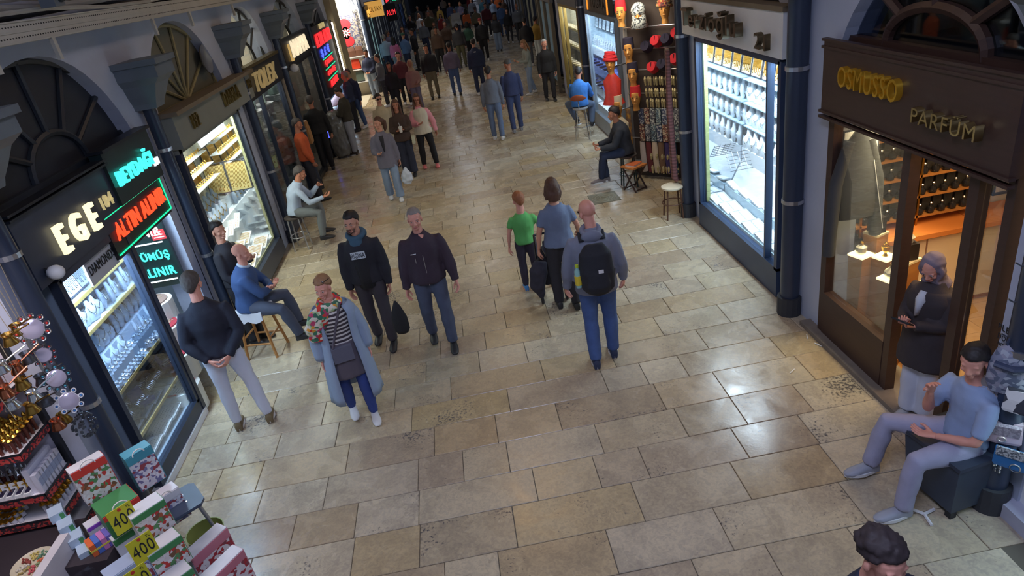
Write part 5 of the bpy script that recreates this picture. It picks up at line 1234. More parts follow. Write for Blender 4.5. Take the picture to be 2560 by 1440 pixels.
def person(label, x, y, face, pose, skin=SK1, top=None, topm=None, bottom=None, bottomm=None, shoes=None, solem=None, hair=None, hairm=None, lo=False, key=None, eyes=False, group=None, extra=None, sleeve=1.0, hem=-.06, belly=1.0, hands=('relax', 'relax'), z=0.0, barefoot=False, toecut=None):
    """top: tee / jumper / jacket / none ; bottom: trousers / wide / slim / shorts / none"""
    t = thing('person', label, 'person', (x, y, z), face, group)
    s = pose; vox = .03 if lo else .017
    def get(nm, fn):
        if key is None: return fn()
        kk = (key, nm)
        if kk not in CACHE: CACHE[kk] = fn()
        return CACHE[kk]
    def put(nm, fn, mat, parent=t):
        me = get(nm, fn)
        o = add(nm.split('#')[0], me, parent)
        if key is None or not len(me.materials): me.materials.clear(); me.materials.append(mat)
        else:
            o.material_slots  # object-level colour on a shared mesh
            MATLINK.append((o, mat))
        return o
    def body():
        b = MB(); s.torso(b, -.012, -.06, .51); s.arms(b, -.004); s.legs(b, -.006)
        b.tube([s.neck - s.up @ V(0, 0, .06), s.neck, s.headb + V(0, 0, .01)], [.06, .052, .05], 12)
        v, f = np_mesh(remesh(b, vox, 2))
        vs = [v]; fs = list(f); n = len(v)
        hv, hf = HEAD_LO if lo else (HEADF if s.fem else HEADM)
        hk = s.k * (1.0 if s.H > 1.5 else 1.0 / s.k * .93)
        R = np.array(s.hm) * hk; hb = np.array(s.headb)
        vs.append(hv @ R.T + hb); fs += [tuple(i + n for i in p) for p in hf]; n += len(hv)
        for i, sd in enumerate((-1, 1)):
            S, E, W, hd = s.arm[sd]
            if hands[i] is None: continue
            gv, gf = (HAND_LO if lo else HANDS)[hands[i]]
            gv = gv * np.array((1 if sd < 0 else -1, 1, 1))   # thumbs towards the front / inward
            zax = -hd; ya = V(-sd * .9, .25, 0) if abs(hd.z) > .6 else V(-sd * .5, 0, -1) if False else V(0, 0, 1)
            if abs(hd.z) <= .6: ya = V(0, 0, 1)
            Bm = np.array(basis(zax, ya)) * (s.k * (.92 if s.fem else 1.0)); vs.append(gv @ Bm.T + np.array(W))
            gf2 = gf if sd < 0 else [tuple(reversed(p)) for p in gf]
            fs += [tuple(i2 + n for i2 in p) for p in gf2]; n += len(gv)
        me = bpy.data.meshes.new('body'); me.from_pydata(np.concatenate(vs).tolist(), [], fs)
        me.polygons.foreach_set('use_smooth', [True] * len(me.polygons)); return me
    put('body', body, skin)
    if top:
        th = {'tee': .010, 'jumper': .018, 'shirt': .014, 'jacket': .026, 'coat': .03, 'vest': .03}[top]
        def tp():
            b = MB(); s.torso(b, th, hem, .485 if top in ('tee',) else .515, belly=belly, flare=.25 if top in ('tee', 'jumper') else 0)
            if top != 'vest': s.arms(b, th * .8, sleeve, 1.0 if top != 'jacket' else 1.06, cuff=.036 * s.k + th * .4 if sleeve >= 1 else None)
            if top in ('jacket', 'coat', 'shirt'): b.torus(s.neck + s.up @ V(0, .0, .005), s.up @ V(0, .3, 1), .064, .02, 16, 6)
            me = remesh(b, vox * .95, 2); wrinkle(me, .007 if not lo else .006, seed=x * 3.1 + y); return me
        put(top if top != 'tee' else 't_shirt', tp, topm)
    if bottom:
        def bt():
            b = MB(); wide = {'trousers': .012, 'wide': .03, 'slim': .002, 'shorts': .02}[bottom]
            s.torso(b, .000, -.06, .04); s.legs(b, .010, 1.0 if bottom != 'shorts' else .5, wide, hem={'trousers': .062, 'wide': .088, 'slim': .048, 'shorts': None}[bottom] and {'trousers': .062, 'wide': .088, 'slim': .048}[bottom] * s.k)
            b.tube([s.leg[-1][0] + V(0, 0, .02), s.leg[1][0] + V(0, 0, .02)], .085 * s.k, 10)
            me = remesh(b, vox, 2); wrinkle(me, .006, (8, 8, 9), x + 2 * y); return me
        put('trousers' if bottom != 'shorts' else 'shorts', bt, bottomm)
    for i, sd in enumerate((-1, 1)):
        Kn, An = s.leg[sd][1], s.leg[sd][2]
        fd = s.foot[sd] or (0, 1, 0); fd = V(*fd); sh = An - Kn
        T = Matrix.Translation(An + V(0, -.0, 0)) @ basis(fd.cross(V(1, 0, 0)) if False else (V(0, 0, 1) if abs(fd.z) < .3 else V(0, .6, 1)), fd).to_4x4()
        # local y=fd, z=up ; drop the ankle height
        zz = V(0, 0, 1); yy = ntow(fd); xx = yy.cross(zz).normalized(); zz = xx.cross(yy)
        T = Matrix.Translation(An) @ Matrix((xx, yy, zz)).transposed().to_4x4() @ Matrix.Scale(s.k, 4) @ Matrix.Translation((0, .01, -.08))
        if toecut == sd: T = T
        me = get('shoe%d' % sd, lambda T=T: shoe_mb(MB(), T).mesh('shoe', shoes or SK1, 'auto'))
        o = add('shoe' if not barefoot else 'sandal', me, t); MATLINK.append((o, shoes)) if key else me.materials.clear() or me.materials.append(shoes)
        if solem:
            me = get('sole%d' % sd, lambda T=T: sole_mb(MB(), T).mesh('sole', solem)); q = add('sole', me, o); MATLINK.append((q, solem)) if key else None
    hk = s.k * (1.0 if s.H > 1.5 else 1.0 / s.k * .93)
    HM = Matrix.Translation(s.headb) @ s.hm.to_4x4() @ Matrix.Scale(hk, 4)
    if hair:
        def hr():
            b = MB(); b.T = HM; w = .93 if s.fem else 1.0
            if hair in ('short', 'grey_short', 'long', 'pony', 'bun', 'bob', 'curly', 'thin'):
                g = {'thin': .005, 'curly': .010, 'long': .014, 'bob': .016}.get(hair, .013)
                rings = []
                for t_ in (0, .07, .16, .3, .5, .7, .88, 1.0):
                    r = []
                    for i in range(20):
                        a = 2 * PI * i / 20; sn = math.sin(a)
                        base = .180 if sn > .55 else (.128 + .052 * max(0, (sn - .15) / .4) if sn > .15 else (.128 if sn > -.35 else .128 - .075 * (-sn - .35) / .65))
                        if hair == 'thin': base += .012 if sn > .15 else 0
                        zz_ = base + (.240 + g - base) * t_; gg = g * min(1, t_ / .14) - .003 * (t_ == 0)
                        qq = math.sqrt(max(0.0, 1 - ((zz_ - .150) / (.0915 + gg)) ** 2)) if zz_ > .150 else (1.0 if zz_ > .11 else 1 - (.11 - zz_) * 3)
                        r.append(Vector((math.cos(a) * (.0735 * w + gg) * qq, -.012 + sn * (.0935 + gg) * qq, zz_)))
                    rings.append(r)
                b.loft(rings)
                if hair == 'long':
                    b.tube([(0, -.075, .15), (0, -.09, .04), (0, -.10, -.08), (0, -.09, -.2)], [(.07, .03), (.085, .035), (.09, .035), (.06, .02)], 14, side=(1, 0, 0))
                    for sd in (-1, 1): b.tube([(sd * .07, .0, .15), (sd * .085, .01, .05), (sd * .09, .03, -.08), (sd * .08, .04, -.17)], [.02, .028, .03, .02], 8)
                if hair == 'bob':
                    b.tube([(0, -.06, .16), (0, -.075, .05), (0, -.075, -.035)], [(.075, .04), (.088, .045), (.07, .035)], 14, side=(1, 0, 0))
                    for sd in (-1, 1): b.tube([(sd * .07, -.02, .15), (sd * .085, -.01, .05), (sd * .075, -.01, -.02)], [.025, .03, .02], 8)
                if hair == 'pony':
                    b.ball((0, -.115, .17), .03, 10, 6); b.tube([(0, -.12, .17), (0, -.17, .12), (0, -.17, .0), (0, -.15, -.08)], [.025, .045, .045, .012], 10)
                if hair == 'bun': b.ball((0, -.11, .19), .035, 10, 8)
                if hair == 'curly':
                    rr_ = random.Random(3)
                    for i in range(110):
                        a = rr_.uniform(0, 2 * PI); e = rr_.uniform(.0, 1.5)
                        if math.sin(a) > .5 and e < .35: continue
                        b.ball((math.cos(a) * math.cos(e) * .085, -.015 + math.sin(a) * math.cos(e) * .1, .155 + math.sin(e) * .09), rr_.uniform(.012, .022), 6, 4)
            b.T = None
            me = remesh(b, .009 if not lo else .016, 1 if hair != 'curly' else 0)
            if hair != 'thin': wrinkle(me, .0045 if hair in ('short', 'curly') else .003, (70, 70, 30))
            return me
        if hair == 'cap':
            def cp():
                b = MB(); b.T = HM; b.ball((0, -.012, .165), (.083, .10, .078), 16, 8); b.tube([(0, .075, .165), (0, .13, .155), (0, .15, .15)], [(.065, .012), (.06, .006), (.03, .004)], 12, side=(1, 0, 0)); return b.mesh('cap', hairm, True)
            put('cap', cp, hairm)
        elif hair == 'hijab':
            def hj():
                b = MB(); b.T = HM
                b.ball((0, -.03, .15), (.092, .10, .105), 18, 12)
                for a0 in range(7):
                    pass
                b.torus((0, .022, .105), (0, 1, .2), .088, .022, 22, 8); b.tube([(0, -.03, .08), (0, -.02, .0), (0, -.0, -.06), (0, .0, -.1)], [(.085, .085), (.08, .08), (.10, .085), (.13, .10)], 16, side=(1, 0, 0))
                b.tube([(-.06, .05, .0), (0, .06, -.035), (.07, .05, -.02)], .03, 8)
                b.T = None; me = remesh(b, .009, 2); wrinkle(me, .006, (14, 14, 30)); return me
            put('headscarf', hj, hairm)
        else: put('hair', hr, hairm)
    if eyes:
        b = MB(); b.T = HM
        for sd in (-1, 1): b.ball((sd * .031, .0815, .114), (.0125, .006, .0055), 8, 5)
        b.obj('eye_whites', M('eye_white', (200, 190, 186), .3), t, smooth=True)
        b = MB(); b.T = HM
        for sd in (-1, 1): b.ball((sd * .031, .0865, .114), (.0055, .0035, .0055), 8, 5)
        b.obj('irises', M('iris_dark', (44, 34, 30), .2), t, smooth=True)
        b = MB(); b.T = HM
        for sd in (-1, 1): b.tube([(sd * .016, .0885, .133), (sd * .033, .087, .138), (sd * .052, .072, .131)], [.0028, .0038, .0022], 5)
        b.obj('eyebrows', hairm or M('brow_grey', (120, 104, 92), .8), t)
        b = MB(); b.T = HM; b.ball((0, .0945, .052), (.023, .006, .0062), 10, 5); b.obj('lips', M('lips', (178, 96, 92), .5), t, smooth=True)
    if eyes == 'beard' or eyes == 'stubble':
        pass
    t_ = t
    if extra: extra(t, s, HM)
    return t
MATLINK = []
hair_black = M('hair_black', (38, 32, 32), .6, var=.3, scale=30); hair_brown = M('hair_brown', (86, 58, 44), .6, var=.3, scale=30); hair_grey = M('hair_grey', (138, 130, 126), .7, var=.25, scale=30)
hair_blond = M('hair_dark_blond', (150, 112, 80), .6, var=.3, scale=30); hair_ginger = M('hair_ginger', (150, 92, 58), .6, var=.25, scale=30); hair_dkgrey = M('hair_dark_grey', (78, 72, 70), .7, var=.3, scale=30)
black_cloth = cloth('black', (44, 44, 52)); navy_cloth = cloth('navy', (48, 56, 88)); jeans = cloth('jeans', (70, 96, 150), .85, var=.3, scale=14); dark_jeans = cloth('dark_jeans', (62, 70, 92), var=.2)
white_sole = M('white_sole', (215, 215, 218), .6); black_shoe = M('black_shoe', (40, 40, 44), .5); white_shoe = M('white_shoe', (214, 214, 216), .6); grey_shoe = M('grey_shoe', (130, 130, 134), .6)
def HP(px, py, z): return FL(px, py, z)
FCAM = PI   # facing back towards the camera

# helpers for things worn or held, built in the person's own frame
def glasses(t, HM, m, up=0.0, dark=True):
    b = MB(); b.T = HM
    for sd in (-1, 1): b.ball((sd * .033, .094 - up * .5, .114 + up), (.026, .006, .018), 10, 6); b.cyl((sd * .058, .088 - up * .5, .118 + up), (sd * .08, .0 - up * .3, .115 + up), .003, n=5)
    b.cyl((-.01, .1 - up * .5, .118 + up), (.01, .1 - up * .5, .118 + up), .003, n=5)
    b.obj('sunglasses', m, t)
def open_shell(b, s, o, z0, z1, a0, a1, n=22, flare=.25, th=.012, belly=1.0):
    """garment open at the front: arcs from angle a0 to a1 (0 = right side, 90 = front)"""
    k = s.k; zs = [z0 + (z1 - z0) * i / 14 for i in range(15)]; out, inn = [], []
    for z in zs:
        w = np.interp(z, [-1.2, -.2, 0, .12, .26, .4, .46, .50], [.20, .19, .17, .155, .17, .185, .15, .08]) * s.bulk; d = np.interp(z, [-1.2, -.2, 0, .12, .26, .4, .46, .50], [.17, .15, .13, .115, .12, .12, .10, .07]) * s.bulk
        f = 1 + flare * max(0, -z); c = s.P + (s.up @ V(0, 0, z * k) if z > 0 else V(0, -.02 * max(0, -z), z * k)); R_, I_ = [], []
        for i in range(n + 1):
            a = math.radians(a0 + (a1 - a0) * i / n); wob = 1 + .03 * math.sin(i * 2.3 + z * 3) * max(0, .2 - z) * 2
            for L_, q in ((R_, o), (I_, o - th)): L_.append(c + (s.up if z > 0 else Matrix.Identity(3)) @ V(math.cos(a) * (w * f * wob * k + q), math.sin(a) * (d * f * wob * k + q), 0))
        out.append(R_); inn.append(I_)
    m_ = len(zs); N_ = n + 1
    vs = [p for r in out for p in r] + [p for r in inn for p in r]; fs = []; off = m_ * N_
    for i in range(m_ - 1):
        for j in range(n):
            a = i * N_ + j; fs.append((a, a + 1, a + 1 + N_, a + N_)); fs.append((off + a, off + a + N_, off + a + 1 + N_, off + a + 1))
        for j in (0, n): a = i * N_ + j; fs.append((a, a + N_, off + a + N_, off + a))
    for j in range(n):
        for i in (0, m_ - 1): a = i * N_ + j; fs.append((a, off + a, off + a + 1, a + 1))
    b._add(vs, fs)
# ----------------------------------------------------------------- the cast, nearest first
def at(px, py): p = FL(px, py, 0.0); return p.x, p.y
# 1 woman with floral scarf and open pale coat
P1 = Pose(H=1.70, fem=True, bulk=1.02, legL=((-.03, .12, -1), (0, -.02, -1)), legR=((.03, -.05, -1), (0, -.35, -1)), armL=((-.28, -.05, -1), (-.05, .10, -1)), armR=((.28, -.05, -1), (.05, .1, -1)), head=(-.55, -.12))
grey_skirt = cloth('grey_skirt', (92, 86, 98)); coat_blue = cloth('pale_blue_coat', (146, 164, 190), .8, var=.06)
floral = patchwork('floral_scarf', [(214, 60, 50), (70, 130, 100), (222, 214, 196), (228, 160, 60), (60, 110, 90), (170, 196, 150), (190, 70, 110), (226, 222, 208)], 30)
def ex1(t, s, HM):
    b = MB(); open_shell(b, s, .045, -.62, .47, 125, 415, belly=1); s.arms(b, .03, .94, 1.1); b.obj('coat', coat_blue, t, smooth=True)
    b = MB(); s.torso(b, .022, -.34, .1, flare=.25); v = remesh(b, .016, 2); wrinkle(v, .006); v.materials.append(grey_skirt); add('skirt', v, t)
    b = MB(); b.torus(s.neck + V(0, .02, .0), (0, .3, 1), .085, .042, 22, 10); b.tube([s.neck + V(.05, .09, 0), s.neck + V(.13, .12, -.08), s.neck + V(.19, .09, -.2), s.neck + V(.2, .07, -.34)], [(.05, .03), (.10, .035), (.11, .04), (.07, .03)], 14, side=(1, 0, 0))
    v = remesh(b, .011, 1); wrinkle(v, .01, (16, 16, 16)); v.materials.append(floral); add('floral_scarf', v, t)
    glasses(t, HM, M('sunglass_black', (30, 28, 30), .15), .085)
    b = MB(); b.tube([s.neck + V(-.09, .12, -.0), s.P + V(.02, .16, .25), s.P + V(.1, .16, .05)], (.012), 6); b.obj('bag_strap', grey_skirt, t)
    b = MB(); b.box(s.P + V(.02, .155, -.02), (.2, .05, .16)); b.obj('waist_bag', M('slate_bag', (96, 98, 116), .7), t)
x, y = at(915, 1045)
person('woman in long open pale blue coat, floral scarf and striped top, sunglasses on head', x, y, FCAM + .25, P1, SK3, 'shirt', striped('breton', (66, 58, 66), (218, 214, 210), .042, .55), 'slim', cloth('royal_blue', (52, 72, 140)), white_shoe, None, 'short', hair_blond, eyes=True, extra=ex1, hem=-.06)
# 2 young man with dark jacket over hoodie
P2 = Pose(H=1.80, legL=((-.03, .10, -1), (0, 0, -1)), legR=((.03, -.06, -1), (0, -.3, -1)), armL=((-.16, .02, -1), (-.02, .1, -1)), armR=((.2, .02, -1), (-.0, .1, -1)), head=(-.25, -.1))
teal_hood = cloth('teal_hood', (62, 92, 114))
def ex2(t, s, HM):
    b = MB(); b.torus(s.neck + V(0, .01, .02), (0, .35, 1), .088, .034, 20, 8); b.ball(s.neck + V(0, -.11, -.02), (.11, .05, .09), 14, 8); b.ball(s.neck + V(0, .07, -.07), (.085, .07, .08), 12, 8)
    me = remesh(b, .012, 2); me.materials.append(teal_hood); add('hood', me, t)
    b = MB(); pts = [s.P + s.up @ V(0, .062, z) for z in (-.10, .05, .2, .36, .43)]; b.tube(pts, [(.10, .10), (.10, .098), (.105, .10), (.11, .095), (.09, .07)], 14, side=(1, 0, 0)); b.obj('hoodie_front', cloth('hoodie_black', (34, 34, 40)), t, smooth=True)
    pr_ = MB().box((0, 0, 0), (.17, .006, .085)); c = s.P + V(-.0, .168, .335); T0 = Matrix.Translation(c) @ Matrix.Rotation(PI, 4, 'Z')
    b = MB(); b.T = T0; b.box((0, 0, 0), (.165, .012, .085)); q = b.obj('chest_print', M('print_white', (196, 204, 214), .8), t)
    w = add('lettering', text_mesh('RIGINA', .1, .003, black_metal, fit=(.155, .062)), q); w.matrix_local = T0 @ Matrix.Translation((0, -.0065, 0)) @ RF.to_4x4()
    b = MB(); b.T = HM; b.tube([(-.045, .07, .06), (-.035, .085, .03), (0, .092, .018), (.035, .085, .03), (.045, .07, .06)], .009, 6); b.tube([(-.022, .1, .066), (0, .104, .068), (.022, .1, .066)], .005, 5); b.obj('beard', M('stubble', (96, 72, 64), .9), t, smooth=True)
x, y = at(968, 862)
person('young bearded man in black jacket over a teal-hooded top with white chest print', x, y, FCAM - .05, P2, SK1, 'jacket', cloth('jacket_black', (38, 38, 48)), 'trousers', cloth('charcoal_trouser', (62, 58, 66)), black_shoe, None, 'short', hair_black, eyes=True, extra=ex2)
# 3 older man in dark purple-brown jacket
P3 = Pose(H=1.80, bulk=1.05, legL=((-.05, .18, -1), (0, .05, -1)), legR=((.05, -.04, -1), (.0, -.42, -1)), armL=((-.3, .1, -1), (-.15, .25, -1)), armR=((.22, -.02, -1), (.12, .12, -1)), head=(-.05, -.1))
def ex3(t, s, HM):
    b = MB(); b.tube([s.neck + V(-.03, .085, -.0), s.neck + V(-.0, .125, -.12), s.neck + V(0, .13, -.16)], [(.03, .01), (.018, .008), (.003, .003)], 8, side=(1, 0, 0)); b.obj('open_neck', SK3, t)
    b = MB(); b.cyl(s.P + V(.0, .155, .3), s.P + V(.0, .16, -.08), .004, n=5); b.cyl(s.P + V(.09, .15, .28), s.P + V(.09, .15, .22), .004, n=5); b.obj('zips', steel, t)
    b = MB(); b.box(s.P + V(.10, .15, .33), (.06, .004, .008)); b.obj('chest_mark', white_sole, t)
x, y = at(1112, 862)
person('grey-haired man in a dark plum zip jacket and grey-blue jeans', x, y, FCAM + .05, P3, SK3, 'jacket', cloth('plum', (58, 46, 60)), 'trousers', cloth('slate_jeans', (78, 86, 108), var=.2), black_shoe, None, 'thin', hair_grey, eyes=True, extra=ex3, belly=1.1)
bgl = FL(1003, 822, .45)
cb = thing('carrier_bag', 'black fabric carrier bag hanging between the two men in dark jackets', 'bag', (bgl.x + .02, bgl.y - .05, .42))
MB().tube([(0, 0, 0), (0, 0, .05), (0, 0, .2), (0, 0, .34), (0, 0, .42)], [(.06, .03), (.09, .045), (.09, .045), (.05, .03), (.012, .012)], 12, side=(1, 0, 0)).obj('body', cloth('bag_black', (34, 34, 38)), cb, smooth=True)
# 4 bald man with backpack
P4 = Pose(H=1.84, bulk=1.1, legL=((-.02, -.02, -1), (-.0, -.3, -1)), legR=((.04, .12, -1), (0, .0, -1)), armL=((-.28, .05, -1), (-.15, .3, -1)), armR=((.3, .0, -1), (.1, .45, -1)), head=(.45, -.15), lean=.06)
def ex4(t, s, HM):
    bp_ = cloth('backpack_black', (36, 38, 46)); c = s.P + s.up @ V(0, -.25, .2)
    b = MB(); b.tube([c + V(0, 0, -.25), c + V(0, -.02, -.18), c + V(0, -.03, 0), c + V(0, -.01, .18), c + V(0, .02, .27)], [(.11, .06), (.165, .11), (.175, .125), (.16, .11), (.09, .06)], 18, side=(1, 0, 0))
    b.tube([c + V(0, -.12, -.2), c + V(0, -.14, -.12), c + V(0, -.13, .02)], [(.10, .03), (.125, .05), (.09, .03)], 12, side=(1, 0, 0))
    me = remesh(b, .014, 2); wrinkle(me, .005); me.materials.append(bp_); o = add('backpack', me, t)
    b = MB()
    for sd in (-1, 1):
        b.tube([s.sh[sd] + V(-sd * .08, -.12, .04), s.sh[sd] + V(-sd * .08, 0, .085), s.sh[sd] + V(-sd * .07, .13, -.02), s.sh[sd] + V(-sd * .05, .13, -.2), s.sh[sd] + V(-sd * .0, -.02, -.33), s.sh[sd] + V(-sd * .03, -.14, -.4)], [(.03, .01)] * 6, 8)
    b.obj('strap', bp_, o)
    MB().box(c + V(.03, -.165, .05), (.05, .006, .035)).obj('patch', white_sole, o)
    w = MB().lathe([(.03, -.1), (.034, 0), (.03, .08), (.014, .11), (.014, .125)], c + V(-.19, -.03, -.05), 12).obj('water_bottle', M('bottle_water', (150, 196, 190), .15), o, smooth='auto')
    MB().lathe([(.035, -.07), (.036, .03)], c + V(-.19, -.03, -.05), 12).obj('bottle_label', M('yellow_label', (226, 200, 60), .5), w)
    MB().lathe([(.018, .118), (.018, .145)], c + V(-.19, -.03, -.05), 10).obj('bottle_cap', M('lime_cap', (190, 214, 60), .4), w)
    glasses(t, HM, M('sunglass_black', (30, 28, 30), .15))
    b = MB(); b.torus(s.neck + V(0, -.03, .01), (0, -.3, 1), .085, .028, 16, 8); b.ball(s.neck + V(0, -.11, -.03), (.11, .04, .07)); b.obj('hood', cloth('grey_marl', (124, 130, 150), var=.06), t, smooth=True)
x, y = at(1512, 898)
bald = person('bald man in grey hooded jacket and blue jeans wearing a black backpack', x, y, -.1, P4, SK3, 'jacket', cloth('grey_marl', (124, 130, 150), var=.06), 'trousers', jeans, M('navy_shoe', (46, 56, 84), .7), white_sole, None, None, extra=ex4, hem=-.12)
# 5 boy in green T-shirt
P5 = Pose(H=1.36, legL=((-.03, .05, -1), (0, 0, -1)), legR=((.05, .0, -1), (.02, -.1, -1)), armL=((-.3, .0, -1), (-.12, .1, -1)), armR=((.45, .1, -.8), (.7, .15, -.55)), head=(.2, 0), shw=.17)
x, y = at(1332, 722)
person('boy in bright green T-shirt and dark trousers holding out his right hand', x, y, .05, P5, SK3, 'tee', cloth('green', (96, 176, 96)), 'slim', cloth('boy_trousers', (58, 52, 66)), M('blue_shoe', (70, 140, 200), .6), M('orange_sole', (230, 150, 120), .6), 'short', hair_ginger, sleeve=.28)
# 6 woman in grey-blue T-shirt seen from behind
P6 = Pose(H=1.70, fem=True, bulk=1.12, legL=((-.03, .08, -1), (0, -.05, -1)), legR=((.03, -.05, -1), (0, -.25, -1)), armL=((-.32, -.05, -1), (-.12, .2, -1)), armR=((.35, .1, -.9), (.1, .7, -.6)), head=(0, -.1))
x, y = at(1420, 765)
person('woman with brown bob in grey-blue T-shirt seen from behind, pushing a stroller', x, y, .0, P6, SK1, 'tee', cloth('slate_tee', (108, 122, 150)), 'trousers', black_cloth, black_shoe, None, 'bob', hair_brown, sleeve=.34)
sx_, sy_ = at(1385, 745)
sl_ = thing('stroller', 'dark folded stroller hung with a jacket and glossy bag between boy and bald man', 'stroller', (sx_, sy_, 0))
b = MB()
for sd in (-1, 1): b.tube([(sd * .16, -.1, .12), (sd * .15, .05, .55), (sd * .15, -.12, .98)], .012, 6); b.tube([(sd * .15, .35, .1), (sd * .15, .05, .55)], .012, 6)
b.tube([(-.15, -.12, .98), (.15, -.12, .98)], .014, 6); b.obj('frame', black_metal, sl_)
for sx2, sy2 in ((-.16, -.1), (.16, -.1), (-.15, .35), (.15, .35)): MB().torus((sx2, sy2, .08), (1, 0, 0), .06, .02, 14, 6).obj('wheel', black_shoe, sl_)
b = MB(); b.tube([(0, .12, .2), (0, .1, .35), (0, .02, .55), (0, -.03, .75)], [(.14, .1), (.17, .14), (.16, .1), (.12, .05)], 12, side=(1, 0, 0)); me = remesh(b, .016, 2); wrinkle(me, .012, (12, 12, 12)); me.materials.append(black_cloth); add('seat', me, sl_)
b = MB(); b.tube([(-.12, -.13, .62), (-.16, -.17, .5), (-.2, -.18, .3), (-.16, -.16, .12)], [(.08, .05), (.12, .06), (.10, .05), (.03, .02)], 12, side=(1, 0, 0)); me = remesh(b, .014, 2); wrinkle(me, .012, (14, 14, 14)); me.materials.append(cloth('hung_jacket', (54, 54, 66))); add('hung_jacket', me, sl_)
b = MB(); b.tube([(.02, -.17, .9), (.02, -.19, .8), (.03, -.19, .68)], [(.08, .02), (.1, .04), (.07, .03)], 10, side=(1, 0, 0)); b.obj('glossy_bag', M('glossy_bag', (84, 88, 104), .15, .4, var=.5, scale=20), sl_, smooth=True)
# 7 man in white trousers, hands behind back (seen from behind)
P7 = Pose(H=1.86, bulk=1.05, legL=((-.03, .0, -1), (-.02, .02, -1)), legR=((.16, -.0, -1), (.1, -.1, -1)), armL=((-.25, -.25, -1), (.6, -.35, -.75)), armR=((.25, -.25, -1), (-.6, -.4, -.72)), head=(-.3, 0))
x, y = at(628, 1062)
person('man in black jumper and white trousers with hands clasped behind his back', x, y, .25, P7, SK3, 'jumper', cloth('navy_black', (34, 38, 54)), 'slim', cloth('white_denim', (206, 210, 226), var=.05), M('olive_trainer', (112, 96, 70), .7), white_sole, 'short', hair_dkgrey)
# 8 seated bald man in blue jumper, arms crossed, facing the corridor
P8 = Pose(H=1.76, bulk=1.12, seat=.62, lean=.12, hunch=.15, legL=((-.28, .95, -.12), (.0, .15, -1)), legR=((.3, .95, -.15), (-.1, .25, -1)), armL=((-.1, .55, -.85), (.95, .4, .05)), armR=((.1, .55, -.85), (-.95, .4, -.05)), head=(-.1, -.05))
def ex8(t, s, HM):
    b = MB(); b.torus(s.neck + s.up @ V(0, .01, .012), s.up @ V(0, .3, 1), .064, .018, 16, 6); b.obj('shirt_collar', cloth('pale_blue_shirt', (176, 192, 214)), t, smooth=True)
hp = FL(640, 790, .62)
c8 = FL(625, 765, .68)
person('bald man in blue jumper with folded arms on a cushioned wooden stool', c8.x, c8.y, -PI / 2 + .1, P8, SK3, 'jumper', cloth('blue_jumper', (58, 84, 132)), 'trousers', cloth('slate_trouser', (76, 82, 100)), black_shoe, None, None, extra=ex8, belly=1.2)
# 9 man behind in black standing by the stone jeweller window
P9 = Pose(H=1.74, bulk=1.05, armL=((-.1, .35, -1), (.5, .6, .3)), armR=((.15, .1, -1), (-.2, .5, -.6)), head=(-.4, 0))
c9 = FL(532, 590, 1.62) + Vector((0, .18, 0))
person('dark-haired man in black at the stone-fronted window, behind the bald man', c9.x, c9.y, -PI / 2 - .2, P9, SK1, 'jumper', black_cloth, 'trousers', black_cloth, black_shoe, None, 'short', hair_black)
# 10 seated man in pale shirt with phone
P10 = Pose(H=1.74, seat=.62, lean=.25, hunch=.35, legL=((-.05, 1, -.05), (.35, -.1, -.9)), legR=((.15, .95, -.2), (.0, -.15, -1)), armL=((-.1, .5, -.8), (.25, .55, .55)), armR=((.1, .5, -.9), (-.2, .85, .1)), head=(0, -.35))
def ex10(t, s, HM):
    p = s.arm[-1][2] + s.arm[-1][3] * .09; MB().box(p, (.075, .012, .14), Euler((.5, 0, 0))).obj('phone', black_metal, t)
c10 = FL(738, 530, .68)
person('man in pale grey shirt bent over his phone beside the bag shop', c10.x, c10.y, -PI / 2 + .15, P10, SK2, 'shirt', cloth('pale_shirt', (170, 184, 204), .8), 'trousers', cloth('grey_chino', (108, 112, 112)), black_shoe, None, 'short', hair_dkgrey, extra=ex10, hands=('grip', 'relax'))
# 11 orange jumper man
P11 = Pose(H=1.78, bulk=1.05, legL=((-.08, .02, -1), (-.0, .0, -1)), legR=((.08, .05, -1), (.05, .05, -1)), armL=((-.2, -.05, -1), (.1, .3, -.9)), armR=((.2, -.05, -1), (-.1, .4, -.85)), head=(-.5, -.1))
x, y = at(800, 500)
person('man in burnt orange knitted jumper and black trousers', x - .02, y, -PI / 2 + .35, P11, SK2, 'jumper', cloth('burnt_orange', (196, 88, 46)), 'trousers', black_cloth, black_shoe, None, 'short', hair_dkgrey, belly=1.1)
# 12 man in black seen from behind
x, y = at(830, 425)
P12 = Pose(H=1.84, bulk=1.1, armL=((-.25, -.05, -1), (-.05, .1, -1)), armR=((.25, -.02, -1), (.1, .15, -1)))
person('broad man all in black seen from behind beside the leather shop', x - .05, y, .15, P12, SK2, 'jumper', cloth('plain_black', (28, 28, 32)), 'trousers', cloth('plain_black', (28, 28, 32)), black_shoe, None, 'short', hair_dkgrey)
# 13 man with phone, olive jacket, light trousers
x, y = at(893, 385)
P13 = Pose(H=1.76, armL=((-.15, .25, -.95), (.2, .9, .15)), armR=((.15, .25, -.95), (-.2, .9, .15)), head=(0, -.45), legR=((.05, .1, -1), (.0, .05, -1)))
person('bearded man in dark olive jacket and pale trousers looking down at his phone', x, y, PI / 2 - .3, P13, SK1, 'jacket', cloth('olive_black', (58, 54, 46)), 'trousers', cloth('pale_grey_trouser', (150, 154, 164)), M('brown_shoe', (60, 50, 44), .6), white_sole, 'short', hair_black, hands=('grip', 'grip'))
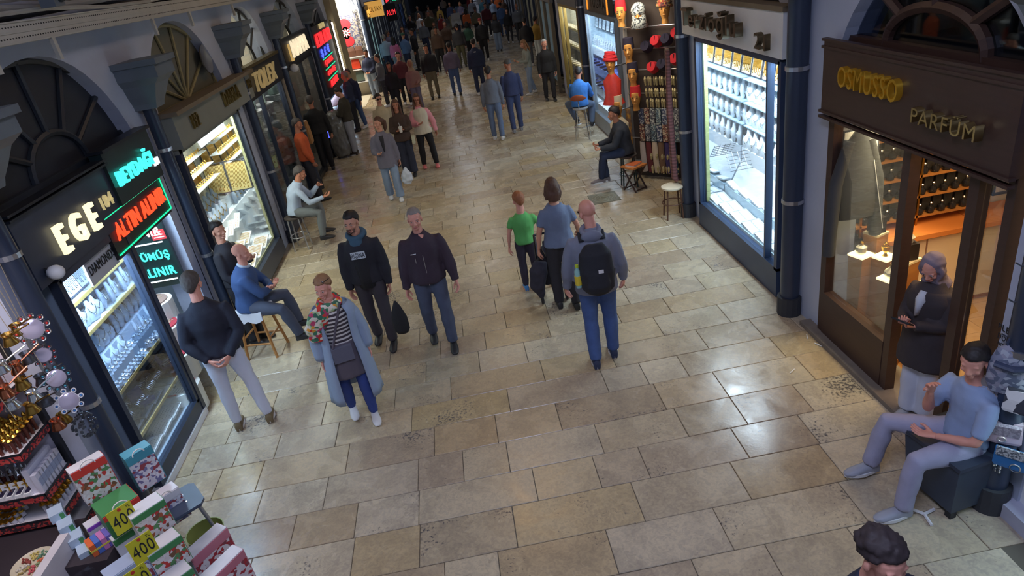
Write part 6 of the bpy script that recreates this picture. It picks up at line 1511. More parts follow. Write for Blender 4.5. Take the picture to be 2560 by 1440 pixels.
# 14 grey jacket woman
x, y = at(992, 500)
P14 = Pose(H=1.70, fem=True, legL=((-.03, .14, -1), (0, -.02, -1)), legR=((.03, -.08, -1), (0, -.35, -1)), armL=((-.25, .0, -1), (-.1, .05, -1)), armR=((.25, .1, -1), (-.35, .95, .0)), head=(-.8, .05))
def ex14(t, s, HM):
    b = MB(); pts = [s.P + s.up @ V(0, .058, z) for z in (.12, .24, .36, .43)]; b.tube(pts, [(.02, .095), (.05, .098), (.07, .098), (.07, .07)], 12, side=(1, 0, 0)); b.obj('vest_top', black_cloth, t, smooth=True)
person('ponytailed woman in oversized grey blazer and pale jeans', x, y, FCAM + .1, P14, SK1, 'jacket', cloth('grey_blazer', (112, 110, 124)), 'wide', cloth('pale_jeans', (134, 152, 176), var=.15), white_shoe, None, 'pony', hair_brown, eyes=True, hem=-.3, extra=ex14)
wb = FL(1015, 428, .6)
# 15 pink sleeved woman
x, y = at(1078, 418)
P15 = Pose(H=1.68, fem=True, bulk=1.05, legL=((-.1, .08, -1), (-.05, .0, -1)), legR=((.08, -.0, -1), (.05, -.2, -1)), armL=((-.45, .0, -1), (-.1, .1, -1)), armR=((.2, .2, -1), (-.5, .8, .1)), head=(0, -.05))
def ex15(t, s, HM):
    b = MB(); s.torso(b, .034, -.2, .49, flare=.3); me = remesh(b, .018, 2); wrinkle(me, .01); me.materials.append(cloth('cream_gilet', (206, 196, 174))); add('gilet', me, t)
    glasses(t, HM, M('sunglass_brown', (110, 60, 40), .2))
person('woman in sunglasses, pink sleeves and cream gilet with black trousers', x, y, FCAM + .1, P15, SK2, 'jacket', cloth('pink', (226, 150, 160)), 'trousers', cloth('plain_black', (28, 28, 32)), M('pink_shoe', (220, 120, 120), .6), None, 'long', hair_brown, eyes=True, extra=ex15)
# 16 woman with drink
x, y = at(1035, 438)
P16 = Pose(H=1.70, fem=True, armL=((-.2, .1, -1), (.5, .8, .15)), armR=((.2, .1, -1), (-.5, .8, .1)), head=(.1, -.05))
def ex16(t, s, HM):
    p = s.arm[-1][2] + s.arm[-1][3] * .10; c = MB().lathe([(.03, -.05), (.042, .07), (.044, .075)], p, 12).obj('drink_cup', M('cup_white', (220, 216, 208), .5), t); MB().cyl(p + V(0, 0, .07), p + V(.01, 0, .16), .004, n=5).obj('straw', white_sole, c)
    p = s.P + V(-.22, .05, -.12); MB().box(p, (.06, .2, .16)).obj('handbag', cloth('cream_bag', (196, 196, 170)), t)
person('long-haired woman in brown jacket and dark wide jeans holding a white drink cup', x - .05, y, FCAM, P16, SK2, 'jacket', cloth('dark_brown_coat', (70, 52, 44)), 'wide', cloth('dark_wide_jeans', (44, 48, 66)), black_shoe, None, 'long', hair_brown, eyes=True, hem=-.16, extra=ex16, hands=('grip', 'relax'))
# 17 beige trench woman
x, y = at(985, 425)
def ex17(t, s, HM):
    glasses(t, HM, M('sunglass_black', (30, 28, 30), .15)); b = MB(); s.torso(b, .03, -.34, .48, flare=.5); me = remesh(b, .018, 2); wrinkle(me, .01); me.materials.append(cloth('beige_trench', (186, 170, 140))); add('trench_coat', me, t)
person('woman in black sunglasses and a beige trench coat behind the grey blazer', x + .0, y + .35, FCAM + .2, Pose(H=1.72, fem=True, legL=((-.03, .1, -1), (0, 0, -1)), head=(.1, 0)), SK1, 'jacket', cloth('beige_trench', (186, 170, 140)), 'trousers', black_cloth, black_shoe, None, 'bun', hair_black, eyes=True, extra=ex17)
# 18, 19 two walking men away
x, y = at(1248, 348)
P18 = Pose(H=1.78, legL=((-.04, .12, -1), (0, -.05, -1)), legR=((.04, -.05, -1), (0, -.3, -1)))
person('man in grey shirt and light jeans walking away', x, y, -.15, P18, SK2, 'jumper', cloth('grey_shirt', (104, 110, 124)), 'trousers', cloth('mid_jeans', (96, 112, 142), var=.2), white_shoe, None, 'short', hair_black)
x, y = at(1295, 328)
P19 = Pose(H=1.80, legL=((-.04, -.05, -1), (0, -.25, -1)), legR=((.04, .12, -1), (0, 0, -1)), head=(.8, 0))
person('man in navy jumper and grey baseball cap walking away', x, y, .05, P19, SK2, 'jumper', cloth('navy_jumper', (52, 60, 96)), 'trousers', cloth('blue_jogger', (58, 70, 108)), grey_shoe, white_sole, 'cap', cloth('cap_grey', (84, 84, 84)))
# 20 man in dark coat walking towards
x, y = at(1378, 252)
P20 = Pose(H=1.76, bulk=1.05, legL=((-.04, .14, -1), (0, 0, -1)), legR=((.04, -.08, -1), (0, -.3, -1)), head=(.2, -.15))
person('white-haired man in black coat walking towards the camera', x, y, FCAM, P20, SK3, 'jacket', cloth('black_coat', (36, 36, 42)), 'trousers', black_cloth, black_shoe, None, 'thin', M('hair_white', (196, 196, 200), .7), eyes=True, hem=-.18)
# 21 blonde woman walking with phone
x, y = at(1330, 235)
person('long-haired woman in pale top and light jeans walking with a phone', x, y, PI / 2 + .2, Pose(H=1.66, fem=True, legL=((-.03, .15, -1), (0, 0, -1)), legR=((.03, -.1, -1), (0, -.3, -1)), armL=((-.1, .3, -1), (.1, .9, .1)), armR=((.1, .3, -1), (-.1, .9, .1)), head=(0, -.3)), SK1, 'jumper', cloth('pale_sage', (150, 156, 150)), 'trousers', cloth('sky_jeans', (140, 160, 190)), white_shoe, None, 'long', hair_blond, hands=('grip', 'grip'))
# 22 bright blue jumper man seated on bar stool
P22 = Pose(H=1.76, seat=.72, lean=.3, hunch=.2, bulk=1.08, legL=((-.6, .8, -.1), (.5, -.3, -.9)), legR=((.3, .9, -.25), (-.1, -.2, -1)), armL=((-.2, .45, -.9), (.1, .8, -.3)), armR=((.2, .45, -.9), (-.1, .8, -.3)), head=(0, -.3))
c22 = FL(1450, 262, .78)
person('man in bright blue jumper seated on a high stool facing the window', c22.x, c22.y, -.35, P22, SK2, 'jumper', cloth('bright_blue', (56, 116, 190)), 'trousers', cloth('grey_blue_jeans', (90, 104, 128)), black_shoe, white_sole, 'short', hair_black)
# 23 man on phone seated, navy
P23 = Pose(H=1.74, seat=.60, lean=.15, hunch=.2, legL=((-.1, .98, -.05), (.15, .12, -.9)), legR=((.25, .95, -.2), (.0, -.1, -1)), armL=((-.1, .4, -.9), (.2, .95, -.1)), armR=((.1, .4, -.9), (-.2, .95, -.1)), head=(.15, -.1))
c23 = FL(1578, 372, .68) + Vector((-.1, 0, 0))
person('bearded man in dark top and navy jeans sitting by the hat rack', c23.x, c23.y, PI / 2 - .1, P23, SK2, 'jacket', cloth('dark_slate_top', (44, 48, 58)), 'trousers', cloth('navy_jeans', (40, 50, 76)), M('grey_trainer', (120, 110, 112), .7), white_sole, 'short', hair_black, hands=('grip', 'grip'))
# 24 hijab woman in the doorway with phone
P24 = Pose(H=1.58, fem=True, bulk=1.08, armL=((-.12, .18, -.97), (.55, .75, .12)), armR=((.12, .18, -.97), (-.45, .8, .2)), legL=((-.0, .02, -1), (.02, .0, -1)), legR=((-.03, .06, -1), (-.03, .03, -1)), head=(.15, -.55))
def ex24(t, s, HM):
    p = (s.arm[-1][2] + s.arm[1][2]) / 2 + V(0, .08, .05); MB().box(p, (.15, .075, .012), Euler((.5, 0, 0))).obj('phone', black_metal, t)
    b = MB(); s.torso(b, .034, -.34, .48, flare=.12); me = remesh(b, .017, 2); wrinkle(me, .008, seed=4); me.materials.append(cloth('dark_brown_jacket', (60, 54, 58))); add('long_jacket', me, t)
    b = MB(); b.tube([s.P + V(.02, .125, .2), s.P + V(.0, .13, .34), s.P + V(0, .10, .40)], [(.015, .045), (.045, .045), (.03, .04)], 10, side=(1, 0, 0)); b.obj('white_jumper', cloth('off_white', (206, 212, 224)), t, smooth=True)
person('woman in lilac headscarf and dark jacket with phone in the perfume shop doorway', 3.40, 4.30, PI / 2 + .35, P24, SK3, 'jacket', cloth('dark_brown_jacket', (60, 54, 58)), 'wide', cloth('white_trouser', (200, 206, 224), var=.05), M('grey_white_trainer', (170, 172, 176), .6), white_sole, 'hijab', cloth('lilac_scarf', (128, 118, 134)), eyes=True, hands=('grip', 'grip'), extra=ex24)
# 25 seated man in pale clothes lower right
P25 = Pose(H=1.76, seat=.45, lean=-.12, side=.0, legL=((-.05, 1, -.02), (.0, .12, -1)), legR=((.55, .85, .0), (.05, .2, -1)), armL=((-.15, .35, -.95), (.75, .55, -.2)), armR=((-.05, .6, -.75), (-.35, .25, .95)), head=(.6, -.25), hunch=.3)
c25 = Vector((3.1, 3.42, 0))
print('c25', c25, c8, c9, c10, c22, c23)
person('young man in pale blue T-shirt and lilac-grey trousers sitting with chin in hand', c25.x, c25.y, PI / 2, P25, SK3, 'tee', cloth('pale_blue_tee', (150, 170, 206)), 'trousers', cloth('lilac_grey', (160, 160, 186)), M('silver_trainer', (150, 154, 168), .5), white_sole, 'short', hair_black, sleeve=.42, hands=('relax', 'relax'), hem=-.04)
# 26 man walking in at the bottom edge
P26 = Pose(H=1.76, head=(.1, -.1))
c26 = FL(2195, 1395, 1.62)
person('curly-haired man in navy entering at the bottom edge', c26.x, c26.y, .1 + PI, P26, SK3, 'jacket', cloth('navy_coat', (36, 40, 60)), 'trousers', black_cloth, black_shoe, None, 'curly', M('hair_dark_brown', (52, 42, 44), .7, var=.3, scale=30))
# ----------------------------------------------------------------- the crowd further along
PW = dict(
    mw=Pose(H=1.76, legL=((-.04, .13, -1), (0, -.02, -1)), legR=((.04, -.08, -1), (0, -.32, -1)), armL=((-.2, -.05, -1), (-.05, .1, -1)), armR=((.2, .12, -1), (.05, .25, -1))),
    ms=Pose(H=1.76, armL=((-.15, .15, -1), (.5, .6, -.4)), armR=((.15, .15, -1), (-.5, .6, -.4))),
    fw=Pose(H=1.66, fem=True, legL=((-.03, .12, -1), (0, -.02, -1)), legR=((.03, -.06, -1), (0, -.28, -1))),
    fb=Pose(H=1.66, fem=True, armL=((-.2, .1, -1), (.3, .7, -.2)), armR=((.2, .0, -1), (.05, .2, -1))),
    mb=Pose(H=1.80, bulk=1.12, legL=((-.04, -.05, -1), (0, -.2, -1)), legR=((.04, .1, -1), (0, 0, -1))))
KW = {'mw': ('jumper', 'trousers', 'short'), 'ms': ('jacket', 'trousers', 'short'), 'fw': ('jumper', 'slim', 'long'), 'fb': ('jacket', 'wide', 'bob'), 'mb': ('jacket', 'trousers', 'short')}
CC = {'black': (36, 36, 42), 'navy': (44, 52, 82), 'grey': (100, 104, 114), 'charcoal': (58, 58, 64), 'blue': (84, 112, 160), 'pale blue': (150, 168, 196), 'pink': (214, 120, 170), 'beige': (168, 144, 122), 'white': (200, 204, 206),
      'khaki': (112, 104, 84), 'brown': (92, 70, 58), 'red': (150, 54, 56), 'green': (66, 100, 84), 'olive': (84, 82, 62), 'lilac': (112, 104, 128), 'mustard': (156, 124, 56), 'dusty rose': (150, 112, 108), 'jeans blue': (74, 96, 140), 'light jeans': (140, 158, 184), 'orange': (214, 110, 60), 'maroon': (96, 44, 54), 'teal': (50, 92, 110)}
CL = {k: cloth('crowd_' + k.replace(' ', '_'), v) for k, v in CC.items()}
used_poses = {}
CR = [  # feet px, feet py, kind, turn, top, trousers, hair, label
    (905, 322, 'mb', PI - .5, 'navy', 'jeans blue', hair_dkgrey, 'man in navy jacket standing left of the bright side passage'),
    (858, 335, 'ms', PI / 2, 'navy', 'black', hair_grey, 'man in navy leaning by the red neon column with pale cap'),
    (942, 244, 'ms', PI - .3, 'navy', 'light jeans', hair_black, 'man in navy T-shirt and light jeans with crossed arms by the rug shop'),
    (972, 266, 'ms', PI / 2, 'grey', 'charcoal', hair_black, 'young man in grey hoodie beside the black-topped woman'),
    (1000, 288, 'fw', PI, 'black', 'black', hair_black, 'long-haired woman in black top with a shoulder bag'),
    (1052, 285, 'fb', PI, 'dusty rose', 'lilac', CL['beige'], 'woman in dusty rose coat and beige headscarf'),
    (1022, 262, 'mw', PI, 'maroon', 'black', hair_black, 'person in maroon beside the beige headscarf'),
    (1090, 246, 'mb', PI - .1, 'black', 'khaki', hair_black, 'man in black jacket and khaki trousers'),
    (1145, 238, 'mw', 0, 'lilac', 'jeans blue', hair_black, 'man in lilac-grey shirt and blue jeans walking away'),
    (1205, 236, 'mb', 0, 'navy', 'navy', hair_black, 'broad man in navy top with small white mark on the back'),
    (982, 192, 'mb', 0, 'pale blue', 'navy', hair_grey, 'grey-haired man in pale blue shirt seen from behind'),
    (1002, 190, 'fw', 0, 'pink', 'light jeans', hair_black, 'woman in bright pink hooded top seen from behind'),
    (1028, 186, 'ms', -.6, 'blue', 'navy', CL['green'], 'man in blue jacket with a green cap'),
    (1050, 176, 'mb', PI / 2, 'black', 'charcoal', hair_black, 'tall man in black looking down near the green cap'),
    (962, 178, 'ms', -1.2, 'lilac', 'charcoal', hair_dkgrey, 'man in lilac close to the pale-lit window past the rug'),
    (1216, 152, 'mb', 0, 'black', 'black', CL['red'], 'large man in black with red cap near the middle of the crowd'),
    (1160, 168, 'mb', 0, 'charcoal', 'olive', hair_black, 'man in charcoal jacket and olive trousers in the crowd'),
    (1182, 150, 'fb', 0, 'green', 'black', hair_black, 'woman in green jacket with white bag in the crowd'),
    (1128, 150, 'mw', PI, 'brown', 'charcoal', hair_dkgrey, 'person in brown coat and charcoal trousers in the crowd'),
    (1100, 142, 'fw', PI, 'beige', 'white', hair_brown, 'woman in beige top and white trousers in the crowd'),
    (1072, 140, 'mw', PI, 'grey', 'navy', hair_grey, 'grey-jacketed man beside the left shops in the crowd'),
    (1278, 108, 'fw', PI, 'black', 'charcoal', hair_black, 'woman in black top, charcoal trousers and white shoes, hand to her face'),
    (1262, 90, 'mw', 0, 'blue', 'jeans blue', hair_black, 'man in blue shirt and jeans walking away at the far right of the crowd'),
    (1303, 104, 'mb', PI, 'grey', 'charcoal', None, 'bald man in grey suit jacket and white shirt'),
    (1326, 166, 'mb', 0, 'black', 'grey', hair_black, 'man in black jacket and grey trousers beside the mustard hoodie'),
    (1352, 158, 'ms', -.8, 'mustard', 'white', hair_black, 'man in mustard hoodie handling goods at the right shops'),
    (1150, 105, 'mw', PI, 'white', 'navy', hair_dkgrey, 'person carrying a blank pale placard in the crowd'),
    (1115, 112, 'fb', PI, 'red', 'black', hair_black, 'woman in dark red in the far crowd'),
    (1085, 108, 'mb', PI, 'olive', 'black', hair_black, 'man in olive green coat in the far crowd'),
    (1060, 104, 'fw', PI, 'white', 'jeans blue', hair_blond, 'woman in white top and blue jeans in the far crowd'),
    (1040, 118, 'ms', PI, 'black', 'jeans blue', hair_black, 'man in black top and blue jeans by the far left shops'),
    (1175, 96, 'fw', 0, 'orange', 'charcoal', hair_black, 'woman in orange in the far crowd'),
    (1200, 100, 'mw', 0, 'khaki', 'black', hair_dkgrey, 'man in khaki shirt and black trousers in the far crowd'),
    (1225, 92, 'mb', PI, 'maroon', 'charcoal', hair_black, 'person in maroon jacket near the clear stretch of floor'),
    (1240, 66, 'fw', PI, 'pale blue', 'black', hair_brown, 'woman in pale blue top and black trousers in the farthest crowd'),
    (1215, 64, 'mw', 0, 'teal', 'black', hair_black, 'man in teal top in the farthest crowd'),
    (1188, 66, 'mb', PI, 'grey', 'black', hair_grey, 'man in grey coat and black trousers in the farthest crowd'),
    (1160, 70, 'fb', PI, 'lilac', 'black', hair_blond, 'woman in lilac jacket in the farthest crowd'),
    (1135, 74, 'mw', PI, 'navy', 'khaki', hair_black, 'man in navy and khaki in the farthest crowd'),
    (1108, 78, 'fw', PI, 'mustard', 'jeans blue', hair_black, 'woman in mustard top in the farthest crowd'),
    (1082, 80, 'mw', 0, 'brown', 'jeans blue', hair_black, 'man in brown top and jeans in the farthest crowd'),
    (1056, 84, 'mb', PI, 'charcoal', 'khaki', hair_grey, 'man in charcoal and khaki in the farthest crowd'),
    (1262, 52, 'mw', 0, 'orange', 'navy', hair_black, 'man in orange top at the far right end of the crowd'),
    (1290, 60, 'fb', PI, 'brown', 'charcoal', hair_black, 'woman in brown at the far right end of the crowd'),
    (1148, 46, 'mb', 0, 'black', 'pale blue', hair_black, 'man in black top and pale blue trousers at the very back'),
    (1180, 44, 'fw', 0, 'red', 'navy', hair_black, 'woman in red top and navy trousers at the very back'),
    (1210, 42, 'mw', 0, 'white', 'black', hair_black, 'man in white shirt and black trousers at the very back'),
    (1238, 38, 'mb', PI, 'blue', 'charcoal', hair_black, 'man in blue coat at the very back'),
    (1115, 50, 'ms', 0, 'beige', 'charcoal', hair_black, 'person in beige coat at the very back'),
    (1250, 128, 'fb', 0, 'charcoal', 'light jeans', hair_brown, 'woman in charcoal jacket and light jeans right of the red cap'),
    (1108, 176, 'mb', PI, 'brown', 'black', hair_black, 'man in brown jacket and black trousers behind the khaki trousers'),
    (1022, 152, 'fw', PI, 'navy', 'charcoal', hair_brown, 'woman in navy top near the left neon signs'),
]
def crowd_extra(lb):
    def f(t, s, HM):
        if 'placard' in lb: MB().box(s.P + V(0, .3, .45), (.5, .02, .32)).obj('placard', M('placard_pale', (186, 186, 188), .7), t)
        elif 'white bag' in lb or 'shoulder bag' in lb: bag = MB(); bag.box(s.P + V(.24, .0, -.05), (.08, .22, .24)); bag.obj('shoulder_bag', white_sole if 'white' in lb else black_cloth, t)
        elif 'white shirt' in lb: MB().box(s.P + V(0, .135, .36), (.07, .02, .2)).obj('shirt_front', white_sole, t)
        elif 'white mark' in lb: MB().box(s.P + V(0, -.15, .42), (.07, .006, .03)).obj('back_mark', white_sole, t)
    return f
FAR_SCALE = 1.0
for i, (px, py, kd, turn, tc, bc, hm_, lb) in enumerate(CR):
    c = FL(px, py, 0.0); c.x = max(-2.6 if c.y > 27 else -3.1, min(4.0 if c.y > 24.6 else 2.9, c.x)); tp_, bt_, hr_ = KW[kd]
    hkind = hr_ if hm_ is not None else None
    if 'cap' in lb and hm_ in (CL['red'], CL['green']): hkind = 'cap'
    if 'headscarf' in lb and hm_ is CL['beige'] : hkind = 'hijab'
    person(lb, c.x, c.y, turn, PW[kd], (SK1, SK2, SK4)[i % 3], tp_, CL[tc], bt_, CL[bc], white_shoe if i % 3 == 0 else black_shoe, None, hkind, hm_, lo=True, key=kd + (hkind or ''), group='people in the crowd', extra=crowd_extra(lb))
# ================================================================= stools, seats and boxes on the floor
def round_stool(label, loc, h, seat_m, leg_m, n=4, r=.17, ring=.25, ct='stool', back=None):
    t = thing('stool', label, 'stool', loc, .4)
    MB().lathe([(r * .9, h - .045), (r, h - .03), (r, h - .008), (r * .9, h)], n=20).obj('seat', seat_m, t, smooth='auto')
    for k in range(n):
        a = 2 * PI * k / n + .3; MB().cyl((math.cos(a) * r * .8, math.sin(a) * r * .8, h - .04), (math.cos(a) * r * 1.05, math.sin(a) * r * 1.05, 0), .013, n=8).obj('leg', leg_m, t)
    MB().torus((0, 0, ring), (0, 0, 1), r * .96, .008, 24, 6).obj('foot_ring', leg_m, t)
    return t
rust = M('rusty_brown_tube', (104, 74, 60), .5, .4)
c = FL(1692, 540); round_stool('white topped round stool with rusty brown legs below the shawls', (c.x - .05, c.y, 0), .52, M('cream_vinyl', (220, 208, 184), .5), rust)
round_stool('metal stool under the man in the pale grey shirt', (c10.x - .05, c10.y, 0), .62, M('dark_vinyl', (70, 62, 58), .6), steel)
c = FL(1590, 452); round_stool('dark green legged stool under the man by the hat rack', (c23.x + .02, c23.y, 0), .6, M('dark_vinyl', (70, 62, 58), .6), M('green_tube', (52, 70, 72), .4, .4))
bs = thing('bar_stool', 'chrome high stool with rounded brown backrest under the blue jumper man', 'stool', (c22.x, c22.y, 0), -.35)
MB().lathe([(.17, .69), (.18, .71), (.17, .74)], n=20).obj('seat', M('grey_seat', (150, 152, 156), .5), bs, smooth='auto')
for k in range(4):
    a = PI / 4 + k * PI / 2; MB().cyl((math.cos(a) * .13, math.sin(a) * .13, .69), (math.cos(a) * .22, math.sin(a) * .22, 0), .012, n=8).obj('leg', chrome, bs)
MB().torus((0, 0, .3), (0, 0, 1), .185, .008, 24, 6).obj('foot_ring', chrome, bs)
MB().tube([(0, -.15, .7), (0, -.2, .85), (0, -.2, 1.0)], .012, 8).obj('back_post', chrome, bs)
b = MB(); b.tube([(-.17, -.16, .95), (-.1, -.2, .97), (0, -.215, .98), (.1, -.2, .97), (.17, -.16, .95)], [(.02, .012), (.06, .014), (.07, .014), (.06, .014), (.02, .012)], 10, side=(0, 0, 1)); b.obj('backrest', M('cherry_wood', (150, 74, 44), .4), bs, smooth='auto')
ws = thing('stool', 'wooden four-legged stool with white cushion under the bald man in blue', 'stool', (c8.x + .02, c8.y, 0), -.2)
MB().box((0, 0, .6), (.36, .32, .04)).obj('seat', oak, ws)
b = MB(); b.box((0, 0, .64), (.40, .36, .05)); b.loft([[Vector((x, -.19, .66)), Vector((x, -.2, .56 - .04 * abs(math.sin(x * 16)))), Vector((x, -.18, .56)), Vector((x, -.17, .66))] for x in np.linspace(-.2, .2, 9)]); b.obj('cushion', M('white_cushion', (214, 214, 222), .8), ws)
for sx_ in (-1, 1):
    for sy_ in (-1, 1): MB().tube([(sx_ * .14, sy_ * .12, .6), (sx_ * .2, sy_ * .18, 0)], .02, 6).obj('leg', oak, ws)
for s_ in (-1, 1): MB().cyl((-.18, s_ * .16, .2), (.18, s_ * .16, .2), .013, n=6).obj('stretcher', oak, ws); MB().cyl((s_ * .18, -.15, .28), (s_ * .18, .15, .28), .013, n=6).obj('stretcher', oak, ws)
# folding camp table with orange book in front of the hat rack
c = FL(1605, 465) + Vector((-.15, -.1, 0)); ft = thing('folding_stand', 'small folding wooden stand with woven seat in front of the hat rack', 'folding stand', (c.x, c.y, 0), .5)
MB().box((0, 0, .44), (.34, .32, .03)).obj('top', orange_wood, ft)
for s_ in (-1, 1):
    MB().tube([(s_ * .13, -.15, .43), (s_ * .13, .15, 0)], .016, 6).obj('leg', brown_wood, ft); MB().tube([(s_ * .13, .15, .43), (s_ * .13, -.15, 0)], .016, 6).obj('leg', brown_wood, ft)
MB().cyl((-.14, .14, .03), (.14, .14, .03), .012, n=6).obj('crossbar', brown_wood, ft); MB().cyl((-.14, -.14, .03), (.14, -.14, .03), .012, n=6).obj('crossbar', brown_wood, ft)
bk = thing('book', 'orange covered book lying on the folding stand', 'book', (c.x, c.y, .456), .7); MB().box((0, 0, .012), (.24, .18, .022)).obj('pages', paper, bk); MB().box((0, 0, .026), (.25, .19, .006)).obj('cover', M('orange_cover', (214, 112, 66), .5), bk)
# black plastic seat plate on metal legs, with green bucket under it, lower left
c = FL(440, 1262, .62)
sp = thing('stool', 'stool with black square four-screw seat and grey legs beside the sweet boxes', 'stool', (c.x, c.y, 0), .62)
b = MB(); b.loft([[Vector((x * k, y * k, z)) for x, y in ((-.19, -.13), (-.14, -.18), (.15, -.17), (.19, -.12), (.19, .13), (.15, .17), (-.14, .17), (-.19, .13))] for z, k in ((.6, .97), (.61, 1), (.63, 1))]); pl_ = b.obj('seat', M('slate_plastic', (64, 76, 98), .45), sp)
for x, y in ((-.06, -.05), (.07, -.05), (-.06, .06), (.07, .06)): MB().cyl((x, y, .63), (x, y, .634), .011, n=8).obj('screw', chrome, pl_)
for sx_ in (-1, 1):
    for sy_ in (-1, 1):
        l = MB().tube([(sx_ * .13, sy_ * .1, .6), (sx_ * .2, sy_ * .17, .0)], .014, 8).obj('leg', M('grey_tube', (150, 156, 166), .35, .7), sp); MB().cyl((sx_ * .2, sy_ * .17, 0), (sx_ * .2, sy_ * .17, .03), .019, n=8).obj('rubber_foot', black_shoe, l)
bu = thing('bucket', 'olive green plastic bucket with orange label under the black seat', 'bucket', (c.x + .10, c.y + .02, 0))
MB().lathe([(.12, 0), (.15, .27), (.155, .28), (.145, .28), (.115, .01), (.001, .01)], n=22).obj('body', M('olive_plastic', (150, 156, 84), .5), bu, smooth='auto')
b = MB(); b.torus((0, 0, .19), (0, 0, 1), .144, .004, 24, 4); b.obj('band', M('pale_plastic', (205, 208, 205), .5), bu)
MB().box((.05, -.135, .22), (.1, .012, .06), Euler((-.1, 0, .3))).obj('label', M('orange_print', (232, 120, 50), .5), bu)
# dark chest and seat under the man at the right
c = c25; ch = thing('storage_chest', 'dark slate chest under the seated young man in pale clothes', 'chest', (c.x - .03, c.y + .02, 0), .15)
b = MB(); b.loft([[Vector((x * k, y * k, z)) for x, y in ((-.22, -.24), (.24, -.24), (.24, .24), (-.22, .24))] for z, k in ((.06, .86), (.5, 1.0))]); b.obj('body', M('slate_box', (58, 68, 84), .5), ch)
MB().box((.01, 0, .515), (.5, .52, .03)).obj('lid', M('slate_lid', (50, 58, 74), .5), ch)
for x in (-.16, .18):
    for y in (-.18, .18): MB().box((x, y, .03), (.05, .05, .06)).obj('foot', black_metal, ch)
c = FL(2310, 1290); br = thing('plastic_prongs', 'white three-pronged plastic foot lying under the chest', 'foot', (c.x, c.y, 0))
b = MB(); [b.tube([(0, 0, .02), (math.cos(a) * .1, math.sin(a) * .1, .012)], .012, 6) for a in (.3, 2.2, 4.6)]; b.obj('prongs', white_sole, br)

# ================================================================= bags and white display case at the right edge
print_bag = patchwork('printed_leather', [(132, 138, 160), (170, 176, 190), (100, 108, 130), (150, 150, 168)], 34)
B1 = PX(2530, 925, 3.2); t = thing('backpack', 'small white printed backpack with dark flap hanging highest at the right edge', 'backpack', B1, -PI / 2 + .9)
b = MB(); b.tube([(0, 0, -.17), (0, -.0, -.1), (0, 0, .05), (0, 0, .15), (0, 0, .19)], [(.10, .04), (.13, .06), (.13, .06), (.10, .05), (.04, .02)], 14, side=(1, 0, 0)); b.obj('body', print_bag, t, smooth='auto')
b = MB(); b.tube([(-.1, -.045, .06), (0, -.075, .05), (.1, -.045, .06)], [(.03, .02)] * 3, 8); b.obj('flap', M('slate_leather', (60, 70, 96), .5), t); MB().torus((0, 0, .2), (0, 1, 0), .05, .01, 12, 6).obj('handle', M('slate_leather', (60, 70, 96), .5), t)
b = MB(); b.torus((0, -.0, -.01), (0, 1, 0), .125, .01, 24, 6); b.obj('piping', M('slate_leather', (60, 70, 96), .5), t)
B2 = PX(2495, 985, 3.2); t = thing('handbag', 'taupe tote bag with embossed squares hanging below the white backpack', 'handbag', B2 - V(0, 0, .12), -PI / 2 + .9)
b = MB(); bag_mb(b, .27, .24, .09, .86); b.obj('body', M('taupe_leather', (140, 132, 130), .5), t); b = MB()
for i in range(5):
    for j in range(2): b.box((-.096 + .048 * i, -.05 + .003 * j, .12 + .05 * j), (.038, .006, .038))
b.obj('embossed_squares', M('pale_lilac_leather', (170, 162, 168), .5), t); MB().torus((0, 0, .22), (0, 1, 0), .07, .008, 16, 6, side=(1, 0, 0), a0=0, a1=PI).obj('handle', M('cream_strap', (200, 188, 170), .5), t)
B3 = PX(2505, 1075, 3.2); t = thing('handbag', 'small pale pink flap bag with snake-print flap and ring clasp', 'handbag', B3 - V(0, 0, .08), -PI / 2 + .9)
b = MB(); bag_mb(b, .23, .16, .09, .92); b.obj('body', M('pale_pink_leather', (206, 186, 196), .45), t)
MB().box((0, -.045, .115), (.19, .03, .09), Euler((.2, 0, 0))).obj('flap', patchwork('snake_print', [(170, 160, 168), (150, 140, 150), (188, 178, 186)], 90), t); MB().torus((0, -.07, .055), (0, 1, .2), .022, .007, 14, 6).obj('clasp', M('pearl_ring', (214, 200, 190), .3, .5), t)
b = MB(); b.tube([(-.1, 0, .16), (-.05, .0, .3), (.02, 0, .42)], .005, 5); b.obj('chain', silver, t)
B4 = PX(2535, 1145, 3.2); t = thing('handbag', 'bright blue clutch with studded grey flap below the pink bag', 'handbag', B4 - V(0, 0, .08), -PI / 2 + .7)
b = MB(); bag_mb(b, .22, .14, .05, .98); b.obj('body', M('cobalt_leather', (40, 110, 170), .4), t); MB().box((0, -.03, .13), (.2, .012, .07)).obj('flap', patchwork('studs', [(150, 156, 160), (90, 96, 104), (190, 194, 196)], 120), t)
MB().torus((.02, -.04, .03), (0, 1, 0), .03, .004, 14, 5).obj('chain', silver, t)
t = thing('brooch', 'shiny flower-shaped jewel pinned on the white pillar edge', 'brooch', PX(2497, 1165, 3.2)); b = MB(); [b.ball((-.02, .03 * math.cos(a), .03 * math.sin(a)), (.012, .02, .02), 8, 5) for a in (0, 1.25, 2.5, 3.76, 5.0)]; b.obj('petals', silver, t)
t = thing('handbag', 'cream bag with cow-print patches at the very edge right of the pink bag', 'handbag', PX(2552, 1030, 3.2), -PI / 2 + .7); b = MB(); bag_mb(b, .2, .16, .07, .95); b.obj('body', patchwork('cow_print', [(222, 222, 224), (60, 62, 74), (226, 226, 228), (220, 220, 222)], 12), t)
rk = thing('hook_rail', 'dark vertical rail on the pillar from which the handbags hang', 'rail', (3.27, 3.3, 0)); MB().box((0, 0, 1.4), (.03, .05, 2.2)).obj('rail', black_metal, rk)
for z in (1.95, 1.7, 1.45, 1.2): MB().tube([(0, 0, z), (-.12, 0, z), (-.16, 0, z + .03)], .006, 6).obj('hook', steel, rk)
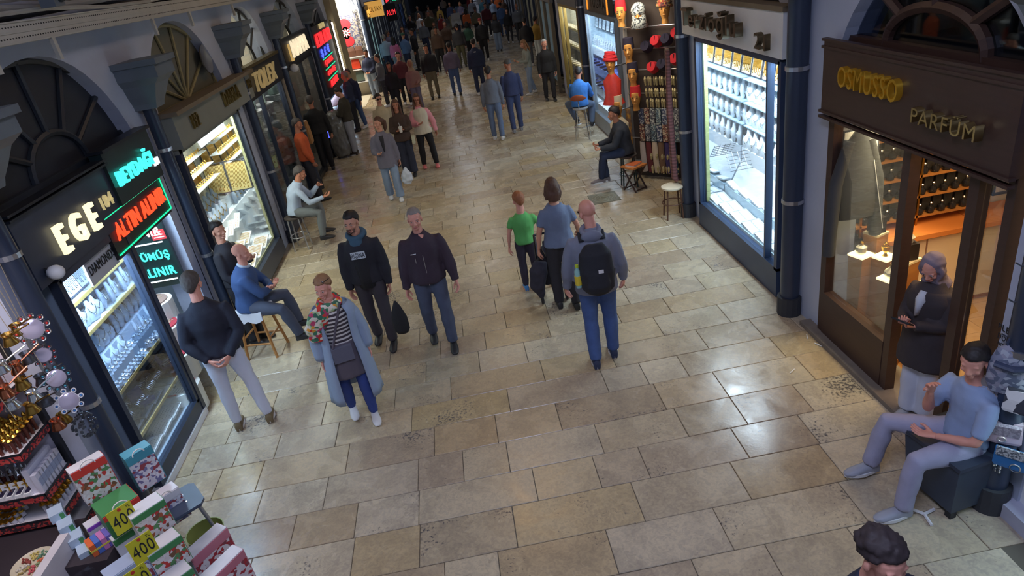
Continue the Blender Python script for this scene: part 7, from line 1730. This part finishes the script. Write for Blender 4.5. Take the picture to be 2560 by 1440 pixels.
# white floor-level case with bangles
cs = thing('display_case', 'white base glass-topped bangle case at the bottom right edge', 'display case', (3.5, 2.75, 0))
MB().box((.0, 0, .35), (.26, 1.2, .5)).obj('base', white_paint, cs); MB().box((0, 0, .06), (.22, 1.1, .08)).obj('recess', felt_dark, cs); MB().box((0, 0, .9), (.26, 1.2, .6)).obj('glass', pane, cs)
MB().box((-.12, .6, .9), (.02, .02, .6)).obj('corner_post', black_metal, cs); MB().box((0, 0, .61), (.24, 1.16, .015)).obj('bed', felt_white, cs)
b = MB()
for i in range(5):
    for j in range(2): b.torus((-.06 + .1 * j, -.45 + .22 * i, .68), (1, .2, 0), .06, .008, 18, 6)
b.obj('bangles', silver, cs, kind='stuff')
area_light('case_lamp', (3.6, 2.75, 1.3), (.3, 1.0), 14, (.7, .95, 1.0))
b = MB(); b.bx(XR - .1, XR + .3, 2.2, 3.4, 0, .12); b.obj('trim_16', M('lilac_white_sill', (176, 178, 196), .7), kind='structure')
MB().bx(XR - .02, XR + .06, 3.36, 3.42, .1, 2.4).obj('trim_17', dark_frame, kind='structure')

# ================================================================= souvenir and sweets stall, lower left
SXC, SYC = -3.7, 4.3
stall = thing('tiered_shelving', 'tiered white shelving with red and black patterned edges full of gold-topped bottles', 'shelving', (SXC, SYC, 0))
red_edge = patchwork('woven_edge', [(176, 48, 52), (58, 34, 40), (190, 70, 64), (66, 40, 46)], 60, stretch=(1, 1, 1)); shelf_white = M('shelf_white', (222, 220, 224), .4)
LV = (.5, .74, .98, 1.38, 1.80)
for z in LV:
    MB().bx(-2.2, 0, 0, .40, z - .05, z - .02).obj('shelf_board', shelf_white, stall)
    b = MB(); b.bx(-2.2, .005, -.008, .0, z - .075, z - .005); b.bx(0, .008, -.008, .62, z - .075, z - .005); b.obj('patterned_edge', red_edge, stall)
    b = MB(); b.bx(-2.2, .006, -.01, -.002, z - .02, z - .004); b.bx(.0, .01, -.01, .62, z - .02, z - .004); b.obj('black_lip', black_metal, stall)
MB().bx(-2.2, 0, .40, .43, 0, 2.3).obj('back_panel', M('pale_lilac_board', (196, 192, 206), .6), stall)
b = MB(); b.bx(-.03, 0.02, .38, .44, 0, 2.3); b.obj('corner_post', black_metal, stall)
MB().bx(-2.2, 0, .02, .39, 0, .42).obj('base_cabinet', M('dark_case', (54, 46, 52), .6), stall)
# slender gold topped perfume bottles: prototype + copies
def tall_bottle(label, hgt, body, top, r=.013):
    t = thing('perfume_bottle', label, 'perfume bottle')
    MB().lathe([(r, 0), (r, hgt * .55), (r * .5, hgt * .6)], n=8).obj('bottle', body, t)
    MB().lathe([(r * .8, hgt * .6), (r * 1.7, hgt * .68), (r * .7, hgt * .76), (r * 1.3, hgt * .84), (.002, hgt)], n=8).obj('stopper', top, t)
    return t
amb = M('amber_glass', (96, 52, 44), .15); clear_ = M('pale_glass', (196, 196, 206), .1); ylw = M('yellow_oil', (214, 168, 52), .2)
p = tall_bottle('slender dark bottle with pointed gold stopper on the upper shelf of the sweets stall', .17, amb, gold, .014)
place_many(p, [((SXC - .05 - .052 * i, SYC + .04 + .058 * j + .02 * (i % 2), LV[3] - .02), (0, 0, i), 1) for i in range(16) for j in range(6)], 'gold stoppered bottles on the upper shelf', rows('slender gold-stoppered bottle, upper shelf of the sweets stall', 6, ('front row', 'second row', 'third row', 'fourth row', 'fifth row', 'sixth row', 'seventh row'), 'from the corner'))
p = tall_bottle('tall gold-domed bottle in the top row of the sweets stall', .2, amb, gold, .018)
place_many(p, [((SXC - .08 - .085 * i, SYC + .06 + .12 * j, LV[4] - .02), (0, 0, i), 1) for i in range(9) for j in range(3)], 'gold-domed bottles on the top shelf', rows('tall gold-domed bottle, top shelf of the sweets stall', 3, ('front row', 'second row', 'third row', 'fourth row', 'fifth row', 'sixth row', 'seventh row'), 'from the corner'))
p = tall_bottle('slim bottle with silver rose top standing behind the boxes on the middle shelf', .16, amb, silver, .013)
place_many(p, [((SXC - .22 - .062 * i, SYC + .2 + .07 * j, LV[2] - .02), (.15, 0, i), 1) for i in range(13) for j in range(2)], 'silver topped bottles on the middle shelf', rows('slim silver-topped bottle, middle shelf of the sweets stall', 2, ('front row', 'second row', 'third row', 'fourth row', 'fifth row', 'sixth row', 'seventh row'), 'from the corner'))
p = tall_bottle('squat bottle of yellow oil on the middle shelf', .1, ylw, gold, .02)
place_many(p, [((SXC - .2 - .066 * i, SYC + .13, LV[2] - .02), (0, 0, i), 1) for i in range(12)], 'yellow oil bottles on the middle shelf', rows('squat bottle of yellow oil on the middle shelf', 1, None, 'from the corner'))
p = thing('open_box', 'open white box holding a dark perfume vial at the front of the middle shelf', 'perfume box'); MB().box((0, .0, .02), (.045, .1, .04)).obj('box', paper, p); MB().box((0, 0, .042), (.032, .075, .012)).obj('vial', M('indigo_glass', (40, 36, 62), .1), p); MB().box((0, .055, .06), (.045, .012, .06)).obj('lid', paper, p)
place_many(p, [((SXC - .14 - .068 * i, SYC + .055, LV[2] - .02), (0, 0, .15), 1) for i in range(13)], 'open vial boxes along the middle shelf', rows('open white box with dark vial on the middle shelf', 1, None, 'from the corner'))
p = thing('gold_jar', 'small glass jar with round gold lid on the third shelf', 'jar'); MB().cyl((0, 0, 0), (0, 0, .035), .02, n=8).obj('jar', clear_, p); MB().cyl((0, 0, .035), (0, 0, .05), .022, n=10).obj('lid', gold, p)
place_many(p, [((SXC - .12 - .05 * i, SYC + .04 + .05 * j, LV[1] - .02 + .018 * j), (.3, 0, i), 1) for i in range(4, 17) for j in range(7)], 'gold lidded jars on the third shelf', rows('small gold-lidded jar, third shelf of the sweets stall', 7, ('front row', 'second row', 'third row', 'fourth row', 'fifth row', 'sixth row', 'seventh row'), 'from the corner'))
p = thing('card_box', 'white upright perfume box at the corner of the middle shelf', 'perfume box'); MB().box((0, 0, .09), (.06, .04, .18)).obj('carton', M('lilac_white_card', (206, 206, 220), .5), p); MB().box((0, -.021, .1), (.04, .002, .07)).obj('label', M('faint_print', (150, 160, 186), .6), p)
place_many(p, [((SXC - .03 - .0 * i, SYC + .05 + .045 * i, LV[2] - .02), (0, 0, PI / 2), 1) for i in range(7)] + [((SXC - .09, SYC + .08 + .05 * i, LV[2] - .02), (0, 0, PI / 2), 1.2) for i in range(6)], 'white boxes at the shelf corner', lambda k: 'white upright perfume box at the shelf corner, %s row, %s from the camera' % (('outer', ORD[k]) if k < 7 else ('inner', ORD[k - 7])))
p = tall_bottle('gold capped sample bottle at the far end of the lower shelf', .12, clear_, gold, .015)
place_many(p, [((SXC - .05 - .05 * i, SYC + .1 + .055 * j, LV[1] - .02), (0, 0, i), 1) for i in range(3) for j in range(5)], 'gold capped samples on the lower shelf', rows('gold-capped sample bottle on the lower shelf', 5, ('front row', 'second row', 'third row', 'fourth row', 'fifth row', 'sixth row', 'seventh row'), 'from the corner'))
for i, c_ in enumerate(((150, 140, 120), (176, 186, 200), (186, 180, 160), (160, 170, 180))):
    t = thing('open_crate', ('first', 'second', 'third', 'fourth')[i] + ' from the corner of the white trays of small trinkets on the lowest shelf', 'tray', (SXC - .22 - .2 * i, SYC + .14, LV[0] - .02))
    b = MB(); b.box((0, 0, .01), (.18, .2, .02)); [b.box(c0, d0) for c0, d0 in (((0, .1, .04), (.18, .01, .08)), ((0, -.1, .03), (.18, .01, .06)), ((.09, 0, .035), (.01, .2, .07)), ((-.09, 0, .035), (.01, .2, .07)))]; b.obj('tray', shelf_white, t)
    b = MB(); [b.ball((rnd.uniform(-.07, .07), rnd.uniform(-.08, .08), .035 + rnd.random() * .015), .013, 6, 4) for k in range(36)]; b.obj('trinkets', M('trinket_%d' % i, c_, .3, .5, var=.5, scale=60), t, kind='stuff')
# table in front with sweet boxes
tb = thing('sales_table', 'low table edge carrying sweet boxes beside the tiered shelving', 'table', (-3.2, 3.95, 0))
MB().bx(-.32, .3, -.95, .35, .42, .47).obj('top', M('grey_top', (150, 150, 156), .5), tb)
for x in (-.28, .26):
    for y in (-.9, .3): MB().box((x, y, .21), (.05, .05, .42)).obj('leg', black_metal, tb)
sweet = patchwork('sweet_picture', [(214, 206, 204), (170, 90, 60), (226, 222, 222), (196, 60, 56), (120, 84, 60), (220, 214, 214), (90, 140, 90)], 40)
sweet2 = patchwork('sweet_picture_cool', [(216, 216, 224), (150, 70, 80), (226, 226, 232), (120, 120, 160), (206, 206, 214)], 44)
grn = M('box_green', (70, 140, 84), .5); redb = M('box_red', (212, 62, 54), .5); whb = M('box_white', (220, 220, 226), .5); tealb = M('box_teal', (70, 150, 170), .5)
def gift_bag(label, x, y, z, rz_, w, h, d, body, panel, stripe, cord=True, cat='gift bag'):
    x += .19; y += .03
    t = thing('gift_bag', label, cat, (x, y, z), rz_)
    MB().box((0, 0, h / 2), (w, d, h)).obj('box', body, t)
    MB().box((0, -d / 2 - .002, h * .42), (w * .98, .004, h * .8)).obj('picture_panel', panel, t)
    MB().box((0, -d / 2 - .004, h * .88), (w * .99, .006, h * .2)).obj('stripe', stripe, t)
    MB().box((w / 2 + .002, 0, h / 2), (.004, d * .98, h * .98)).obj('side_panel', stripe, t)
    if cord: MB().torus((0, -d / 2 - .006, h * .95), (0, 1, 0), w * .22, .005, 14, 5, side=(1, 0, 0), a0=-PI, a1=0).obj('cord_handle', paper, t)
    return t
def tag400(x, y, z, R, s='400', label='', w=.17, h=.21):
    x += .255; y += -.05; z += .06
    t = thing('price_tag', label, 'price tag', (x, y, z)); o = MB(); o.T = R.to_4x4(); o.box((0, 0, 0), (w, h, .004)); o.obj('card', M('price_yellow', (214, 206, 50), .6), t)
    q = add('lettering', text_mesh(s, .2, .002, ink, fit=(w * .85, h * .5)), t); q.matrix_local = R.to_4x4() @ Matrix.Translation((0, 0, .003))
    q = add('lettering', text_mesh('TL', .05, .002, ink, fit=(w * .16, h * .1)), t); q.matrix_local = R.to_4x4() @ Matrix.Translation((w * .34, h * .36, .003))
    q = MB(); q.T = R.to_4x4() @ Matrix.Translation((0, h * .4, .003)); q.cyl((0, 0, 0), (0, 0, .002), .013, n=12); q.obj('red_dot', redb, t)
def RZc(a): return (rz(a) @ RF)
TP = .47
gift_bag('tall gift bag with red and green top, white front with sweets, highest on the table', -3.42, 4.18, TP + .46, .75, .24, .32, .1, whb, sweet, redb)
gift_bag('green gift box with red and white stripes carrying the upper 400 tag', -3.27, 4.05, TP + .26, .75, .26, .22, .24, grn, grn, redb)
gift_bag('white scalloped gift box under the green striped box', -3.28, 4.04, TP + .0, .75, .27, .26, .24, whb, whb, grn, cord=False)
gift_bag('gift bag with blue landscape top behind the green box', -3.2, 4.42, .47 + .3, .75, .2, .34, .12, tealb, sweet2, tealb)
gift_bag('white bag of picture-printed sweets with purple print behind the green box', -3.06, 4.27, .47, .75, .2, .3, .12, whb, sweet2, whb)
for i, (x, y, z, lb) in enumerate(((-3.02, 3.95, .2, 'green and white sweet box with baklava picture, upper of two'), (-2.92, 3.78, -.02, 'green and white sweet box with baklava picture, lower of two'), (-2.85, 3.62, -.2, 'green sweet box with a turquoise bow near the floor'))):
    gift_bag(lb, x, y, max(0, TP + z - .0), .75, .24, .26, .14, whb, sweet, grn, cord=False)
gift_bag('pale blue box with dates picture carrying the 300 tag', -3.12, 3.62, TP, .75, .26, .26, .14, M('pale_blue_box', (170, 186, 214), .5), sweet2, M('pale_blue_box', (170, 186, 214), .5), cord=False)
for i, (x, y, z, s_, w_) in enumerate(((-2.78, 4.02, .0, 'open white assortment box leaning at the outer corner, topmost', .34), (-2.62, 3.80, 0, 'large white assortment box with red sweets at the outer corner', .36), (-2.58, 3.52, 0, 'white assortment box nearest the walkway at the bottom edge', .34))):
    gift_bag(s_, x, y, z, .95, w_, .42 - .06 * i, .12, whb, patchwork('red_sweets', [(216, 210, 214), (170, 50, 60), (226, 220, 224), (140, 70, 80), (222, 216, 218)], 34), M('pink_edge', (196, 120, 136), .5), cord=(i == 2))
Rt = rz(.75) @ RF
tag400(-3.19, 3.93, TP + .40, Rt, '400', 'upper yellow price tag reading 400 on the green gift box'); tag400(-3.03, 3.74, TP + .26, Rt, '400', 'lower yellow price tag reading 400 between the sweet boxes'); tag400(-3.0, 3.5, TP + .2, Rt, '300', 'yellow price tag reading 300 at the bottom of the sweet boxes')
rb = thing('soap_bundle', 'bundle of striped coloured soap bars tied with yellow band', 'soap', (-3.22, 3.96, TP + .18), .75)
for i, c_ in enumerate(((230, 110, 60), (90, 120, 200), (210, 130, 190), (120, 110, 200), (150, 180, 120))): MB().box((-.08 + .04 * i, 0, .05), (.038, .12, .1)).obj('soap_bar', M('soap_%d' % i, c_, .5), rb)
MB().box((0, 0, .05), (.204, .125, .014)).obj('band', M('band_yellow', (226, 210, 80), .5), rb)
gift_bag('small gift box tied with a purple ribbon beside the soap bundle', -3.5, 4.06, TP + .18, .75, .13, .14, .1, whb, whb, M('purple_ribbon', (140, 70, 190), .5), cord=False)
MB().bx(-3.46, -3.14, 3.8, 4.16, TP, TP + .18).obj('riser_box', M('dark_case', (54, 46, 52), .6), label='dark riser under the soap bundle and ribboned box', cat='riser')
gj = thing('lokum_tray', 'glass-sided tray heaped with red and orange sweets below the soap bundle', 'sweet tray', (-3.3, 3.58, TP), .75)
MB().box((0, 0, .02), (.36, .3, .04)).obj('tray', steel, gj); MB().box((0, 0, .1), (.36, .3, .12)).obj('glass', pane, gj)
for nm, c_, x0 in (('orange_sweets', (226, 120, 66), -.09), ('red_sweets', (206, 52, 52), .0), ('dark_sweets', (96, 44, 48), .1)):
    b = MB(); [b.box((x0 + rnd.uniform(-.045, .045), rnd.uniform(-.12, .12), .06 + rnd.random() * .03), (.025, .025, .025), Euler((rnd.random(), rnd.random(), rnd.random()))) for k in range(34)]; b.obj(nm, M(nm, c_, .4), gj, kind='stuff')
for i in range(4):
    t = thing('soap_box', ('nearest', 'second', 'third', 'farthest')[i] + ' of four pale blue boxes laid in a row on the lower shelf', 'box', (-3.62 + .09 * (i), 4.2 - .09 * i, LV[0] + .3 - .06 * i), .6)
    MB().box((0, 0, .04), (.1, .13, .07)).obj('carton', M('pale_blue_card', (180, 200, 220), .5), t); MB().box((.03, -.066, .04), (.03, .002, .05)).obj('green_mark', grn, t)
dp = thing('spice_dish', 'round divided dish of coloured spices and dried flowers', 'dish', (-3.72, 3.9, LV[0] + .14)); MB().lathe([(.13, 0), (.15, .02), (.15, .035), (.13, .02), (.001, .015)], n=26).obj('dish', M('pale_wood_dish', (206, 196, 170), .5), dp, smooth='auto')
for k in range(8):
    a0 = k * PI / 4; c_ = ((222, 120, 80), (110, 150, 120), (210, 190, 110), (150, 70, 60), (214, 206, 190), (170, 150, 90), (196, 90, 96), (140, 150, 110))[k]
    b = MB(); [b.ball((math.cos(a0 + rnd.uniform(.08, .7)) * (r_ := rnd.uniform(.03, .12)), math.sin(a0 + rnd.uniform(.08, .7)) * r_, .03), .008, 5, 3) for _ in range(22)]; b.obj('spice', M('spice_%d' % k, c_, .8), dp, kind='stuff')
MB().bx(-4.5, -3.56, 3.7, 4.34, LV[0] - .1, LV[0] + .135).obj('dark_counter', M('dark_case', (54, 46, 52), .6), label='dark counter block carrying the spice dish', cat='counter')
MB().bx(-3.52, -3.45, 3.3, 4.0, .0, LV[0] + .3).obj('end_board', M('white_counter_end', (210, 206, 210), .5), label='white end board between the counter and the sweet boxes', cat='board')
pu = thing('maroon_cushion', 'maroon cloth bundle at the bottom left edge', 'bundle', (-4.02, 3.6, LV[0] + .135)); b = MB(); b.tube([(0, .0, .0), (.0, 0, .1), (0, .02, .2), (.0, .03, .27)], [(.12, .12), (.11, .1), (.07, .07), (.04, .04)], 14); me = remesh(b, .012, 2); wrinkle(me, .01); me.materials.append(M('maroon_cloth', (96, 50, 74), .7)); add('cloth', me, pu)
for i, (y, x) in enumerate(((3.0, -4.4), (3.3, -4.4))): pass
# hanging mirrors and coffee pots on the pillar edge of the stall
def mirror(label, px, py, x, r, stone, frame_m=silver, n=10, tilt=.0):
    c = PX(px, py, x); t = thing('ornate_mirror', label, 'mirror', c, 0, 'ornate hanging mirrors', rot=(-.25, 0, .66 + tilt))
    b = MB(); b.T = Matrix.Rotation(PI / 2, 4, 'X'); b.lathe([(r * .62, 0), (r * .66, .012), (r * .58, .018), (.001, .016)], n=28); b.obj('glass_disc', M('mirror_dial', (196, 190, 212), .15, .3), t, smooth='auto')
    b = MB(); b.torus((0, -.008, 0), (0, 1, 0), r * .64, r * .05, 28, 6)
    for k in range(n):
        a = 2 * PI * k / n; b.torus((math.cos(a) * r * .84, -.008, math.sin(a) * r * .84), (0, 1, 0), r * .15, r * .045, 12, 5)
    b.obj('filigree_frame', frame_m, t, smooth='auto')
    for k in range(n):
        a = 2 * PI * k / n; MB().ball((math.cos(a) * r * .84, -.012, math.sin(a) * r * .84), (r * .085, .012, r * .085), 8, 5).obj('stone', stone, t, smooth=True)
    return t
rs = M('red_stone', (206, 56, 48), .15); ts = M('teal_stone', (60, 150, 176), .15)
mirror('round mirror framed with red stones, highest of the hanging mirrors', 80, 822, -3.35, .115, rs)
mirror('round mirror with a few red stones, second highest', 108, 888, -3.38, .085, rs, silver_dark)
mirror('round mirror framed with small dark rings and teal stones, third down', 140, 945, -3.34, .10, ts, silver_dark)
mirror('bright white scalloped mirror with blue eye stones, lowest', 172, 1002, -3.3, .10, M('eye_blue', (50, 110, 180), .15), M('bright_enamel', (232, 234, 240), .3), 8)
ch = thing('charm_cluster', 'dense cluster of silver charms hanging below the white mirror', 'charms', PX(212, 1062, -3.3)); b = MB()
for k in range(90):
    a = rnd.uniform(0, 2 * PI); e = rnd.uniform(-1.4, 1.4); r_ = .085; b.ball((math.cos(a) * math.cos(e) * r_, math.sin(a) * math.cos(e) * r_, math.sin(e) * r_ * 1.1), rnd.uniform(.008, .014), 6, 4)
b.obj('charms', silver_dark, ch, kind='stuff'); b = MB(); b.cyl((0, 0, .1), (0, 0, .3), .003, n=5); b.obj('cord', black_metal, ch)
def pot(label, px, py, x, m_, s_=1.0):
    c = PX(px, py, x); t = thing('coffee_pot', label, 'coffee pot', c, rnd.uniform(-1, 1), 'coffee pots and bells hung over the stall')
    MB().lathe([(.045 * s_, 0), (.046 * s_, .01), (.03 * s_, .05), (.028 * s_, .065), (.036 * s_, .085), (.032 * s_, .084), (.02 * s_, .05)], n=16).obj('body', m_, t, smooth='auto'); MB().tube([(.03 * s_, 0, .07), (.09 * s_, 0, .1), (.16 * s_, 0, .13)], .006, 6).obj('handle', m_, t)
cop = M('copper', (190, 116, 84), .25, 1.0)
for i, (px, py, m_, lb) in enumerate(((30, 860, brass, 'brass pot hanging at the left edge'), (50, 835, brass, 'brass pot hanging behind the red-stoned mirror'), (50, 930, cop, 'copper pot, leftmost of the middle cluster'), (20, 990, cop, 'copper pot at the far left below the cluster'), (75, 905, silver_dark, 'dark pot between the two upper mirrors'), (110, 960, silver_dark, 'dark pot left of the teal mirror'), (90, 1000, silver, 'silver pot below the dark one'), (120, 1010, silver_dark, 'dark pot left of the white mirror'), (60, 970, brass, 'small brass pot above the patterned shelf'), (150, 1070, cop, 'copper pot under the white mirror'), (165, 1055, brass, 'brass pot beside the charm cluster'), (10, 930, silver, 'silver pot at the extreme left edge'), (35, 1020, silver, 'silver pot just over the top shelf edge'), (85, 1030, brass, 'brass pot over the top shelf corner'))):
    pot(lb, px, py, -3.4 - .03 * (i % 3), m_, 1.15)
hr = thing('hanging_rail', 'dark rail and strings carrying the mirrors and coffee pots over the stall', 'rail', (-3.42, 4.3, 0)); b = MB(); b.tube([(0, -.5, 2.9), (0, .45, 2.9)], .02, 8); b.obj('rail', black_metal, hr)
b = MB()
for k in range(12): b.cyl((.0, -.45 + .08 * k, 2.9), (.06 * math.sin(k), -.42 + .078 * k, 2.0 + .25 * math.sin(k * 2)), .003, n=4)
b.obj('strings', M('string', (150, 140, 120), .8), hr, kind='stuff')
area_light('stall_fill_light', (-3.6, 3.7, 2.9), (.8, .8), 26, (1.0, .86, .86))

# ================================================================= goods on the floor by the leather shop
c = FL(862, 392); cv = thing('covered_stand', 'goods stand wrapped in grey plastic sheeting beside the man reading his phone', 'goods stand', (c.x, c.y, 0), .3)
b = MB(); b.tube([(0, 0, .06), (0, 0, .3), (0, 0, .8), (0, 0, 1.15), (0, 0, 1.22)], [(.22, .2), (.25, .22), (.24, .2), (.2, .16), (.08, .06)], 16, side=(1, 0, 0)); me = remesh(b, .022, 1); wrinkle(me, .022, (12, 12, 6)); me.materials.append(M('grey_plastic_sheet', (112, 112, 108), .25, .1, var=.3)); add('plastic_sheet', me, cv)
for x in (-.15, .15):
    for y in (-.12, .12): MB().cyl((x, y, 0), (x * .9, y * .9, .3), .012, n=6).obj('leg', black_metal, cv)
c = FL(832, 400); ls = thing('lit_sign_stand', 'small black stand with blue-lit panel beside the red neon shop', 'sign stand', (c.x - .1, c.y + .3, 0), .5)
MB().box((0, 0, .5), (.3, .2, 1.0)).obj('body', black_metal, ls); MB().box((0, -.105, .72), (.2, .01, .38)).obj('blue_panel', glow('blue_panel_glow', (90, 100, 240), 1.2), ls)
c = FL(1015, 432, .55); sb_ = thing('carrier_bag', 'crumpled white carrier bag held at the blazer woman\'s side', 'bag', (c.x, c.y, .32))
b = MB(); b.tube([(0, 0, 0), (0, 0, .08), (0, 0, .22), (0, 0, .34)], [(.06, .05), (.12, .08), (.1, .07), (.02, .02)], 12, side=(1, 0, 0)); me = remesh(b, .014, 1); wrinkle(me, .014, (14, 14, 14)); me.materials.append(M('white_bag', (200, 208, 220), .5)); add('body', me, sb_)
# ---------------------------------------------------------------- link everything
for o in PENDING:
    scene.collection.objects.link(o)
for o, m in MATLINK + MATL2:
    if len(o.material_slots): o.material_slots[0].link = 'OBJECT'; o.material_slots[0].material = m
